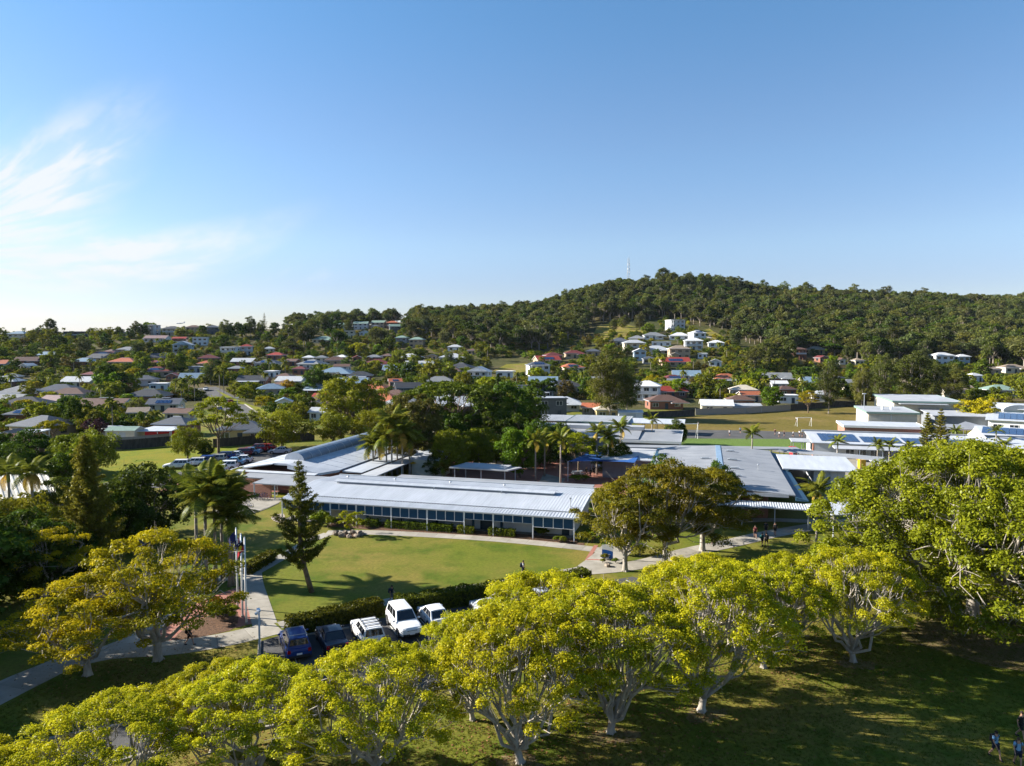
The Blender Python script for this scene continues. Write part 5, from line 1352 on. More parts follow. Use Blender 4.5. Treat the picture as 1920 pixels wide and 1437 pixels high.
# more roofs of the packed rows, each named by its neighbour
def more_houses():
    rs = random.Random(77); used = set(); n = 0; t = 0; words = dict(slate='slate grey', dark='charcoal', grey='grey', brown='brown', maroon='dark red', pale='pale grey', blue='grey blue', orange='terracotta')
    base = list(HOUSES)
    while n < 58 and t < 6000:
        t += 1; px = rs.uniform(-20, 860) if rs.random() < .8 else rs.uniform(1000, 1560); Y = rs.uniform(205, 430) if px < 860 else rs.uniform(268, 330)
        if 470 < px < 700 and Y < 232: continue
        if px > 640 and px < 860 and Y < 225: continue
        p = Vector(((px - 960) / FPX * Y, Y, 0)); p.z = terr(p.x, p.y)
        if any((Vector(c).to_2d() - p.to_2d()).length < 17 for _, c, _ in HOUSES) or any((q - p.to_2d()).length < 15 for q in ST): continue
        x, y = PIX(p); s, c, bx = min(base, key=lambda h: (h[1][0] - p.x) ** 2 + (h[1][1] - Y) ** 2 * .4)
        rel = ('in front of' if Y < c[1] else 'behind') if abs(x - PIX(c)[0]) < 18 else ('left of' if x < PIX(c)[0] else 'right of')
        rf_ = rs.choice(list(words)); kd = rs.choice(('h', 'h', 's')); lab = f"{words[rf_]} {'hipped' if kd == 'h' else 'gabled'} house {rel} {s}"
        if lab in used: continue
        used.add(lab); house(x, y, rs.uniform(13, 17) / Y * FPX, kd, 1, rf_, rs.choice(('brick', 'tan', 'cream', 'pale', 'brick')), lab, 'the ' + lab.split(' house')[0] + ' house near ' + s.replace('the ', ''), rs.choice(('v', 'w', 'e', 'p', 'c', 'v')), depth=Y); n += 1
    print('more houses', n)
NAMED = len(HOUSES)
more_houses()
# garden shed with a green roof and patio carport by the paling fence
def garden_shed(px, py, w, d, h, label, wm, rm, rz=0.0, pitch=0.3, axis='x', name='garden_shed'):
    p = GT(px, py); R = empty(name, p, label, 'shed', rz)
    b = MB(); b.box((0, d / 2, h / 2), (w, d, h)); b.build('wall', _MC[wm], R)
    b = MB(); gable_roof(b, w, d, h, pitch, axis, cy=d / 2, oh=0.2, th=0.1); b.build('roof', [_MC[rm], M['wall_white'], _MC[wm]], R)
    b = MB(); b.box((0, -0.02, h * .42), (w * .4, 0.05, h * .82)); b.build('door', _MC['render_pale'], R)
    return R
garden_shed(225, 832, 6.6, 4.5, 3.0, 'cream garden shed with green gable roof behind the left paling fence', 'render_cream', 'tiles_green')
garden_shed(205, 822, 4.2, 3.5, 2.3, 'low grey shed left behind the green roofed shed', 'render_grey', 'tiles_pale')
garden_shed(1183, 789, 7.0, 4, 2.4, 'white low shed by the dark oval fence right of the tall gum', 'render_white', 'tiles_white')
garden_shed(1402, 774, 9.0, 4, 2.3, 'pale low shed behind the sheet fence next to the blue striped shed', 'render_pale', 'tiles_pale')
def carport(px, py, w, d, h, label):
    p = GT(px, py); R = empty('carport', p, label, 'carport', 0.1)
    b = MB(); b.prism([(-w / 2, -.2), (w / 2, -.2), (w / 2, d), (-w / 2, d)], h, [h + .14, h + .14, h + .3, h + .3]); b.build('roof', M['roof_white'], R)
    for x in (-w / 2 + .2, w / 2 - .2):
        for y in (0.1, d - .3):
            t = MB(); t.box((x, y, h / 2), (0.14, 0.14, h)); t.build('post', M['post_white'], R)
carport(34, 838, 8.0, 5.5, 2.9, 'white flat carport on tall posts at the left edge')
carport(282, 830, 9.5, 5.0, 2.5, 'white patio carport with red wall below, in front of the navy hip house')
p = GT(284, 826); b = MB(); b.box((0, 4.6, 0.9), (8.5, 0.3, 1.8)); o = b.build('garden_wall', M['red_paint'], None, p); tag(o, 'red garden wall under the white patio carport', 'wall')
# fences
def panel_fence(label, pts, pw, h, m, post=True, name='fence', on=GT, group=None):
    P = [on(x, y) for x, y in pts]; o0 = P[0].copy()
    R = empty(name, o0, label, 'fence', group=group)
    pmesh = MB().box((0, 0, h / 2), (1, 0.05, h)).mesh('fence_panel', M[m])
    postm = MB().box((0, 0, h / 2 + .05), (0.12, 0.12, h + .1)).mesh('fence_post', M[m])
    for a, c in zip(P[:-1], P[1:]):
        v = c - a; n = max(1, round(v.to_2d().length / pw)); rz = math.atan2(v.y, v.x)
        for k in range(n):
            q = a.lerp(c, (k + .5) / n) - o0
            zz = terr(q.x + o0.x, q.y + o0.y) - o0.z
            o = mobj('fence_panel', pmesh, R, (q.x, q.y, zz + RNG.uniform(-.03, .03)), rz); o.scale = (v.to_2d().length / n - .03, 1, 1)
            if post: e = a.lerp(c, k / n) - o0; mobj('fence_post', postm, R, (e.x, e.y, zz), rz)
    return R
panel_fence('dark weathered paling fence along the top of the left grass bank', [(182, 846), (250, 842), (320, 836)], 2.4, 2.1, 'timber_dark')
panel_fence('dark paling fence behind the car park trees at left', [(400, 840), (490, 831), (590, 826)], 2.4, 1.9, 'timber_dark')
panel_fence('pale sheet metal fence along the far side of the oval', [(1304, 779), (1400, 776), (1482, 770)], 2.4, 2.0, 'sheet_fence')
panel_fence('dark paling fence between the tall gum and the sheet metal fence', [(1170, 787), (1230, 784), (1303, 780)], 2.4, 2.0, 'timber_dark')
panel_fence('dark shaded fence behind the oval trees at right', [(1483, 770), (1560, 764), (1625, 762)], 2.4, 2.0, 'timber_dark')
panel_fence('pale solid fence in front of the left carport', [(60, 846), (115, 842)], 2.4, 1.9, 'sheet_fence')
panel_fence('grey sheet fence across yards behind the green roofed shed', [(185, 838), (250, 834), (318, 827)], 2.4, 1.8, 'sheet_fence')
def wire_fence(label, pts, h, pw=2.6, z=0.0):
    P = [G(x, y) for x, y in pts]; o0 = P[0].copy(); R = empty('wire_fence', o0, label, 'fence')
    pm = MB().tube([(0, 0, 0), (0, 0, h)], 0.035, 6).mesh('fence_post', M['steel'])
    rails = MB(); net = MB()
    for a, c in zip(P[:-1], P[1:]):
        v = c - a; n = max(1, round(v.length / pw))
        for k in range(n + 1):
            q = a.lerp(c, k / n) - o0; mobj('fence_post', pm, R, q)
        for zz in (h - .03, 0.06): rails.tube([(a - o0) + Vector((0, 0, zz)), (c - o0) + Vector((0, 0, zz))], 0.025, 5)
        u = v.normalized(); Lg = v.length; s = -h
        while s < Lg:
            for sg in (1, -1):
                p0, p1 = (s, 0.05) if sg > 0 else (s + h, 0.05), (s + h, h - .05) if sg > 0 else (s, h - .05)
                def cut(p, q):
                    t0 = 0 if p[0] >= 0 else (0 - p[0]) / (q[0] - p[0]); return t0
                xs = [p0, p1]
                if min(p0[0], p1[0]) < 0 or max(p0[0], p1[0]) > Lg: continue
                A = (a - o0) + u * p0[0]; B_ = (a - o0) + u * p1[0]
                net.tube([(A.x, A.y, p0[1]), (B_.x, B_.y, p1[1])], 0.006, 3, cap=False)
            s += 0.16
    rails.build('rail', M['steel'], R); o = net.build('wire_mesh', M['steel'], R); o['kind'] = 'stuff'
wire_fence('chain wire fence with gate frame across the car park entry at left', [(226, 922), (232, 905), (300, 905), (352, 907), (398, 912), (478, 922), (520, 930)], 2.0)
# ------------------------------------------------------------------ vegetation
LEAF = dict(
    fig=leaf_mat('leaf_fig', (0.74, 0.66, 0.016), (0.18, 0.235, 0.010), 0.42, 0.006, 0.08, 0.008),
    bigfig=leaf_mat('leaf_bigfig', (0.36, 0.375, 0.016), (0.13, 0.165, 0.010), 0.40, 0.006, 0.06, 0.01),
    golden=leaf_mat('leaf_golden', (0.66, 0.55, 0.010), (0.15, 0.165, 0.010), 0.40, 0.006, 0.08, 0.01),
    brown=leaf_mat('leaf_brown', (0.31, 0.245, 0.012), (0.10, 0.105, 0.010), 0.36, 0.006, 0.08, 0.01),
    rust=leaf_mat('leaf_rust', (0.185, 0.150, 0.030), (0.085, 0.080, 0.017), 0.30, 0.006, 0.1),
    olive=leaf_mat('leaf_olive', (0.30, 0.305, 0.018), (0.118, 0.142, 0.014), 0.36, 0.006, 0.14),
    gum=leaf_mat('leaf_gum', (0.175, 0.190, 0.034), (0.058, 0.076, 0.016), 0.30, 0.006, 0.34, 0.03),
    gumgrey=leaf_mat('leaf_gumgrey', (0.170, 0.185, 0.052), (0.064, 0.080, 0.026), 0.30, 0.006, 0.32, 0.03),
    dark=leaf_mat('leaf_dark', (0.125, 0.180, 0.014), (0.038, 0.068, 0.010), 0.32, 0.006, 0.22, 0.02),
    green=leaf_mat('leaf_green', (0.235, 0.295, 0.014), (0.085, 0.130, 0.011), 0.36, 0.006, 0.2, 0.03),
    lime=leaf_mat('leaf_lime', (0.46, 0.42, 0.014), (0.19, 0.21, 0.011), 0.40, 0.006, 0.16, 0.03),
    yellow=leaf_mat('leaf_yellow', (0.60, 0.43, 0.012), (0.28, 0.24, 0.012), 0.40, 0.006, 0.14),
    purple=leaf_mat('leaf_purple', (0.110, 0.050, 0.060), (0.06, 0.03, 0.036), 0.2, 0.006, 0.1),
    pine=leaf_mat('leaf_pine', (0.205, 0.185, 0.016), (0.075, 0.085, 0.010), 0.24, 0.006, 0.12),
    hooppine=leaf_mat('leaf_hooppine', (0.32, 0.28, 0.03), (0.14, 0.14, 0.018), 0.34, 0.006, 0.1),
    hedge=leaf_mat('leaf_hedge', (0.165, 0.165, 0.012), (0.060, 0.070, 0.009), 0.28, 0.006, 0.1),
    palm=leaf_mat('leaf_palm', (0.225, 0.235, 0.022), (0.075, 0.100, 0.014), 0.32, 0.006, 0.12),
    palmdry=leaf_mat('leaf_palm_dry', (0.50, 0.34, 0.05), (0.30, 0.22, 0.05), 0.30, 0.006, 0.14),
    redleaf=leaf_mat('leaf_red', (0.36, 0.05, 0.02), (0.20, 0.04, 0.02), 0.3, 0.006, 0.1),
)
def quad_mesh(name, c, n, s, asp, tint, material):
    """leaf sized rhombs at points c with normals n"""
    N = len(c); rs = np.random.RandomState(N % 9973 + 5)
    n = n / np.maximum(1e-6, np.linalg.norm(n, axis=1, keepdims=True))
    t = rs.normal(size=(N, 3)); t -= n * (t * n).sum(1, keepdims=True); t /= np.maximum(1e-6, np.linalg.norm(t, axis=1, keepdims=True))
    b = np.cross(n, t); s = s[:, None]
    fold = n * s * 0.22
    V = np.stack([c + t * s - fold, c + b * s * asp, c - t * s - fold, c - b * s * asp], 1).reshape(-1, 3)
    return raw_quads(name, V, tint, material)
def raw_quads(name, V, tint, material):
    N = len(V) // 4
    me = bpy.data.meshes.new(name)
    me.vertices.add(4 * N); me.vertices.foreach_set('co', V.astype(np.float32).ravel())
    me.loops.add(4 * N); me.loops.foreach_set('vertex_index', np.arange(4 * N, dtype=np.int32))
    me.polygons.add(N); me.polygons.foreach_set('loop_start', np.arange(0, 4 * N, 4, dtype=np.int32))
    me.update(calc_edges=True)
    a = me.attributes.new('tint', 'FLOAT', 'FACE'); a.data.foreach_set('value', np.clip(tint, 0, 1).astype(np.float32))
    me.materials.append(material)
    return me
def clump_leaves(rs, cen, rad, per, ls, up=0.35, jit=0.55, squash=0.75, bottom=-0.55, tvar=0.5):
    K = len(cen); N = K * per
    d = rs.normal(size=(N, 3)); d /= np.linalg.norm(d, axis=1, keepdims=True)
    low = d[:, 2] < bottom; d[low, 2] *= -1
    rr = (0.35 + 0.62 * rs.rand(N) ** 0.55) * (1 + 0.35 * (rs.rand(N) < .12))
    C = np.repeat(cen, per, 0); Rr = np.repeat(rad, per)
    p = C + d * (rr * Rr)[:, None] * np.array([1, 1, squash])
    nrm = d * 0.9 + np.array([0, 0, up]) + rs.normal(size=(N, 3)) * jit
    tint = np.repeat(rs.rand(K), per) * tvar + rs.rand(N) * (1 - tvar)
    return p, nrm, ls * (0.7 + 0.6 * rs.rand(N)), tint

def limb(b, p, q, r0, r1, sag, rs, seg=4, n=5):
    p, q = np.array(p, float), np.array(q, float); L = np.linalg.norm(q - p)
    pts, rad = [], []
    for k in range(seg + 1):
        t = k / seg
        x = p * (1 - t) + q * t
        x = x + np.array([0, 0, -sag * L * math.sin(math.pi * t)]) + (rs.normal(size=3) * 0.045 * L if 0 < k < seg else 0)
        pts.append(x); rad.append(r0 * (1 - t) + r1 * t)
    b.tube(pts, rad, n, cap=False)
    return pts

def tree_meshes(key, seed, H, R, zc, shape, leaf, bark, trunk_h, r0, nl=5, K=60, cr=0.9, per=200, ls=0.16, squash=0.75, asp=0.55, lean=0.0, under=0.25, jit=0.55, tvar=0.5, up=0.35, twig=0.03):
    """one tree shape: a trunk with limbs and twigs, and a crown of leaf clumps"""
    rs = np.random.RandomState(seed)
    cen = []
    tries = 0
    while len(cen) < K and tries < K * 60:
        tries += 1
        a = rs.rand() * 2 * math.pi
        if shape == 'dome':
            u = math.sqrt(rs.rand()); x, y = R * u * math.cos(a), R * u * math.sin(a)
            wob = 0.10 * math.sin(3 * a + seed) + 0.08 * math.sin(5 * a + 2 * seed)
            x *= 1 + wob; y *= 1 + wob
            if rs.rand() > under: z = zc + (H - zc - cr * .6) * math.sqrt(max(0, 1 - u * u)) * (0.86 + .14 * rs.rand())
            else: z = zc + (H - zc) * math.sqrt(max(0, 1 - u * u)) * rs.rand() * 0.6 - (0.12 if R < 9 else 0.2) * R * u
        elif shape == 'ball':
            d = rs.normal(size=3); d /= np.linalg.norm(d); f = (0.55 + .45 * rs.rand() ** .5) if rs.rand() > under else rs.rand() * .7
            f *= 1 + 0.12 * math.sin(3 * a + seed)
            hz = (H - zc)
            x, y, z = d[0] * (R - cr * .6) * f, d[1] * (R - cr * .6) * f, zc + d[2] * (hz - cr * .6) * f
        elif shape == 'gum':      # separate sub crowns on tall limbs
            ns = max(4, nl)
            j = rs.randint(ns); aj = j * 2.4 + seed; hz = 0.38 + 0.62 * ((j * 0.618 + seed * .13) % 1.0)
            rr_ = R * 0.62 * (1.15 - 0.55 * abs(hz - .55) * 1.6) * (0.3 + .7 * ((j * .37 + .2) % 1))
            d = rs.normal(size=3); d /= np.linalg.norm(d); q = R * 0.42 * (0.5 + .5 * rs.rand())
            x = rr_ * math.cos(aj) + d[0] * q; y = rr_ * math.sin(aj) + d[1] * q; z = zc + (H - zc - .4 * R) * hz + d[2] * q * 0.75
        elif shape == 'cone':
            t = rs.rand() ** 1.3; rr_ = R * (1 - t) * (0.55 + .45 * rs.rand()); x, y, z = rr_ * math.cos(a), rr_ * math.sin(a), zc + (H - zc) * t
        if z < 0.6: continue
        p = np.array([x, y, z])
        if cen and shape in ('dome', 'ball') and min(np.linalg.norm(p - c) for c in cen) < cr * 0.55 and rs.rand() < .8: continue
        cen.append(p)
    cen = np.array(cen); rad = cr * (0.65 + 0.6 * rs.rand(len(cen)))
    b = MB()
    top = np.array([lean, 0, trunk_h])
    b.tube([(0, 0, -0.3), (0, 0, 0.05), (lean * .2, 0, trunk_h * .35), (lean * .6, 0, trunk_h * .7), top], [r0 * 1.5, r0 * 1.25, r0, r0 * .95, r0 * .95], 8, cap=False)
    for k in range(5):      # buttress roots
        a = k * 1.256 + seed; b.tube([(math.cos(a) * r0 * .6, math.sin(a) * r0 * .6, r0 * 0.9), (math.cos(a) * r0 * 1.7, math.sin(a) * r0 * 1.7, -0.08)], [r0 * .45, r0 * .14], 4, cap=False)
    ang = np.arctan2(cen[:, 1] - 0, cen[:, 0] - lean); sec = ((ang + math.pi) / (2 * math.pi) * nl).astype(int) % nl
    inner = np.hypot(cen[:, 0], cen[:, 1]) < R * 0.3
    for j in range(nl + 1):
        idx = np.where((sec == j) & ~inner)[0] if j < nl else np.where(inner)[0]
        if len(idx) == 0: continue
        tgt = cen[idx].mean(0); tgt = top + (tgt - top) * 0.88
        pts = limb(b, top + rs.normal(size=3) * r0 * .3, tgt, r0 * .62, r0 * .22, 0.10, rs, 5, 6)
        grp = max(1, min(4, len(idx) // 3)); order = idx[np.argsort(cen[idx, 2] + rs.rand(len(idx)) * R * .5)]
        for part in np.array_split(order, grp):
            if len(part) == 0: continue
            s0 = pts[rs.randint(2, 5)]; t2 = cen[part].mean(0)
            p2 = limb(b, s0, t2, r0 * .34, r0 * .12, 0.06, rs, 4, 5)
            for c in part:
                k0 = p2[rs.randint(1, 5)]
                limb(b, k0, cen[c] + np.array([0, 0, -rad[c] * .1]), max(twig, r0 * .13), twig * .5, 0.05, rs, 3, 4)
                if per > 120:
                    for _ in range(2):
                        e = cen[c] + rs.normal(size=3) * rad[c] * .55; limb(b, cen[c] - (cen[c] - k0) * .3, e, twig * .7, twig * .3, 0.0, rs, 2, 3)
    tm = b.mesh(key + '_trunk', M[bark], True)
    p, nrm, s, tint = clump_leaves(rs, cen, rad, per, ls, squash=squash, jit=jit, tvar=tvar, up=up)
    cm = quad_mesh(key + '_crown', p, nrm, s, asp, tint, LEAF[leaf])
    return tm, cm

TREES = {}
def deft(key, *a, **k):
    TREES.setdefault(key.split('#')[0], []).append(tree_meshes(key, *a, **k) + (a[1],))
TREE_LOG = []
def put(kind, p, h, label=None, name='tree', var=None, rz=None, group=None, wide=1.0, cat='tree'):
    L = TREES[kind]; v = L[(var if var is not None else RNG.randrange(len(L))) % len(L)]
    tm, cm, H0 = v; s = h / H0
    R = empty(name, p, label, cat, RNG.uniform(0, 6.28) if rz is None else rz, group, (s * wide, s * wide, s))
    mobj('trunk', tm, R); mobj('crown', cm, R)
    TREE_LOG.append((p, h, kind))
    return R

# near kinds
for i in range(5):
    deft('fig#%d' % i, 11 + i * 7, 8.6, 4.7, 4.7, 'dome', 'fig', 'bark_white', 0.75, 0.20, nl=10, K=175, cr=0.50, per=270, ls=0.064, under=0.24, squash=0.85, lean=0.15, twig=0.028, tvar=0.45)
deft('bigfig', 101, 14.8, 11.6, 4.6, 'dome', 'bigfig', 'bark_white', 2.6, 0.5, nl=9, K=560, cr=1.0, per=300, ls=0.125, under=0.5, squash=0.8, twig=0.04, tvar=0.4)
deft('bigfig', 102, 12.5, 9.5, 5.0, 'dome', 'bigfig', 'bark_white', 2.4, 0.45, nl=7, K=170, cr=1.3, per=300, ls=0.15, under=0.38, squash=0.8, twig=0.04, tvar=0.4)
for i in range(2):
    deft('golden#%d' % i, 31 + i * 5, 9.4, 5.4, 3.8, 'dome', 'golden', 'bark_white', 1.4, 0.28, nl=5, K=90, cr=0.95, per=260, ls=0.10, under=0.45, squash=0.45, lean=-0.1, jit=0.5, tvar=0.65, up=0.6)
for i in range(2):
    deft('brown#%d' % i, 51 + i * 3, 10.4, 5.4, 4.0, 'dome', 'brown', 'bark_white', 2.0, 0.28, nl=5, K=100, cr=1.0, per=270, ls=0.11, under=0.45, squash=0.5, tvar=0.6, up=0.5)
deft('spread', 61, 14.5, 13.0, 6.5, 'dome', 'dark', 'bark_brown', 3.0, 0.6, nl=7, K=120, cr=1.7, per=150, ls=0.30, under=0.35, squash=0.5)
deft('round_rust', 62, 13.4, 6.4, 7.0, 'ball', 'rust', 'bark_brown', 3.4, 0.4, nl=6, K=120, cr=1.1, per=130, ls=0.24, under=0.2)
deft('broad_olive', 63, 14.7, 9.0, 7.0, 'ball', 'olive', 'bark_brown', 2.6, 0.5, nl=6, K=110, cr=1.7, per=150, ls=0.28, under=0.2)
deft('tall_dark', 64, 15.0, 6.4, 8.0, 'ball', 'dark', 'bark_brown', 3.0, 0.4, nl=6, K=80, cr=1.6, per=120, ls=0.30, under=0.2)
for i in range(2): deft('gum_near#%d' % i, 71 + i * 4, 20.5, 6.4, 11.5, 'ball', 'gum', 'bark_gum', 5.0, 0.28, nl=8, K=165, cr=1.4, per=115, ls=0.22, under=0.45, squash=0.9, up=0.1, jit=0.8)
deft('dense_bush', 66, 8.0, 3.6, 4.0, 'ball', 'green', 'bark_brown', 1.4, 0.22, nl=5, K=110, cr=0.85, per=110, ls=0.17, under=0.1)
deft('willowy', 67, 8.4, 5.6, 4.2, 'ball', 'olive', 'bark_brown', 1.6, 0.24, nl=6, K=90, cr=1.15, per=110, ls=0.18, squash=1.0, up=0.1, jit=0.8)
deft('airy', 68, 12.0, 4.8, 6.2, 'dome', 'lime', 'bark_brown', 3.2, 0.26, nl=5, K=60, cr=1.0, per=110, ls=0.19, under=0.4, squash=0.5)
deft('leafy_dark', 69, 7.4, 4.8, 3.6, 'ball', 'dark', 'bark_brown', 1.5, 0.24, nl=5, K=110, cr=0.95, per=130, ls=0.16, under=0.15)
deft('yellow_tree', 70, 6.5, 4.4, 3.2, 'ball', 'yellow', 'bark_brown', 1.4, 0.2, nl=5, K=70, cr=0.85, per=80, ls=0.2, under=0.2)
deft('sapling', 75, 2.8, 1.2, 1.6, 'ball', 'lime', 'bark_brown', 0.8, 0.05, nl=4, K=26, cr=0.3, per=40, ls=0.08, under=0.3, twig=0.012)
deft('shrub', 76, 1.2, 0.9, 0.6, 'ball', 'green', 'bark_brown', 0.25, 0.05, nl=4, K=26, cr=0.28, per=45, ls=0.085, under=0.2, twig=0.012)
deft('shrub', 77, 1.3, 0.8, 0.65, 'ball', 'olive', 'bark_brown', 0.25, 0.05, nl=4, K=26, cr=0.28, per=45, ls=0.085, under=0.2, twig=0.012)
deft('redshrub', 78, 1.1, 0.9, 0.55, 'ball', 'redleaf', 'bark_brown', 0.25, 0.05, nl=4, K=22, cr=0.26, per=40, ls=0.085, under=0.2, twig=0.012)
# suburb kinds (seen from 170 m and more)
for i in range(2):
    deft('sub_round#%d' % i, 201 + i, 7.0, 3.8, 3.6, 'ball', 'green', 'bark_brown', 1.5, 0.22, nl=4, K=44, cr=0.95, per=52, ls=0.30, under=0.15)
    deft('sub_olive#%d' % i, 211 + i, 8.0, 4.2, 4.2, 'ball', 'olive', 'bark_brown', 1.6, 0.22, nl=4, K=46, cr=1.0, per=52, ls=0.30, under=0.2)
    deft('sub_dark#%d' % i, 221 + i, 9.0, 4.0, 4.8, 'ball', 'dark', 'bark_brown', 1.8, 0.24, nl=4, K=46, cr=1.1, per=52, ls=0.34, under=0.15)
    deft('sub_lime#%d' % i, 231 + i, 6.0, 3.6, 3.0, 'dome', 'lime', 'bark_brown', 1.4, 0.18, nl=4, K=36, cr=0.85, per=52, ls=0.28, under=0.3, squash=0.6)
    deft('sub_rust#%d' % i, 241 + i, 7.5, 4.2, 3.8, 'ball', 'rust', 'bark_brown', 1.6, 0.22, nl=4, K=40, cr=1.0, per=52, ls=0.30, under=0.2)
    deft('sub_gum#%d' % i, 251 + i, 15.0, 4.8, 8.6, 'ball', 'gum', 'bark_gum', 4.0, 0.18, nl=7, K=84, cr=1.25, per=60, ls=0.30, under=0.4, squash=0.85, up=0.1, jit=0.8)
    deft('sub_grey#%d' % i, 261 + i, 14.0, 4.8, 7.8, 'ball', 'gumgrey', 'bark_gum', 3.6, 0.18, nl=7, K=80, cr=1.3, per=60, ls=0.30, under=0.4, squash=0.85, up=0.1, jit=0.8)
deft('sub_yellow', 271, 5.5, 3.0, 2.8, 'ball', 'yellow', 'bark_brown', 1.2, 0.16, nl=4, K=30, cr=0.8, per=45, ls=0.26, under=0.2)
deft('sub_cone', 272, 9.0, 2.2, 1.0, 'cone', 'dark', 'bark_brown', 1.0, 0.16, nl=4, K=60, cr=0.6, per=40, ls=0.26)
deft('sub_purple', 273, 5.5, 3.0, 2.8, 'ball', 'purple', 'bark_brown', 1.2, 0.16, nl=4, K=34, cr=0.8, per=50, ls=0.24, under=0.2)

# ---- palms: every frond a part
def frond_mesh(key, L, droop, leaf, n=26, wide=0.62, seed=1):
    rs = np.random.RandomState(seed); V, T = [], []
    P = []
    for k in range(n + 1):
        t = k / n
        P.append(np.array([L * (t - 0.18 * droop * t * t), 0, L * (0.42 * t - droop * t * t)]))
    for k in range(n):
        t = k / n; c = P[k]; d = P[k + 1] - P[k]; d /= np.linalg.norm(d)
        ln = wide * L * 0.42 * (math.sin(math.pi * min(1, 0.12 + t * 0.88)) ** 0.6) if t > .08 else 0
        if ln > 0.02:
            for s in (-1, 1):
                side = np.array([0.45 * d[0], s * 1.0, -0.55 + .2 * rs.rand()]); side /= np.linalg.norm(side)
                w = d * 0.045 * L / 2.6
                e = c + side * ln * (0.9 + .2 * rs.rand()) + np.array([0, 0, -0.12 * ln]); m = c + side * ln * .5 + np.array([0, 0, .03])
                V += [c - w, c + w, m + w * 1.1, m - w * 1.1, m - w * 1.1, m + w * 1.1, e + w * .3, e - w * .3]; t0 = rs.rand(); T += [t0, t0]
        w = np.array([0, 0.03 * (1 - t) + .008, 0])
        V += [P[k] - w, P[k] + w, P[k + 1] + w, P[k + 1] - w]; T += [0.9]
    return raw_quads(key, np.array(V), np.array(T), LEAF[leaf])
FR = [frond_mesh('frond', 2.7, 0.55, 'palm', seed=1), frond_mesh('frond', 2.7, 0.85, 'palm', seed=2), frond_mesh('frond', 2.6, 0.35, 'palm', seed=3)]
FRD = frond_mesh('frond_dry', 2.3, 0.9, 'palmdry', seed=4)
SHAFT = MB().tube([(0, 0, -0.9), (0, 0, -.3), (0, 0, 0.1)], [0.15, 0.17, 0.09], 8).mesh('crownshaft', mat('crownshaft', (0.22, 0.26, 0.09), 0.6, 0.15, 3), True)
def palm(p, h, label, nf=13, size=1.0, lean=0.0, dry=0, group=None, r=0.13, seed=None):
    R = empty('palm_tree', p, label, 'palm', RNG.uniform(0, 6.28), group)
    rr = random.Random(seed or int(p.x * 31 + p.y * 17)); b = MB()
    b.tube([(0, 0, -.2), (lean * .3, 0, h * .33), (lean * .75, 0, h * .7), (lean, 0, h)], [r * 1.5, r * 1.05, r * .95, r * .9], 8)
    b.build('trunk', M['palm_trunk'], R, smooth=True)
    s = mobj('crownshaft', SHAFT, R, (lean, 0, h + .75)); s.scale = (r / .13,) * 3
    for k in range(nf + dry):
        a = k * 2.399 + rr.random() * .5; t = k / max(1, nf - 1)
        d = k >= nf
        o = mobj('frond', FRD if d else FR[rr.randrange(3)], R, (lean, 0, h + .75))
        tilt = (-1.05 + 1.25 * t + rr.uniform(-.12, .12)) if not d else rr.uniform(0.7, 1.1)
        o.rotation_euler = (rr.uniform(-.2, .2), tilt, a); o.scale = (size * rr.uniform(.85, 1.1),) * 3
    TREE_LOG.append((p, h + 1.5, 'palm'))
    return R
# far palm, crown in one piece
def far_palm_mesh(seed, L=2.8):
    rs = np.random.RandomState(seed); V, T = [], []
    for k in range(15):
        a = k * 2.399 + rs.rand() * .4; t = k / 14.0; up0 = 0.95 - 1.1 * t
        ca, sa = math.cos(a), math.sin(a); prev = np.zeros(3)
        for q in range(1, 7):
            s = q / 6; r_ = L * s * (1 - .2 * s); z = L * (up0 * s - 0.75 * s * s)
            cur = np.array([ca * r_, sa * r_, z]); w = 0.32 * L * .5 * math.sin(math.pi * (0.15 + .8 * s)); wp = 0.32 * L * .5 * math.sin(math.pi * (0.15 + .8 * (q - 1) / 6))
            n_ = np.array([-sa, ca, 0]); dn = np.array([0, 0, -.45])
            for sg in (-1, 1):
                V += [prev, cur, cur + (n_ * sg + dn) * w, prev + (n_ * sg + dn) * wp]; T += [rs.rand()]
            prev = cur
    return raw_quads('palm_crown', np.array(V), np.array(T), LEAF['palm'])
FPC = [far_palm_mesh(1), far_palm_mesh(2)]
FPT = MB().tube([(0, 0, -.4), (0.05, 0, .5), (0, 0, 1)], [0.16, .12, .10], 6).mesh('palm_trunk', M['palm_trunk'])
def far_palm(p, h, label=None, group=None):
    R = empty('palm_tree', p, label, 'palm', RNG.uniform(0, 6.28), group)
    t = mobj('trunk', FPT, R); t.scale = (1, 1, h); c = mobj('crown', FPC[RNG.randrange(2)], R, (0, 0, h)); k = RNG.uniform(.8, 1.15); c.scale = (k, k, k)
    TREE_LOG.append((p, h + 1, 'palm')); return R

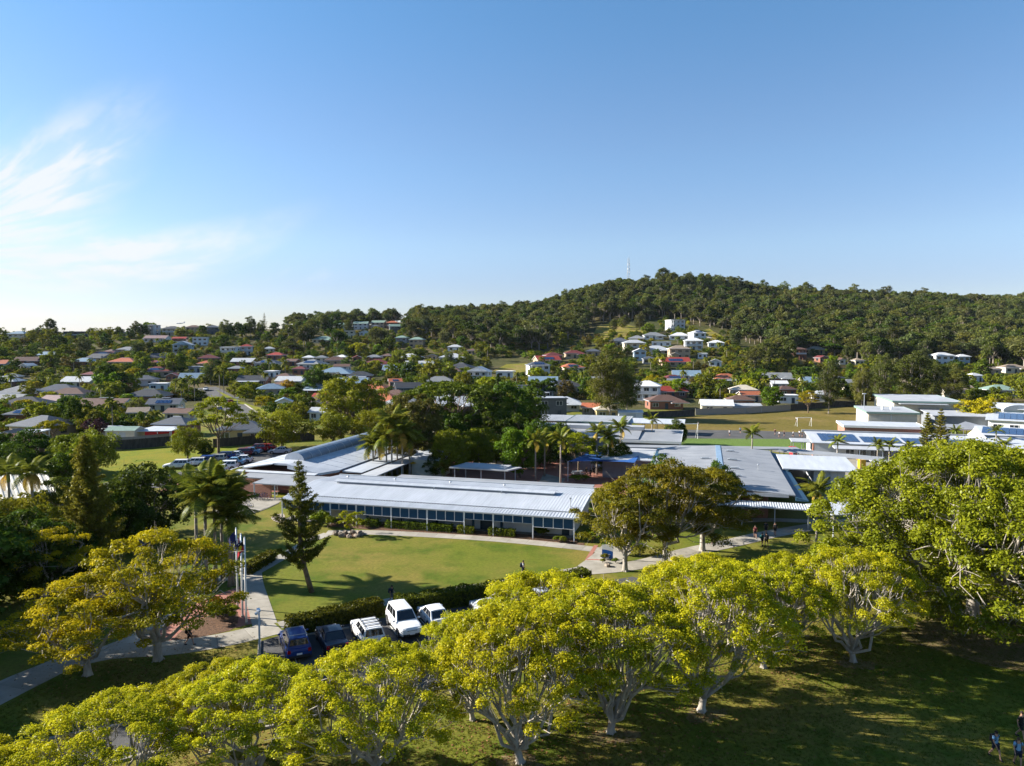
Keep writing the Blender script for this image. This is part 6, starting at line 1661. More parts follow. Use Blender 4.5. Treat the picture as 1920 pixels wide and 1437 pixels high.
# ---- araucaria pines: whorls of branches carrying foliage ropes
def pine_meshes(key, seed, H, R, z0, tiers, nb, rope, droop=0.15, ls=0.13, upturn=0.35, bend=0.0, base=0.25, dens=16, gapv=0.0):
    rs = np.random.RandomState(seed); b = MB()
    def ax(t): return np.array([bend * math.sin(min(1, t * 2.2) * math.pi * .5), 0, H * t])
    b.tube([ax(k / 10) for k in range(11)], [0.24 * (1 - k / 10.6) * H / 12 + .015 for k in range(11)], 7)
    P, Nn, S, T = [], [], [], []
    for i in range(tiers):
        t = i / (tiers - 1); z = z0 + (H - z0 - .3) * t; c = ax(z / H)
        prof = (1 - t) ** (0.6 if key == 'norfolk' else 0.75) * (base + (1 - base) * min(1, t * 4 + .25)); Lr = R * prof + .12
        for k in range(nb):
            if rs.rand() < gapv: continue
            a = (k + rs.rand() * .6) / nb * 2 * math.pi + i * .7; L = Lr * rs.uniform(.45, 1.25)
            d = np.array([math.cos(a), math.sin(a), 0])
            pts = []
            for q in range(5):
                s = q / 4; pts.append(c + d * L * s + np.array([0, 0, -droop * L * math.sin(math.pi * s * .8) + upturn * L * s * s]))
            b.tube(pts, [.045, .04, .03, .02, .012], 4, cap=False)
            n = int(dens * L / 1.0) + 8
            for m in range(n):
                s = 0.18 + .82 * rs.rand(); j = min(3, int(s * 4)); f = s * 4 - j
                q = pts[j] * (1 - f) + pts[j + 1] * f
                w = rope * (1.15 - .5 * s)
                off = rs.normal(size=3) * w * np.array([.75, .75, .55]); P.append(q + off); Nn.append(off + np.array([0, 0, .15]) + rs.normal(size=3) * .1); S.append(ls * rs.uniform(.7, 1.3)); T.append(rs.rand())
    return b.mesh(key + '_trunk', M['bark_brown'], True), quad_mesh(key + '_crown', np.array(P), np.array(Nn), np.array(S), 0.4, np.array(T), LEAF['hooppine' if key == 'hoop' else 'pine'])
TREES['norfolk'] = [pine_meshes('norfolk', 5, 12.4, 2.5, 2.9, 19, 6, 0.22, 0.14, 0.105, 0.40, bend=-1.0, base=.8, dens=150, gapv=.27) + (12.4,)]
TREES['hoop'] = [pine_meshes('hoop', 6, 14.0, 3.5, 1.0, 30, 7, 0.26, 0.02, 0.15, 0.25, base=.9, dens=75) + (14.0,)]
TREES['cook'] = [pine_meshes('cook', 7, 9.0, 1.9, 0.8, 18, 6, 0.18, 0.05, 0.13, 0.3, base=.85, dens=60) + (9.0,), pine_meshes('cook', 8, 8.6, 1.7, 0.8, 16, 6, 0.18, 0.05, 0.13, 0.3, base=.85, dens=60) + (8.6,)]
TREES['far_norfolk'] = [pine_meshes('far_norfolk', 9, 16, 3.0, 2, 12, 5, 0.25, 0.05, 0.3, 0.2, base=.9, dens=10) + (16.0,)]

# ---- placing the near trees
FIGS = [  # base pixel, height, variant, label
    (700, 1462, 7.0, 0, 'fig with a fan of thin white limbs at the bottom edge, nearest the cars'),
    (975, 1430, 8.6, 1, 'fig whose white trunk is cut by the bottom edge, yellow crown'),
    (1145, 1374, 8.8, 2, 'fig with forked white trunk and low side limb, left of the widest trunk'),
    (1315, 1334, 9.2, 3, 'fig with the widest white trunk standing in a ring of bare earth'),
    (1432, 1252, 7.6, 4, 'fig half hidden behind its neighbours, short trunk in shade of the yellow row'),
    (1600, 1241, 8.2, 0, 'fig with slim straight white trunk apart at the right end of the row'),
]
for px, py, h, v, lab in FIGS:
    put('fig', G(px, py), h, lab, 'fig_tree', v, rz=px * .01, group='yellow green fig trees along the front car park', wide=1.2 if px < 900 else 1.06)
for X, Y, h, v, w, lab in ((-13.6, 36.0, 5.9, 2, 1.32, 'fig crown right of the two at the lower left corner, beside thin limbs'),
                           (-19.6, 33.2, 5.6, 3, 1.38, 'fig crown at the lower left with bare twigs on top, over the shaded kerb'),
                           (-24.3, 29.0, 5.2, 1, 1.4, 'fig crown filling the bottom left corner'),
                           (21.6, 54.0, 6.6, 2, 1.05, 'low fig crown between the slim trunked fig and its shaded neighbour'),
                           (-16.8, 38.6, 4.9, 4, 1.25, 'low fig crown behind the thin limbed fig, left of the lamp post foot'), (-2.4, 42.0, 6.6, 0, 1.0, 'fig crown hiding the bonnet of the white four wheel drive'),
                           (2.6, 45.6, 7.9, 4, 1.15, 'fig in the back row burying the silver sedan'), (14.6, 52.5, 6.9, 1, 1.2, 'fig in the back row below the two walkers in white')):
    put('fig', Vector((X, Y, 0)), h, lab, 'fig_tree', v, rz=X, group='yellow green fig trees along the front car park', wide=w)
put('bigfig', Vector((38.0, 57.5, 0)), 14.8, 'huge spreading fig filling the right side of the picture', 'fig_tree', 0, rz=0.4)
put('bigfig', Vector((47.0, 71.0, 0)), 13.2, 'second large fig merging behind the huge spreading fig', 'fig_tree', 1, rz=1.4)
for X, Y, h, kd, lab in ((-48, 53, 12, 'leafy_dark', 'dark tree beyond the left edge shading the path'), (-51, 45, 13, 'tall_dark', 'tall dark tree beyond the left edge shading the lower lawn'), (-46, 39, 11, 'leafy_dark', 'dark tree beyond the left edge near the shaded kerb'), (-43, 33, 10, 'leafy_dark', 'dark tree beyond the lower left corner'), (-58, 58, 13, 'tall_dark', 'tall dark tree beyond the left edge behind the path')):
    put(kd, Vector((X, Y, 0)), h, lab, 'dark_tree', rz=X, wide=1.15)
put('golden', G(165, 1266), 7.4, 'golden leaved tree over the path at far left, lower of two', 'golden_tree', 0, rz=0.4, wide=1.12)
put('golden', G(296, 1238), 9.7, 'golden leaved tree with several pale stems where the brick paving meets the path', 'golden_tree', 1, rz=2.1, wide=.98)
put('brown', G(1172, 1071), 9.6, 'bronze green tree with white forked trunk beside the school sign', 'bronze_tree', 0, rz=0.3)
put('brown', G(1247, 1056), 11.0, 'tallest bronze green tree with trunk directly behind the lamp post', 'bronze_tree', 1, rz=1.7)
put('brown', G(1317, 1033), 9.8, 'bronze green tree spreading over the path, right of three', 'bronze_tree', 0, rz=3.6, wide=1.1)
put('leafy_dark', G(1240, 985), 8.6, 'dark leafed tree hidden behind the bronze green trees', 'dark_tree', rz=1, wide=.7)
put('leafy_dark', G(1345, 970), 7.2, 'dark round tree against the grey hall roof behind the bronze trees', 'dark_tree', rz=2, wide=.7)
put('norfolk', G(585, 1111), 12.3, 'Norfolk pine with bare lower trunk standing on the oval lawn', 'norfolk_pine', rz=0.15)
put('hoop', G(168, 1078), 13.9, 'tall dense hoop pine behind the golden trees at left', 'hoop_pine', rz=1)
put('cook', AT(1737, 858, 135).to_2d().to_3d(), 9.6, 'narrow pine left of a pair in front of the cream halls', 'pine_tree', 0)
put('cook', AT(1762, 858, 138).to_2d().to_3d(), 10.0, 'narrow pine right of a pair in front of the cream halls', 'pine_tree', 1)
put('leafy_dark', G(268, 1012), 8.6, 'dark glossy tree between the hoop pine and the tall palms', 'dark_tree', rz=0.6, wide=1.12)
put('leafy_dark', G(212, 1035), 6.5, 'smaller dark tree at the foot of the hoop pine', 'dark_tree', rz=2.6)
put('leafy_dark', G(120, 985), 6.0, 'dark tree behind the left brick block', 'dark_tree', rz=4)
put('leafy_dark', G(45, 1085), 6.6, 'dark tree in deep shade at the left edge', 'dark_tree', rz=5, wide=1.1)
put('leafy_dark', G(95, 1100), 6.2, 'dark tree behind the left golden tree', 'dark_tree', rz=3, wide=1.1)
put('golden', G(85, 1118), 6.8, 'yellow topped tree behind the dark left edge trees', 'golden_tree', 0, rz=4)
put('willowy', G(15, 1060), 7.6, 'olive feathery tree cut by the left edge', 'olive_tree', rz=1)
put('willowy', G(62, 1020), 4.8, 'grey green shrubby tree below the brick block', 'olive_tree', rz=2)
put('leafy_dark', G(-30, 1130), 8.0, 'dark tree mostly outside the left edge', 'dark_tree', rz=2.2, wide=1.2)
put('sapling', G(658, 1004), 3.4, 'small leafy tree in a ring of rocks on the oval lawn', 'young_tree', wide=1.3)
put('spread', Vector((-13.0, 152, 0)), 15.2, 'huge dark spreading tree with yellow green top behind the courtyard', 'shade_tree', rz=.5)
put('round_rust', Vector((-18.4, 129, 0)), 13.8, 'rounded rust brown tree behind the tall palm cluster', 'rust_tree', wide=.98)
put('broad_olive', Vector((-39.5, 176, 0)), 14.8, 'broad olive green tree behind the barrel skylight', 'olive_tree')
put('tall_dark', Vector((-2.0, 150, 0)), 15.4, 'dark tree at the right end of the courtyard tree mass', 'dark_tree')
put('tall_dark', Vector((4.0, 172, 0)), 13.0, 'dark tree right behind the courtyard tree mass', 'dark_tree')
for X, Y, h, kd, lab in ((-11.0, 139, 9.5, 'tall_dark', 'dark tree rising behind the dense round courtyard tree'), (-19.5, 140, 9.0, 'tall_dark', 'dark tree directly behind the rust brown crown'), (-22.0, 148, 10.5, 'tall_dark', 'dark tree between the rust brown tree and the spreading tree'), (-7.5, 146, 9.0, 'tall_dark', 'dark tree in the gloom under the spreading crown, right side'), (-14.5, 143, 8.0, 'leafy_dark', 'low dark tree below the middle of the spreading crown'), (0.5, 140, 8.5, 'leafy_dark', 'dark leafy tree before the dark mass at the courtyard end'), (-26.5, 160, 9.5, 'tall_dark', 'dark tree left behind the rust brown tree'), (-3.0, 133, 5.5, 'leafy_dark', 'low leafy tree at the back of the courtyard'), (-10.0, 130, 4.5, 'leafy_dark', 'dark low tree behind the dense round tree'), (-5.5, 126, 8.0, 'dense_bush', 'green tree between the round courtyard tree and the palms'), (5.0, 129, 8.5, 'leafy_dark', 'dark tree behind the left courtyard palms'), (9.0, 134, 7.5, 'leafy_dark', 'dark tree behind the leaning trunk'),
    (-72, 121, 8.0, 'willowy', 'olive tree left of the grass bank, over the maroon roof'), (-78, 124, 7.0, 'dense_bush', 'bright topped bush tree below the maroon roof'), (-86, 126, 7.5, 'leafy_dark', 'dark tree at the left edge below the maroon roof'), (-68, 108, 6.5, 'dense_bush', 'yellow green bushy tree behind the hoop pine'), (-75, 106, 7.5, 'leafy_dark', 'dark tree behind the tan skirted palm'), (-83, 104, 7.0, 'dense_bush', 'bushy tree beyond the left brick block roof'), (-91, 112, 7.5, 'willowy', 'olive tree at the left edge beyond the brick block'), (-95, 128, 7, 'leafy_dark', 'dark tree far left beside the dark gable')):
    put(kd, Vector((X, Y, 0)), h, lab, 'dark_tree' if 'dark' in kd else 'bushy_tree')
put('willowy', Vector((-49.5, 152, 0)), 8.6, 'rounded olive shrubby tree beside the office wing roof', 'olive_tree', wide=1.15)
put('willowy', Vector((-40.0, 158, 0)), 7.4, 'rounded olive shrubby tree right behind the office wing', 'olive_tree', rz=2)
put('willowy', Vector((-31.0, 160, 0)), 8.2, 'dark olive tree at the far end of the barrel skylight', 'olive_tree', rz=4)
put('airy', G(410, 850), 12.2, 'yellow green tree with leaning trunk beside the left car park', 'airy_tree', rz=2.2)
put('willowy', G(352, 861), 6.6, 'olive bushy tree at the head of the left car row', 'olive_tree', rz=1.2, wide=.8)
put('leafy_dark', G(386, 858), 3.6, 'small dark tree between the two trees at the left car row', 'dark_tree', rz=1.2, wide=.8)
put('dense_bush', G(846, 893), 8.3, 'dense bright topped round tree in the courtyard', 'round_tree', rz=1)
put('leafy_dark', G(812, 893), 3.8, 'dark low shrubby tree beside the dense round courtyard tree', 'dark_tree', rz=1.4, wide=.8)
put('dense_bush', Vector((1.2, 119, 0)), 9.0, 'leafy green tree left of the courtyard palms', 'round_tree', rz=2.5)
put('airy', Vector((11.5, 122, 0)), 7.6, 'yellow green flat topped tree with thick leaning trunk among the courtyard palms', 'airy_tree', rz=2.5)
put('leafy_dark', Vector((17.5, 124, 0)), 6.0, 'dark tree shading the blue sail', 'dark_tree', rz=2.5)
put('leafy_dark', AT(1268, 833, 158).to_2d().to_3d(), 5.6, 'round green tree at the corner of the artificial turf', 'round_tree', rz=2.5, wide=.7)
put('gum_near', AT(1143, 792, 208).to_2d().to_3d(), 21.0, 'tall pale trunked gum rising above the demountables', 'gum_tree', 0, rz=.5)
put('gum_near', AT(1175, 802, 212).to_2d().to_3d(), 16.0, 'shorter gum with thick pale stump beside the tall gum', 'gum_tree', 1, rz=2.0, wide=.9)
for px, Y, h, v, w, lab in ((1556, 226, 16.5, 0, .75, 'slim gum on the oval behind the cream halls, leftmost of the group'), (1618, 236, 15.0, 1, .8, 'gum left of the broadest oval gum'), (1655, 244, 18.5, 0, .85, 'gum with visible straight trunk in the oval group'),
                          (1712, 250, 20.5, 1, 1.15, 'broadest gum with white limbs in the oval group'), (1792, 244, 15.2, 0, 1.05, 'gum at the right end of the oval group'), (1750, 262, 17, 1, 1, 'gum behind the two right oval gums')):
    put('gum_near', Vector(((px - 960) / FPX * Y, Y, 0)), h, lab, 'gum_tree', v, rz=px, wide=w)
put('dense_bush', AT(1447, 772, 240).to_2d().to_3d(), 8.2, 'round dark leafed tree in front of the sheet metal fence', 'round_tree', wide=1.05)
put('airy', AT(1515, 776, 228).to_2d().to_3d(), 7.6, 'small leafy tree alone on the oval grass', 'airy_tree')
put('yellow_tree', AT(1832, 805, 192).to_2d().to_3d(), 8.2, 'bright yellow tree above the school roofs at right', 'yellow_tree', wide=1.1)
# palms
PLM = [(725, 896, 6.0, 1.35, 'short palm leftmost of the tall cluster beside the office wing'), (735, 897, 8.8, 1.5, 'tallest palm of the cluster in front of the rust brown tree'), (755, 899, 7.2, 1.4, 'palm with clean white trunk at the right of the tall cluster'),
       (712, 892, 5.2, 1.4, 'low palm with yellowing fronds beside the walkway roof'), (745, 890, 6.6, 1.35, 'palm half hidden behind the tallest palm'), (700, 894, 4.6, 1.3, 'low leaning palm at the left foot of the tall cluster'), (768, 896, 5.4, 1.3, 'palm at the right foot of the tall cluster near the kiosk')]
for px, py, h, s, lab in PLM: palm(G(px, py), h, lab, 19, s, dry=2, r=.14)
for px, py, h, lab in ((1004, 903, 6.0, 'dim palm leftmost of the courtyard palms'), (1021, 893, 5.6, 'second courtyard palm with green shaft near the brick paving'), (1051, 909, 6.6, 'courtyard palm with white trunk alone in the paving'),
                       (1119, 890, 6.6, 'courtyard palm with the largest yellow crown'), (1140, 890, 5.8, 'courtyard palm right beside the largest crown'), (1163, 878, 6.6, 'rightmost courtyard palm near the bronze trees'), (912, 878, 4.4, 'short palm in the shaded courtyard behind the shelter')):
    palm(G(px, py), h, lab, 13, 1.0, dry=1, r=.13)
for px, py, h, s, lab in ((388, 1102, 7.6, 1.1, 'palm leftmost of the clump behind the flagpoles'), (405, 1094, 8.4, 1.15, 'palm with slanting trunk in the clump behind the flagpoles'), (418, 1088, 7.8, 1.15, 'tallest dense palm of the clump behind the flagpoles'),
                       (431, 1100, 5.6, 1.0, 'shortest palm at the right of the flagpole clump'), (437, 1098, 7.0, 1.15, 'palm nearest the flagpoles'), (370, 1075, 7.4, 1.15, 'palm at the back left of the flagpole clump')):
    palm(G(px, py), h, lab, 20, s * 1.12, dry=0, r=.15)
palm(G(1530, 1043), 6.3, 'lone palm with pale trunk left of the huge fig', 13, 1.0, dry=2, r=.12)
palm(AT(63, 1000, 82).to_2d().to_3d(), 7.0, 'palm with dry tan fruit skirt at far left', 14, 1.1, dry=5, r=.16)
palm(AT(20, 1000, 86).to_2d().to_3d(), 6.2, 'palm beside the one with the tan fruit skirt', 13, 1.1, dry=1, r=.16)
palm(AT(1410, 845, 131).to_2d().to_3d(), 5.2, 'single palm in front of the ball court', 12, .95, r=.13)
palm(AT(1222, 838, 150).to_2d().to_3d(), 5.6, 'palm at the edge of the turf left of the round tree', 12, .95, r=.13)
for px, Y, h, lab in ((1570, 126, 4.4, 'tallest palm over the solar classroom'), (1645, 128, 3.4, 'left palm of the close pair over the solar classroom'), (1667, 127, 3.6, 'right palm of the close pair over the solar classroom'), (1702, 127, 3.2, 'yellowing palm next to the narrow pines'), (1882, 128, 3.6, 'palm right of the marquee'), (1790, 150, 3.2, 'low palm by the brick yard'), (1866, 140, 4.6, 'palm with upright fronds behind the right classroom')):
    palm(AT(px, 860, Y).to_2d().to_3d(), h, lab, 11, .75, r=.11)
palm(G(828, 898), 1.2, 'low leafy cycad like palm at the back edge of the long roof', 14, .9, r=.15)
for px, py, lab in ((688, 893, 'small palm shrub by the walkway roof'), (702, 896, 'small palm shrub below the yellowing palm')): palm(G(px, py), .6, lab, 9, .6, r=.1)

# shrubs and beds
for i, (px, py, h, lab, kd) in enumerate((
    (1010, 1003, 1.1, 'green shrub in the garden strip right of the office door', 'shrub'), (1018, 1006, 1.0, 'shrub next to the green shrub in the garden strip', 'shrub'), (1044, 1016, .7, 'leafy ground plant near the end column', 'shrub'), (1056, 1018, .8, 'leafy ground plant beside the end column', 'shrub'),
    (1110, 1018, 1.6, 'shrub behind the end column of the long block', 'shrub'), (1134, 1050, .7, 'shrub at the left foot of the school sign', 'shrub'), (1130, 1056, .5, 'low shrub in front of the school sign', 'shrub'), (1154, 1056, .55, 'low shrub right in front of the school sign', 'shrub'), (1172, 1041, 1.2, 'shrub behind the white forked trunk', 'shrub'), (1200, 1040, 1.4, 'shrub right of the white forked trunk', 'shrub'),
    (404, 1138, .9, 'red leaved shrub in the flagpole garden', 'redshrub'), (420, 1166, 1.5, 'rounded grassy shrub in the flagpole mulch', 'shrub'), (408, 1160, 1.2, 'green shrub behind the grassy one', 'shrub'), (398, 1150, 1.0, 'shrub in the middle of the flagpole garden', 'shrub'),
    (346, 901, .9, 'yellow green shrub at the left of the car park bed', 'shrub'), (362, 902, 1.1, 'reddish shrub in the car park bed', 'redshrub'), (372, 906, 1.1, 'green shrub low in the car park bed', 'shrub'), (396, 891, .9, 'bright shrub beside the white cars', 'shrub'), (407, 891, 1.0, 'bright round shrub right beside the white cars', 'shrub'), (426, 910, 1.3, 'clipped shrub left before the brick office', 'shrub'), (440, 909, 1.2, 'clipped shrub before the brick office', 'shrub'), (450, 910, 1.2, 'clipped shrub at the brick screen wall', 'shrub'),
    (570, 975, 1.9, 'shrub behind the Norfolk pine by the first column', 'shrub'), (600, 985, 1.9, 'broad shrub below the blue screens beside the pine', 'shrub'), (615, 990, 1.6, 'shrub at the left end of the long block garden', 'shrub'), (680, 990, 1.0, 'grey shrub left of the first clipped hedge', 'shrub'),
    (1080, 905, 1.4, 'lime shrub behind the long roof near the palms', 'shrub'), (1095, 903, 1.2, 'shrub right of the lime shrub', 'shrub'))):
    put(kd, G(px, py), h, lab, 'shrub', None, cat='shrub', wide=1.1)
# hedges: clipped boxes of leaves
def hedge(label, a, c, w, h, leaf='hedge', dens=120, topleaf=None, ls=0.10):
    a, c = Vector((a[0], a[1], 0)), Vector((c[0], c[1], 0)); v = c - a; L = v.length; rz = math.atan2(v.y, v.x)
    R = empty('hedge', a, label, 'hedge', rz)
    rs = np.random.RandomState(int(L * 100)); N = int((2 * h + w) * L * dens)
    x = rs.rand(N) * L; wav = 0.07 * np.sin(x * 2.1 + 1) + 0.05 * np.sin(x * 5.3)
    per = 2 * h + w; q = rs.rand(N) * per
    y = np.where(q < h, -w / 2, np.where(q < h + w, q - h - w / 2, w / 2)); z = np.where(q < h, q, np.where(q < h + w, h, per - q))
    nrm = np.stack([np.zeros(N), np.where(q < h, -1.0, np.where(q < h + w, 0, 1.0)), np.where((q >= h) & (q < h + w), 1.0, .15)], 1)
    dep = rs.rand(N) ** 2 * .22
    P = np.stack([x, y * (1 + wav * .8), z * (1 + wav * .6)], 1) - nrm * dep[:, None] + rs.normal(size=(N, 3)) * .035
    ends = rs.rand(N) < .04; P[ends, 0] = np.where(rs.rand(ends.sum()) < .5, 0, L) + rs.normal(size=ends.sum()) * .05; P[ends, 1] = (rs.rand(ends.sum()) - .5) * w; P[ends, 2] = rs.rand(ends.sum()) * h
    me = quad_mesh('hedge_leaves', P, nrm + rs.normal(size=(N, 3)) * .6, ls * (0.7 + .6 * rs.rand(N)), .55, rs.rand(N), LEAF[leaf])
    mobj('leaves', me, R)
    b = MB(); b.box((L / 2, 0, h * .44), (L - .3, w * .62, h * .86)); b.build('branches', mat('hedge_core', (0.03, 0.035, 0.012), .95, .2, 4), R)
    return R
def DH(s, t): p = DP(s, t); return p
hedge('dark clipped hedge along the parked cars, left of the path gap', G(540, 1192), G(714, 1150), 1.4, 1.35, 'hedge', 190)
hedge('long dark clipped hedge between the curved path and the front car park', G(742, 1152), G(1102, 1096), 1.5, 1.45, 'hedge', 170)
for a, c, lab in ((684, 709, 'short clipped hedge leftmost below the blue screens'), (722, 846, 'long clipped hedge below the blue screens'), (858, 888, 'short clipped hedge left of the dark double door'), (917, 966, 'clipped hedge right of the dark double door')):
    hedge(lab, LBP(lbx(a), -.1), LBP(lbx(c), -.1), 0.8, 0.95, 'green', 150, ls=.085)
hedge('shaded clipped hedge beside the path below the left lawn', G(462, 1078), G(512, 1048), 1.2, 1.0, 'hedge', 150)
hedge('bright yellow green hedge in front of the white hip house', GT(628, 681), GT(656, 681), 2, 1.6, 'lime', 12, ls=.3)
# ------------------------------------------------------------------ suburb trees, hill forest
KIND_WORDS = {'sub_round': 'round green tree', 'sub_olive': 'olive green tree', 'sub_dark': 'dark tree', 'sub_lime': 'yellow green tree', 'sub_rust': 'brownish tree', 'sub_gum': 'gum tree', 'sub_grey': 'grey green gum', 'sub_yellow': 'bright yellow tree', 'sub_cone': 'dark conical tree', 'sub_purple': 'purple leaved tree', 'far_palm': 'palm', 'far_norfolk': 'Norfolk pine'}
NAME_OF = {'sub_gum': 'gum_tree', 'sub_grey': 'gum_tree', 'sub_cone': 'conifer', 'far_palm': 'palm_tree', 'far_norfolk': 'norfolk_pine'}
SUB = []     # kind, p, h
def sub(kind, px, py, h, **k):
    SUB.append((kind, GT(px, py), h))
# trees one can pick out in the photograph: base pixel, height
for kind, px, py, h in (
    ('sub_olive', 60, 640, 9), ('sub_dark', 88, 640, 10), ('sub_gum', 105, 636, 10), ('sub_olive', 205, 634, 9), ('sub_dark', 245, 636, 9), ('sub_olive', 340, 634, 9), ('sub_dark', 380, 632, 10), ('sub_dark', 455, 632, 11), ('sub_gum', 490, 630, 13), ('sub_dark', 515, 630, 12), ('sub_olive', 548, 630, 12), ('sub_gum', 560, 632, 14), ('sub_dark', 615, 630, 13), ('sub_dark', 690, 610, 9), ('sub_gum', 715, 608, 9), ('sub_dark', 775, 612, 14), ('sub_gum', 172, 640, 11), ('sub_gum', 255, 632, 13), ('sub_dark', 268, 632, 11), ('sub_dark', 222, 633, 9), ('far_norfolk', 496, 622, 16), ('sub_gum', 422, 634, 15), ('sub_gum', 470, 632, 17), ('sub_dark', 440, 634, 13), ('sub_grey', 536, 628, 11),
    ('sub_gum', 606, 630, 20), ('sub_dark', 632, 628, 13), ('sub_gum', 654, 626, 14), ('sub_dark', 575, 632, 14), ('sub_gum', 590, 634, 16), ('sub_gum', 790, 622, 24), ('sub_dark', 765, 625, 15), ('sub_gum', 815, 625, 17), ('sub_gum', 856, 625, 22), ('sub_dark', 850, 630, 17), ('sub_gum', 830, 628, 16),
    ('sub_round', 200, 740, 10), ('sub_dark', 200, 735, 13), ('sub_olive', 95, 690, 12), ('sub_olive', 90, 650, 13), ('sub_dark', 110, 660, 12), ('sub_olive', 185, 645, 12), ('sub_olive', 315, 705, 12), ('sub_round', 330, 700, 11), ('sub_gum', 395, 722, 12), ('sub_yellow', 361, 672, 6),
    ('sub_dark', 150, 815, 9.5), ('sub_dark', 128, 800, 9), ('sub_purple', 180, 824, 5.5), ('sub_olive', 258, 782, 6.5), ('sub_grey', 256, 784, 6), ('sub_dark', 225, 735, 9), ('sub_lime', 100, 825, 5), ('sub_olive', 20, 772, 6), ('sub_rust', 60, 745, 6), ('sub_dark', 108, 742, 6), ('sub_yellow', 540, 735, 6), ('sub_lime', 496, 772, 5.5), ('sub_olive', 476, 800, 5), ('sub_round', 460, 752, 6.5), ('sub_olive', 440, 745, 7),
    ('sub_dark', 590, 740, 11), ('sub_dark', 612, 738, 9), ('sub_olive', 560, 790, 6), ('sub_dark', 575, 785, 7), ('sub_round', 740, 712, 9), ('sub_dark', 765, 716, 10), ('sub_olive', 750, 690, 10), ('sub_olive', 775, 695, 9), ('sub_olive', 810, 720, 12), ('sub_olive', 840, 722, 11), ('sub_olive', 790, 712, 8), ('sub_grey', 840, 690, 10), ('sub_olive', 870, 690, 10), ('sub_olive', 910, 692, 7),
    ('sub_round', 1000, 745, 8), ('sub_dark', 1030, 745, 8.5), ('sub_rust', 1060, 748, 8), ('sub_round', 1085, 735, 7), ('sub_dark', 1100, 742, 8), ('sub_olive', 1120, 755, 9), ('sub_yellow', 1225, 725, 6), ('sub_round', 1275, 745, 8), ('sub_lime', 1250, 740, 6), ('sub_round', 1240, 735, 7), ('sub_rust', 1310, 740, 8), ('sub_round', 1225, 718, 6), ('sub_gum', 1415, 700, 15), ('sub_gum', 1440, 695, 16), ('sub_lime', 1370, 762, 5), ('sub_round', 1350, 735, 6), ('sub_round', 1400, 725, 6), ('sub_round', 1330, 720, 6),
    ('sub_gum', 1150, 628, 12), ('sub_grey', 1200, 622, 15), ('sub_gum', 1172, 618, 12), ('sub_olive', 1165, 615, 8), ('sub_gum', 1180, 556, 19), ('sub_gum', 1243, 556, 30), ('sub_gum', 1210, 556, 22), ('sub_gum', 1262, 558, 26), ('sub_gum', 1140, 572, 25), ('sub_grey', 1125, 576, 22), ('sub_gum', 1108, 585, 21), ('sub_gum', 1060, 592, 25), ('sub_gum', 1040, 598, 18), ('sub_gum', 1010, 600, 19), ('sub_gum', 940, 602, 20), ('sub_gum', 975, 600, 20), ('sub_grey', 1290, 556, 24),
    ('sub_gum', 1476, 690, 17), ('sub_gum', 1460, 680, 16), ('sub_dark', 1530, 720, 9), ('sub_dark', 1500, 722, 9), ('sub_round', 1560, 690, 7), ('sub_gum', 1590, 688, 12), ('sub_gum', 1628, 686, 14), ('sub_olive', 1640, 695, 9), ('sub_dark', 1840, 712, 11), ('sub_round', 1860, 730, 8), ('sub_dark', 1895, 735, 8), ('sub_lime', 1870, 770, 6), ('sub_round', 1840, 765, 7), ('sub_rust', 1885, 778, 6), ('sub_dark', 1905, 692, 11), ('sub_round', 1755, 715, 7),
    ('sub_gum', 1315, 558, 25), ('sub_grey', 1345, 560, 23), ('sub_gum', 1380, 562, 24), ('sub_gum', 1430, 566, 23), ('sub_grey', 1470, 568, 23), ('sub_gum', 1510, 568, 24), ('sub_gum', 1552, 570, 22), ('sub_gum', 1600, 572, 23), ('sub_grey', 1660, 574, 22), ('sub_gum', 1730, 576, 21), ('sub_gum', 1800, 576, 21), ('sub_grey', 1870, 574, 23), ('sub_gum', 1905, 572, 22)):
    sub(kind, px, py, h)
for px, py, h in ((170, 700, 7), (190, 765, 8), (212, 820, 8.5), (150, 735, 7), (98, 735, 7), (22, 740, 8), (330, 748, 7.5), (345, 750, 8), (355, 746, 8.5), (365, 752, 8), (340, 755, 7), (412, 742, 10), (420, 738, 10.5), (505, 700, 7), (535, 705, 7), (600, 712, 7), (655, 690, 6), (685, 690, 6), (545, 655, 8), (640, 640, 6), (1130, 690, 7), (1245, 690, 7), (1220, 695, 6), (1300, 700, 7), (1330, 720, 7), (1410, 722, 7), (1385, 735, 6), (1500, 735, 7), (1350, 752, 6), (1505, 745, 6), (1840, 690, 7), (1235, 680, 5), (1325, 690, 5), (1100, 720, 6), (1092, 690, 5), (45, 632, 7), (120, 628, 7), (1435, 740, 6), (1452, 735, 7), (1810, 800, 5)):
    SUB.append(('far_palm', GT(px, py), h))
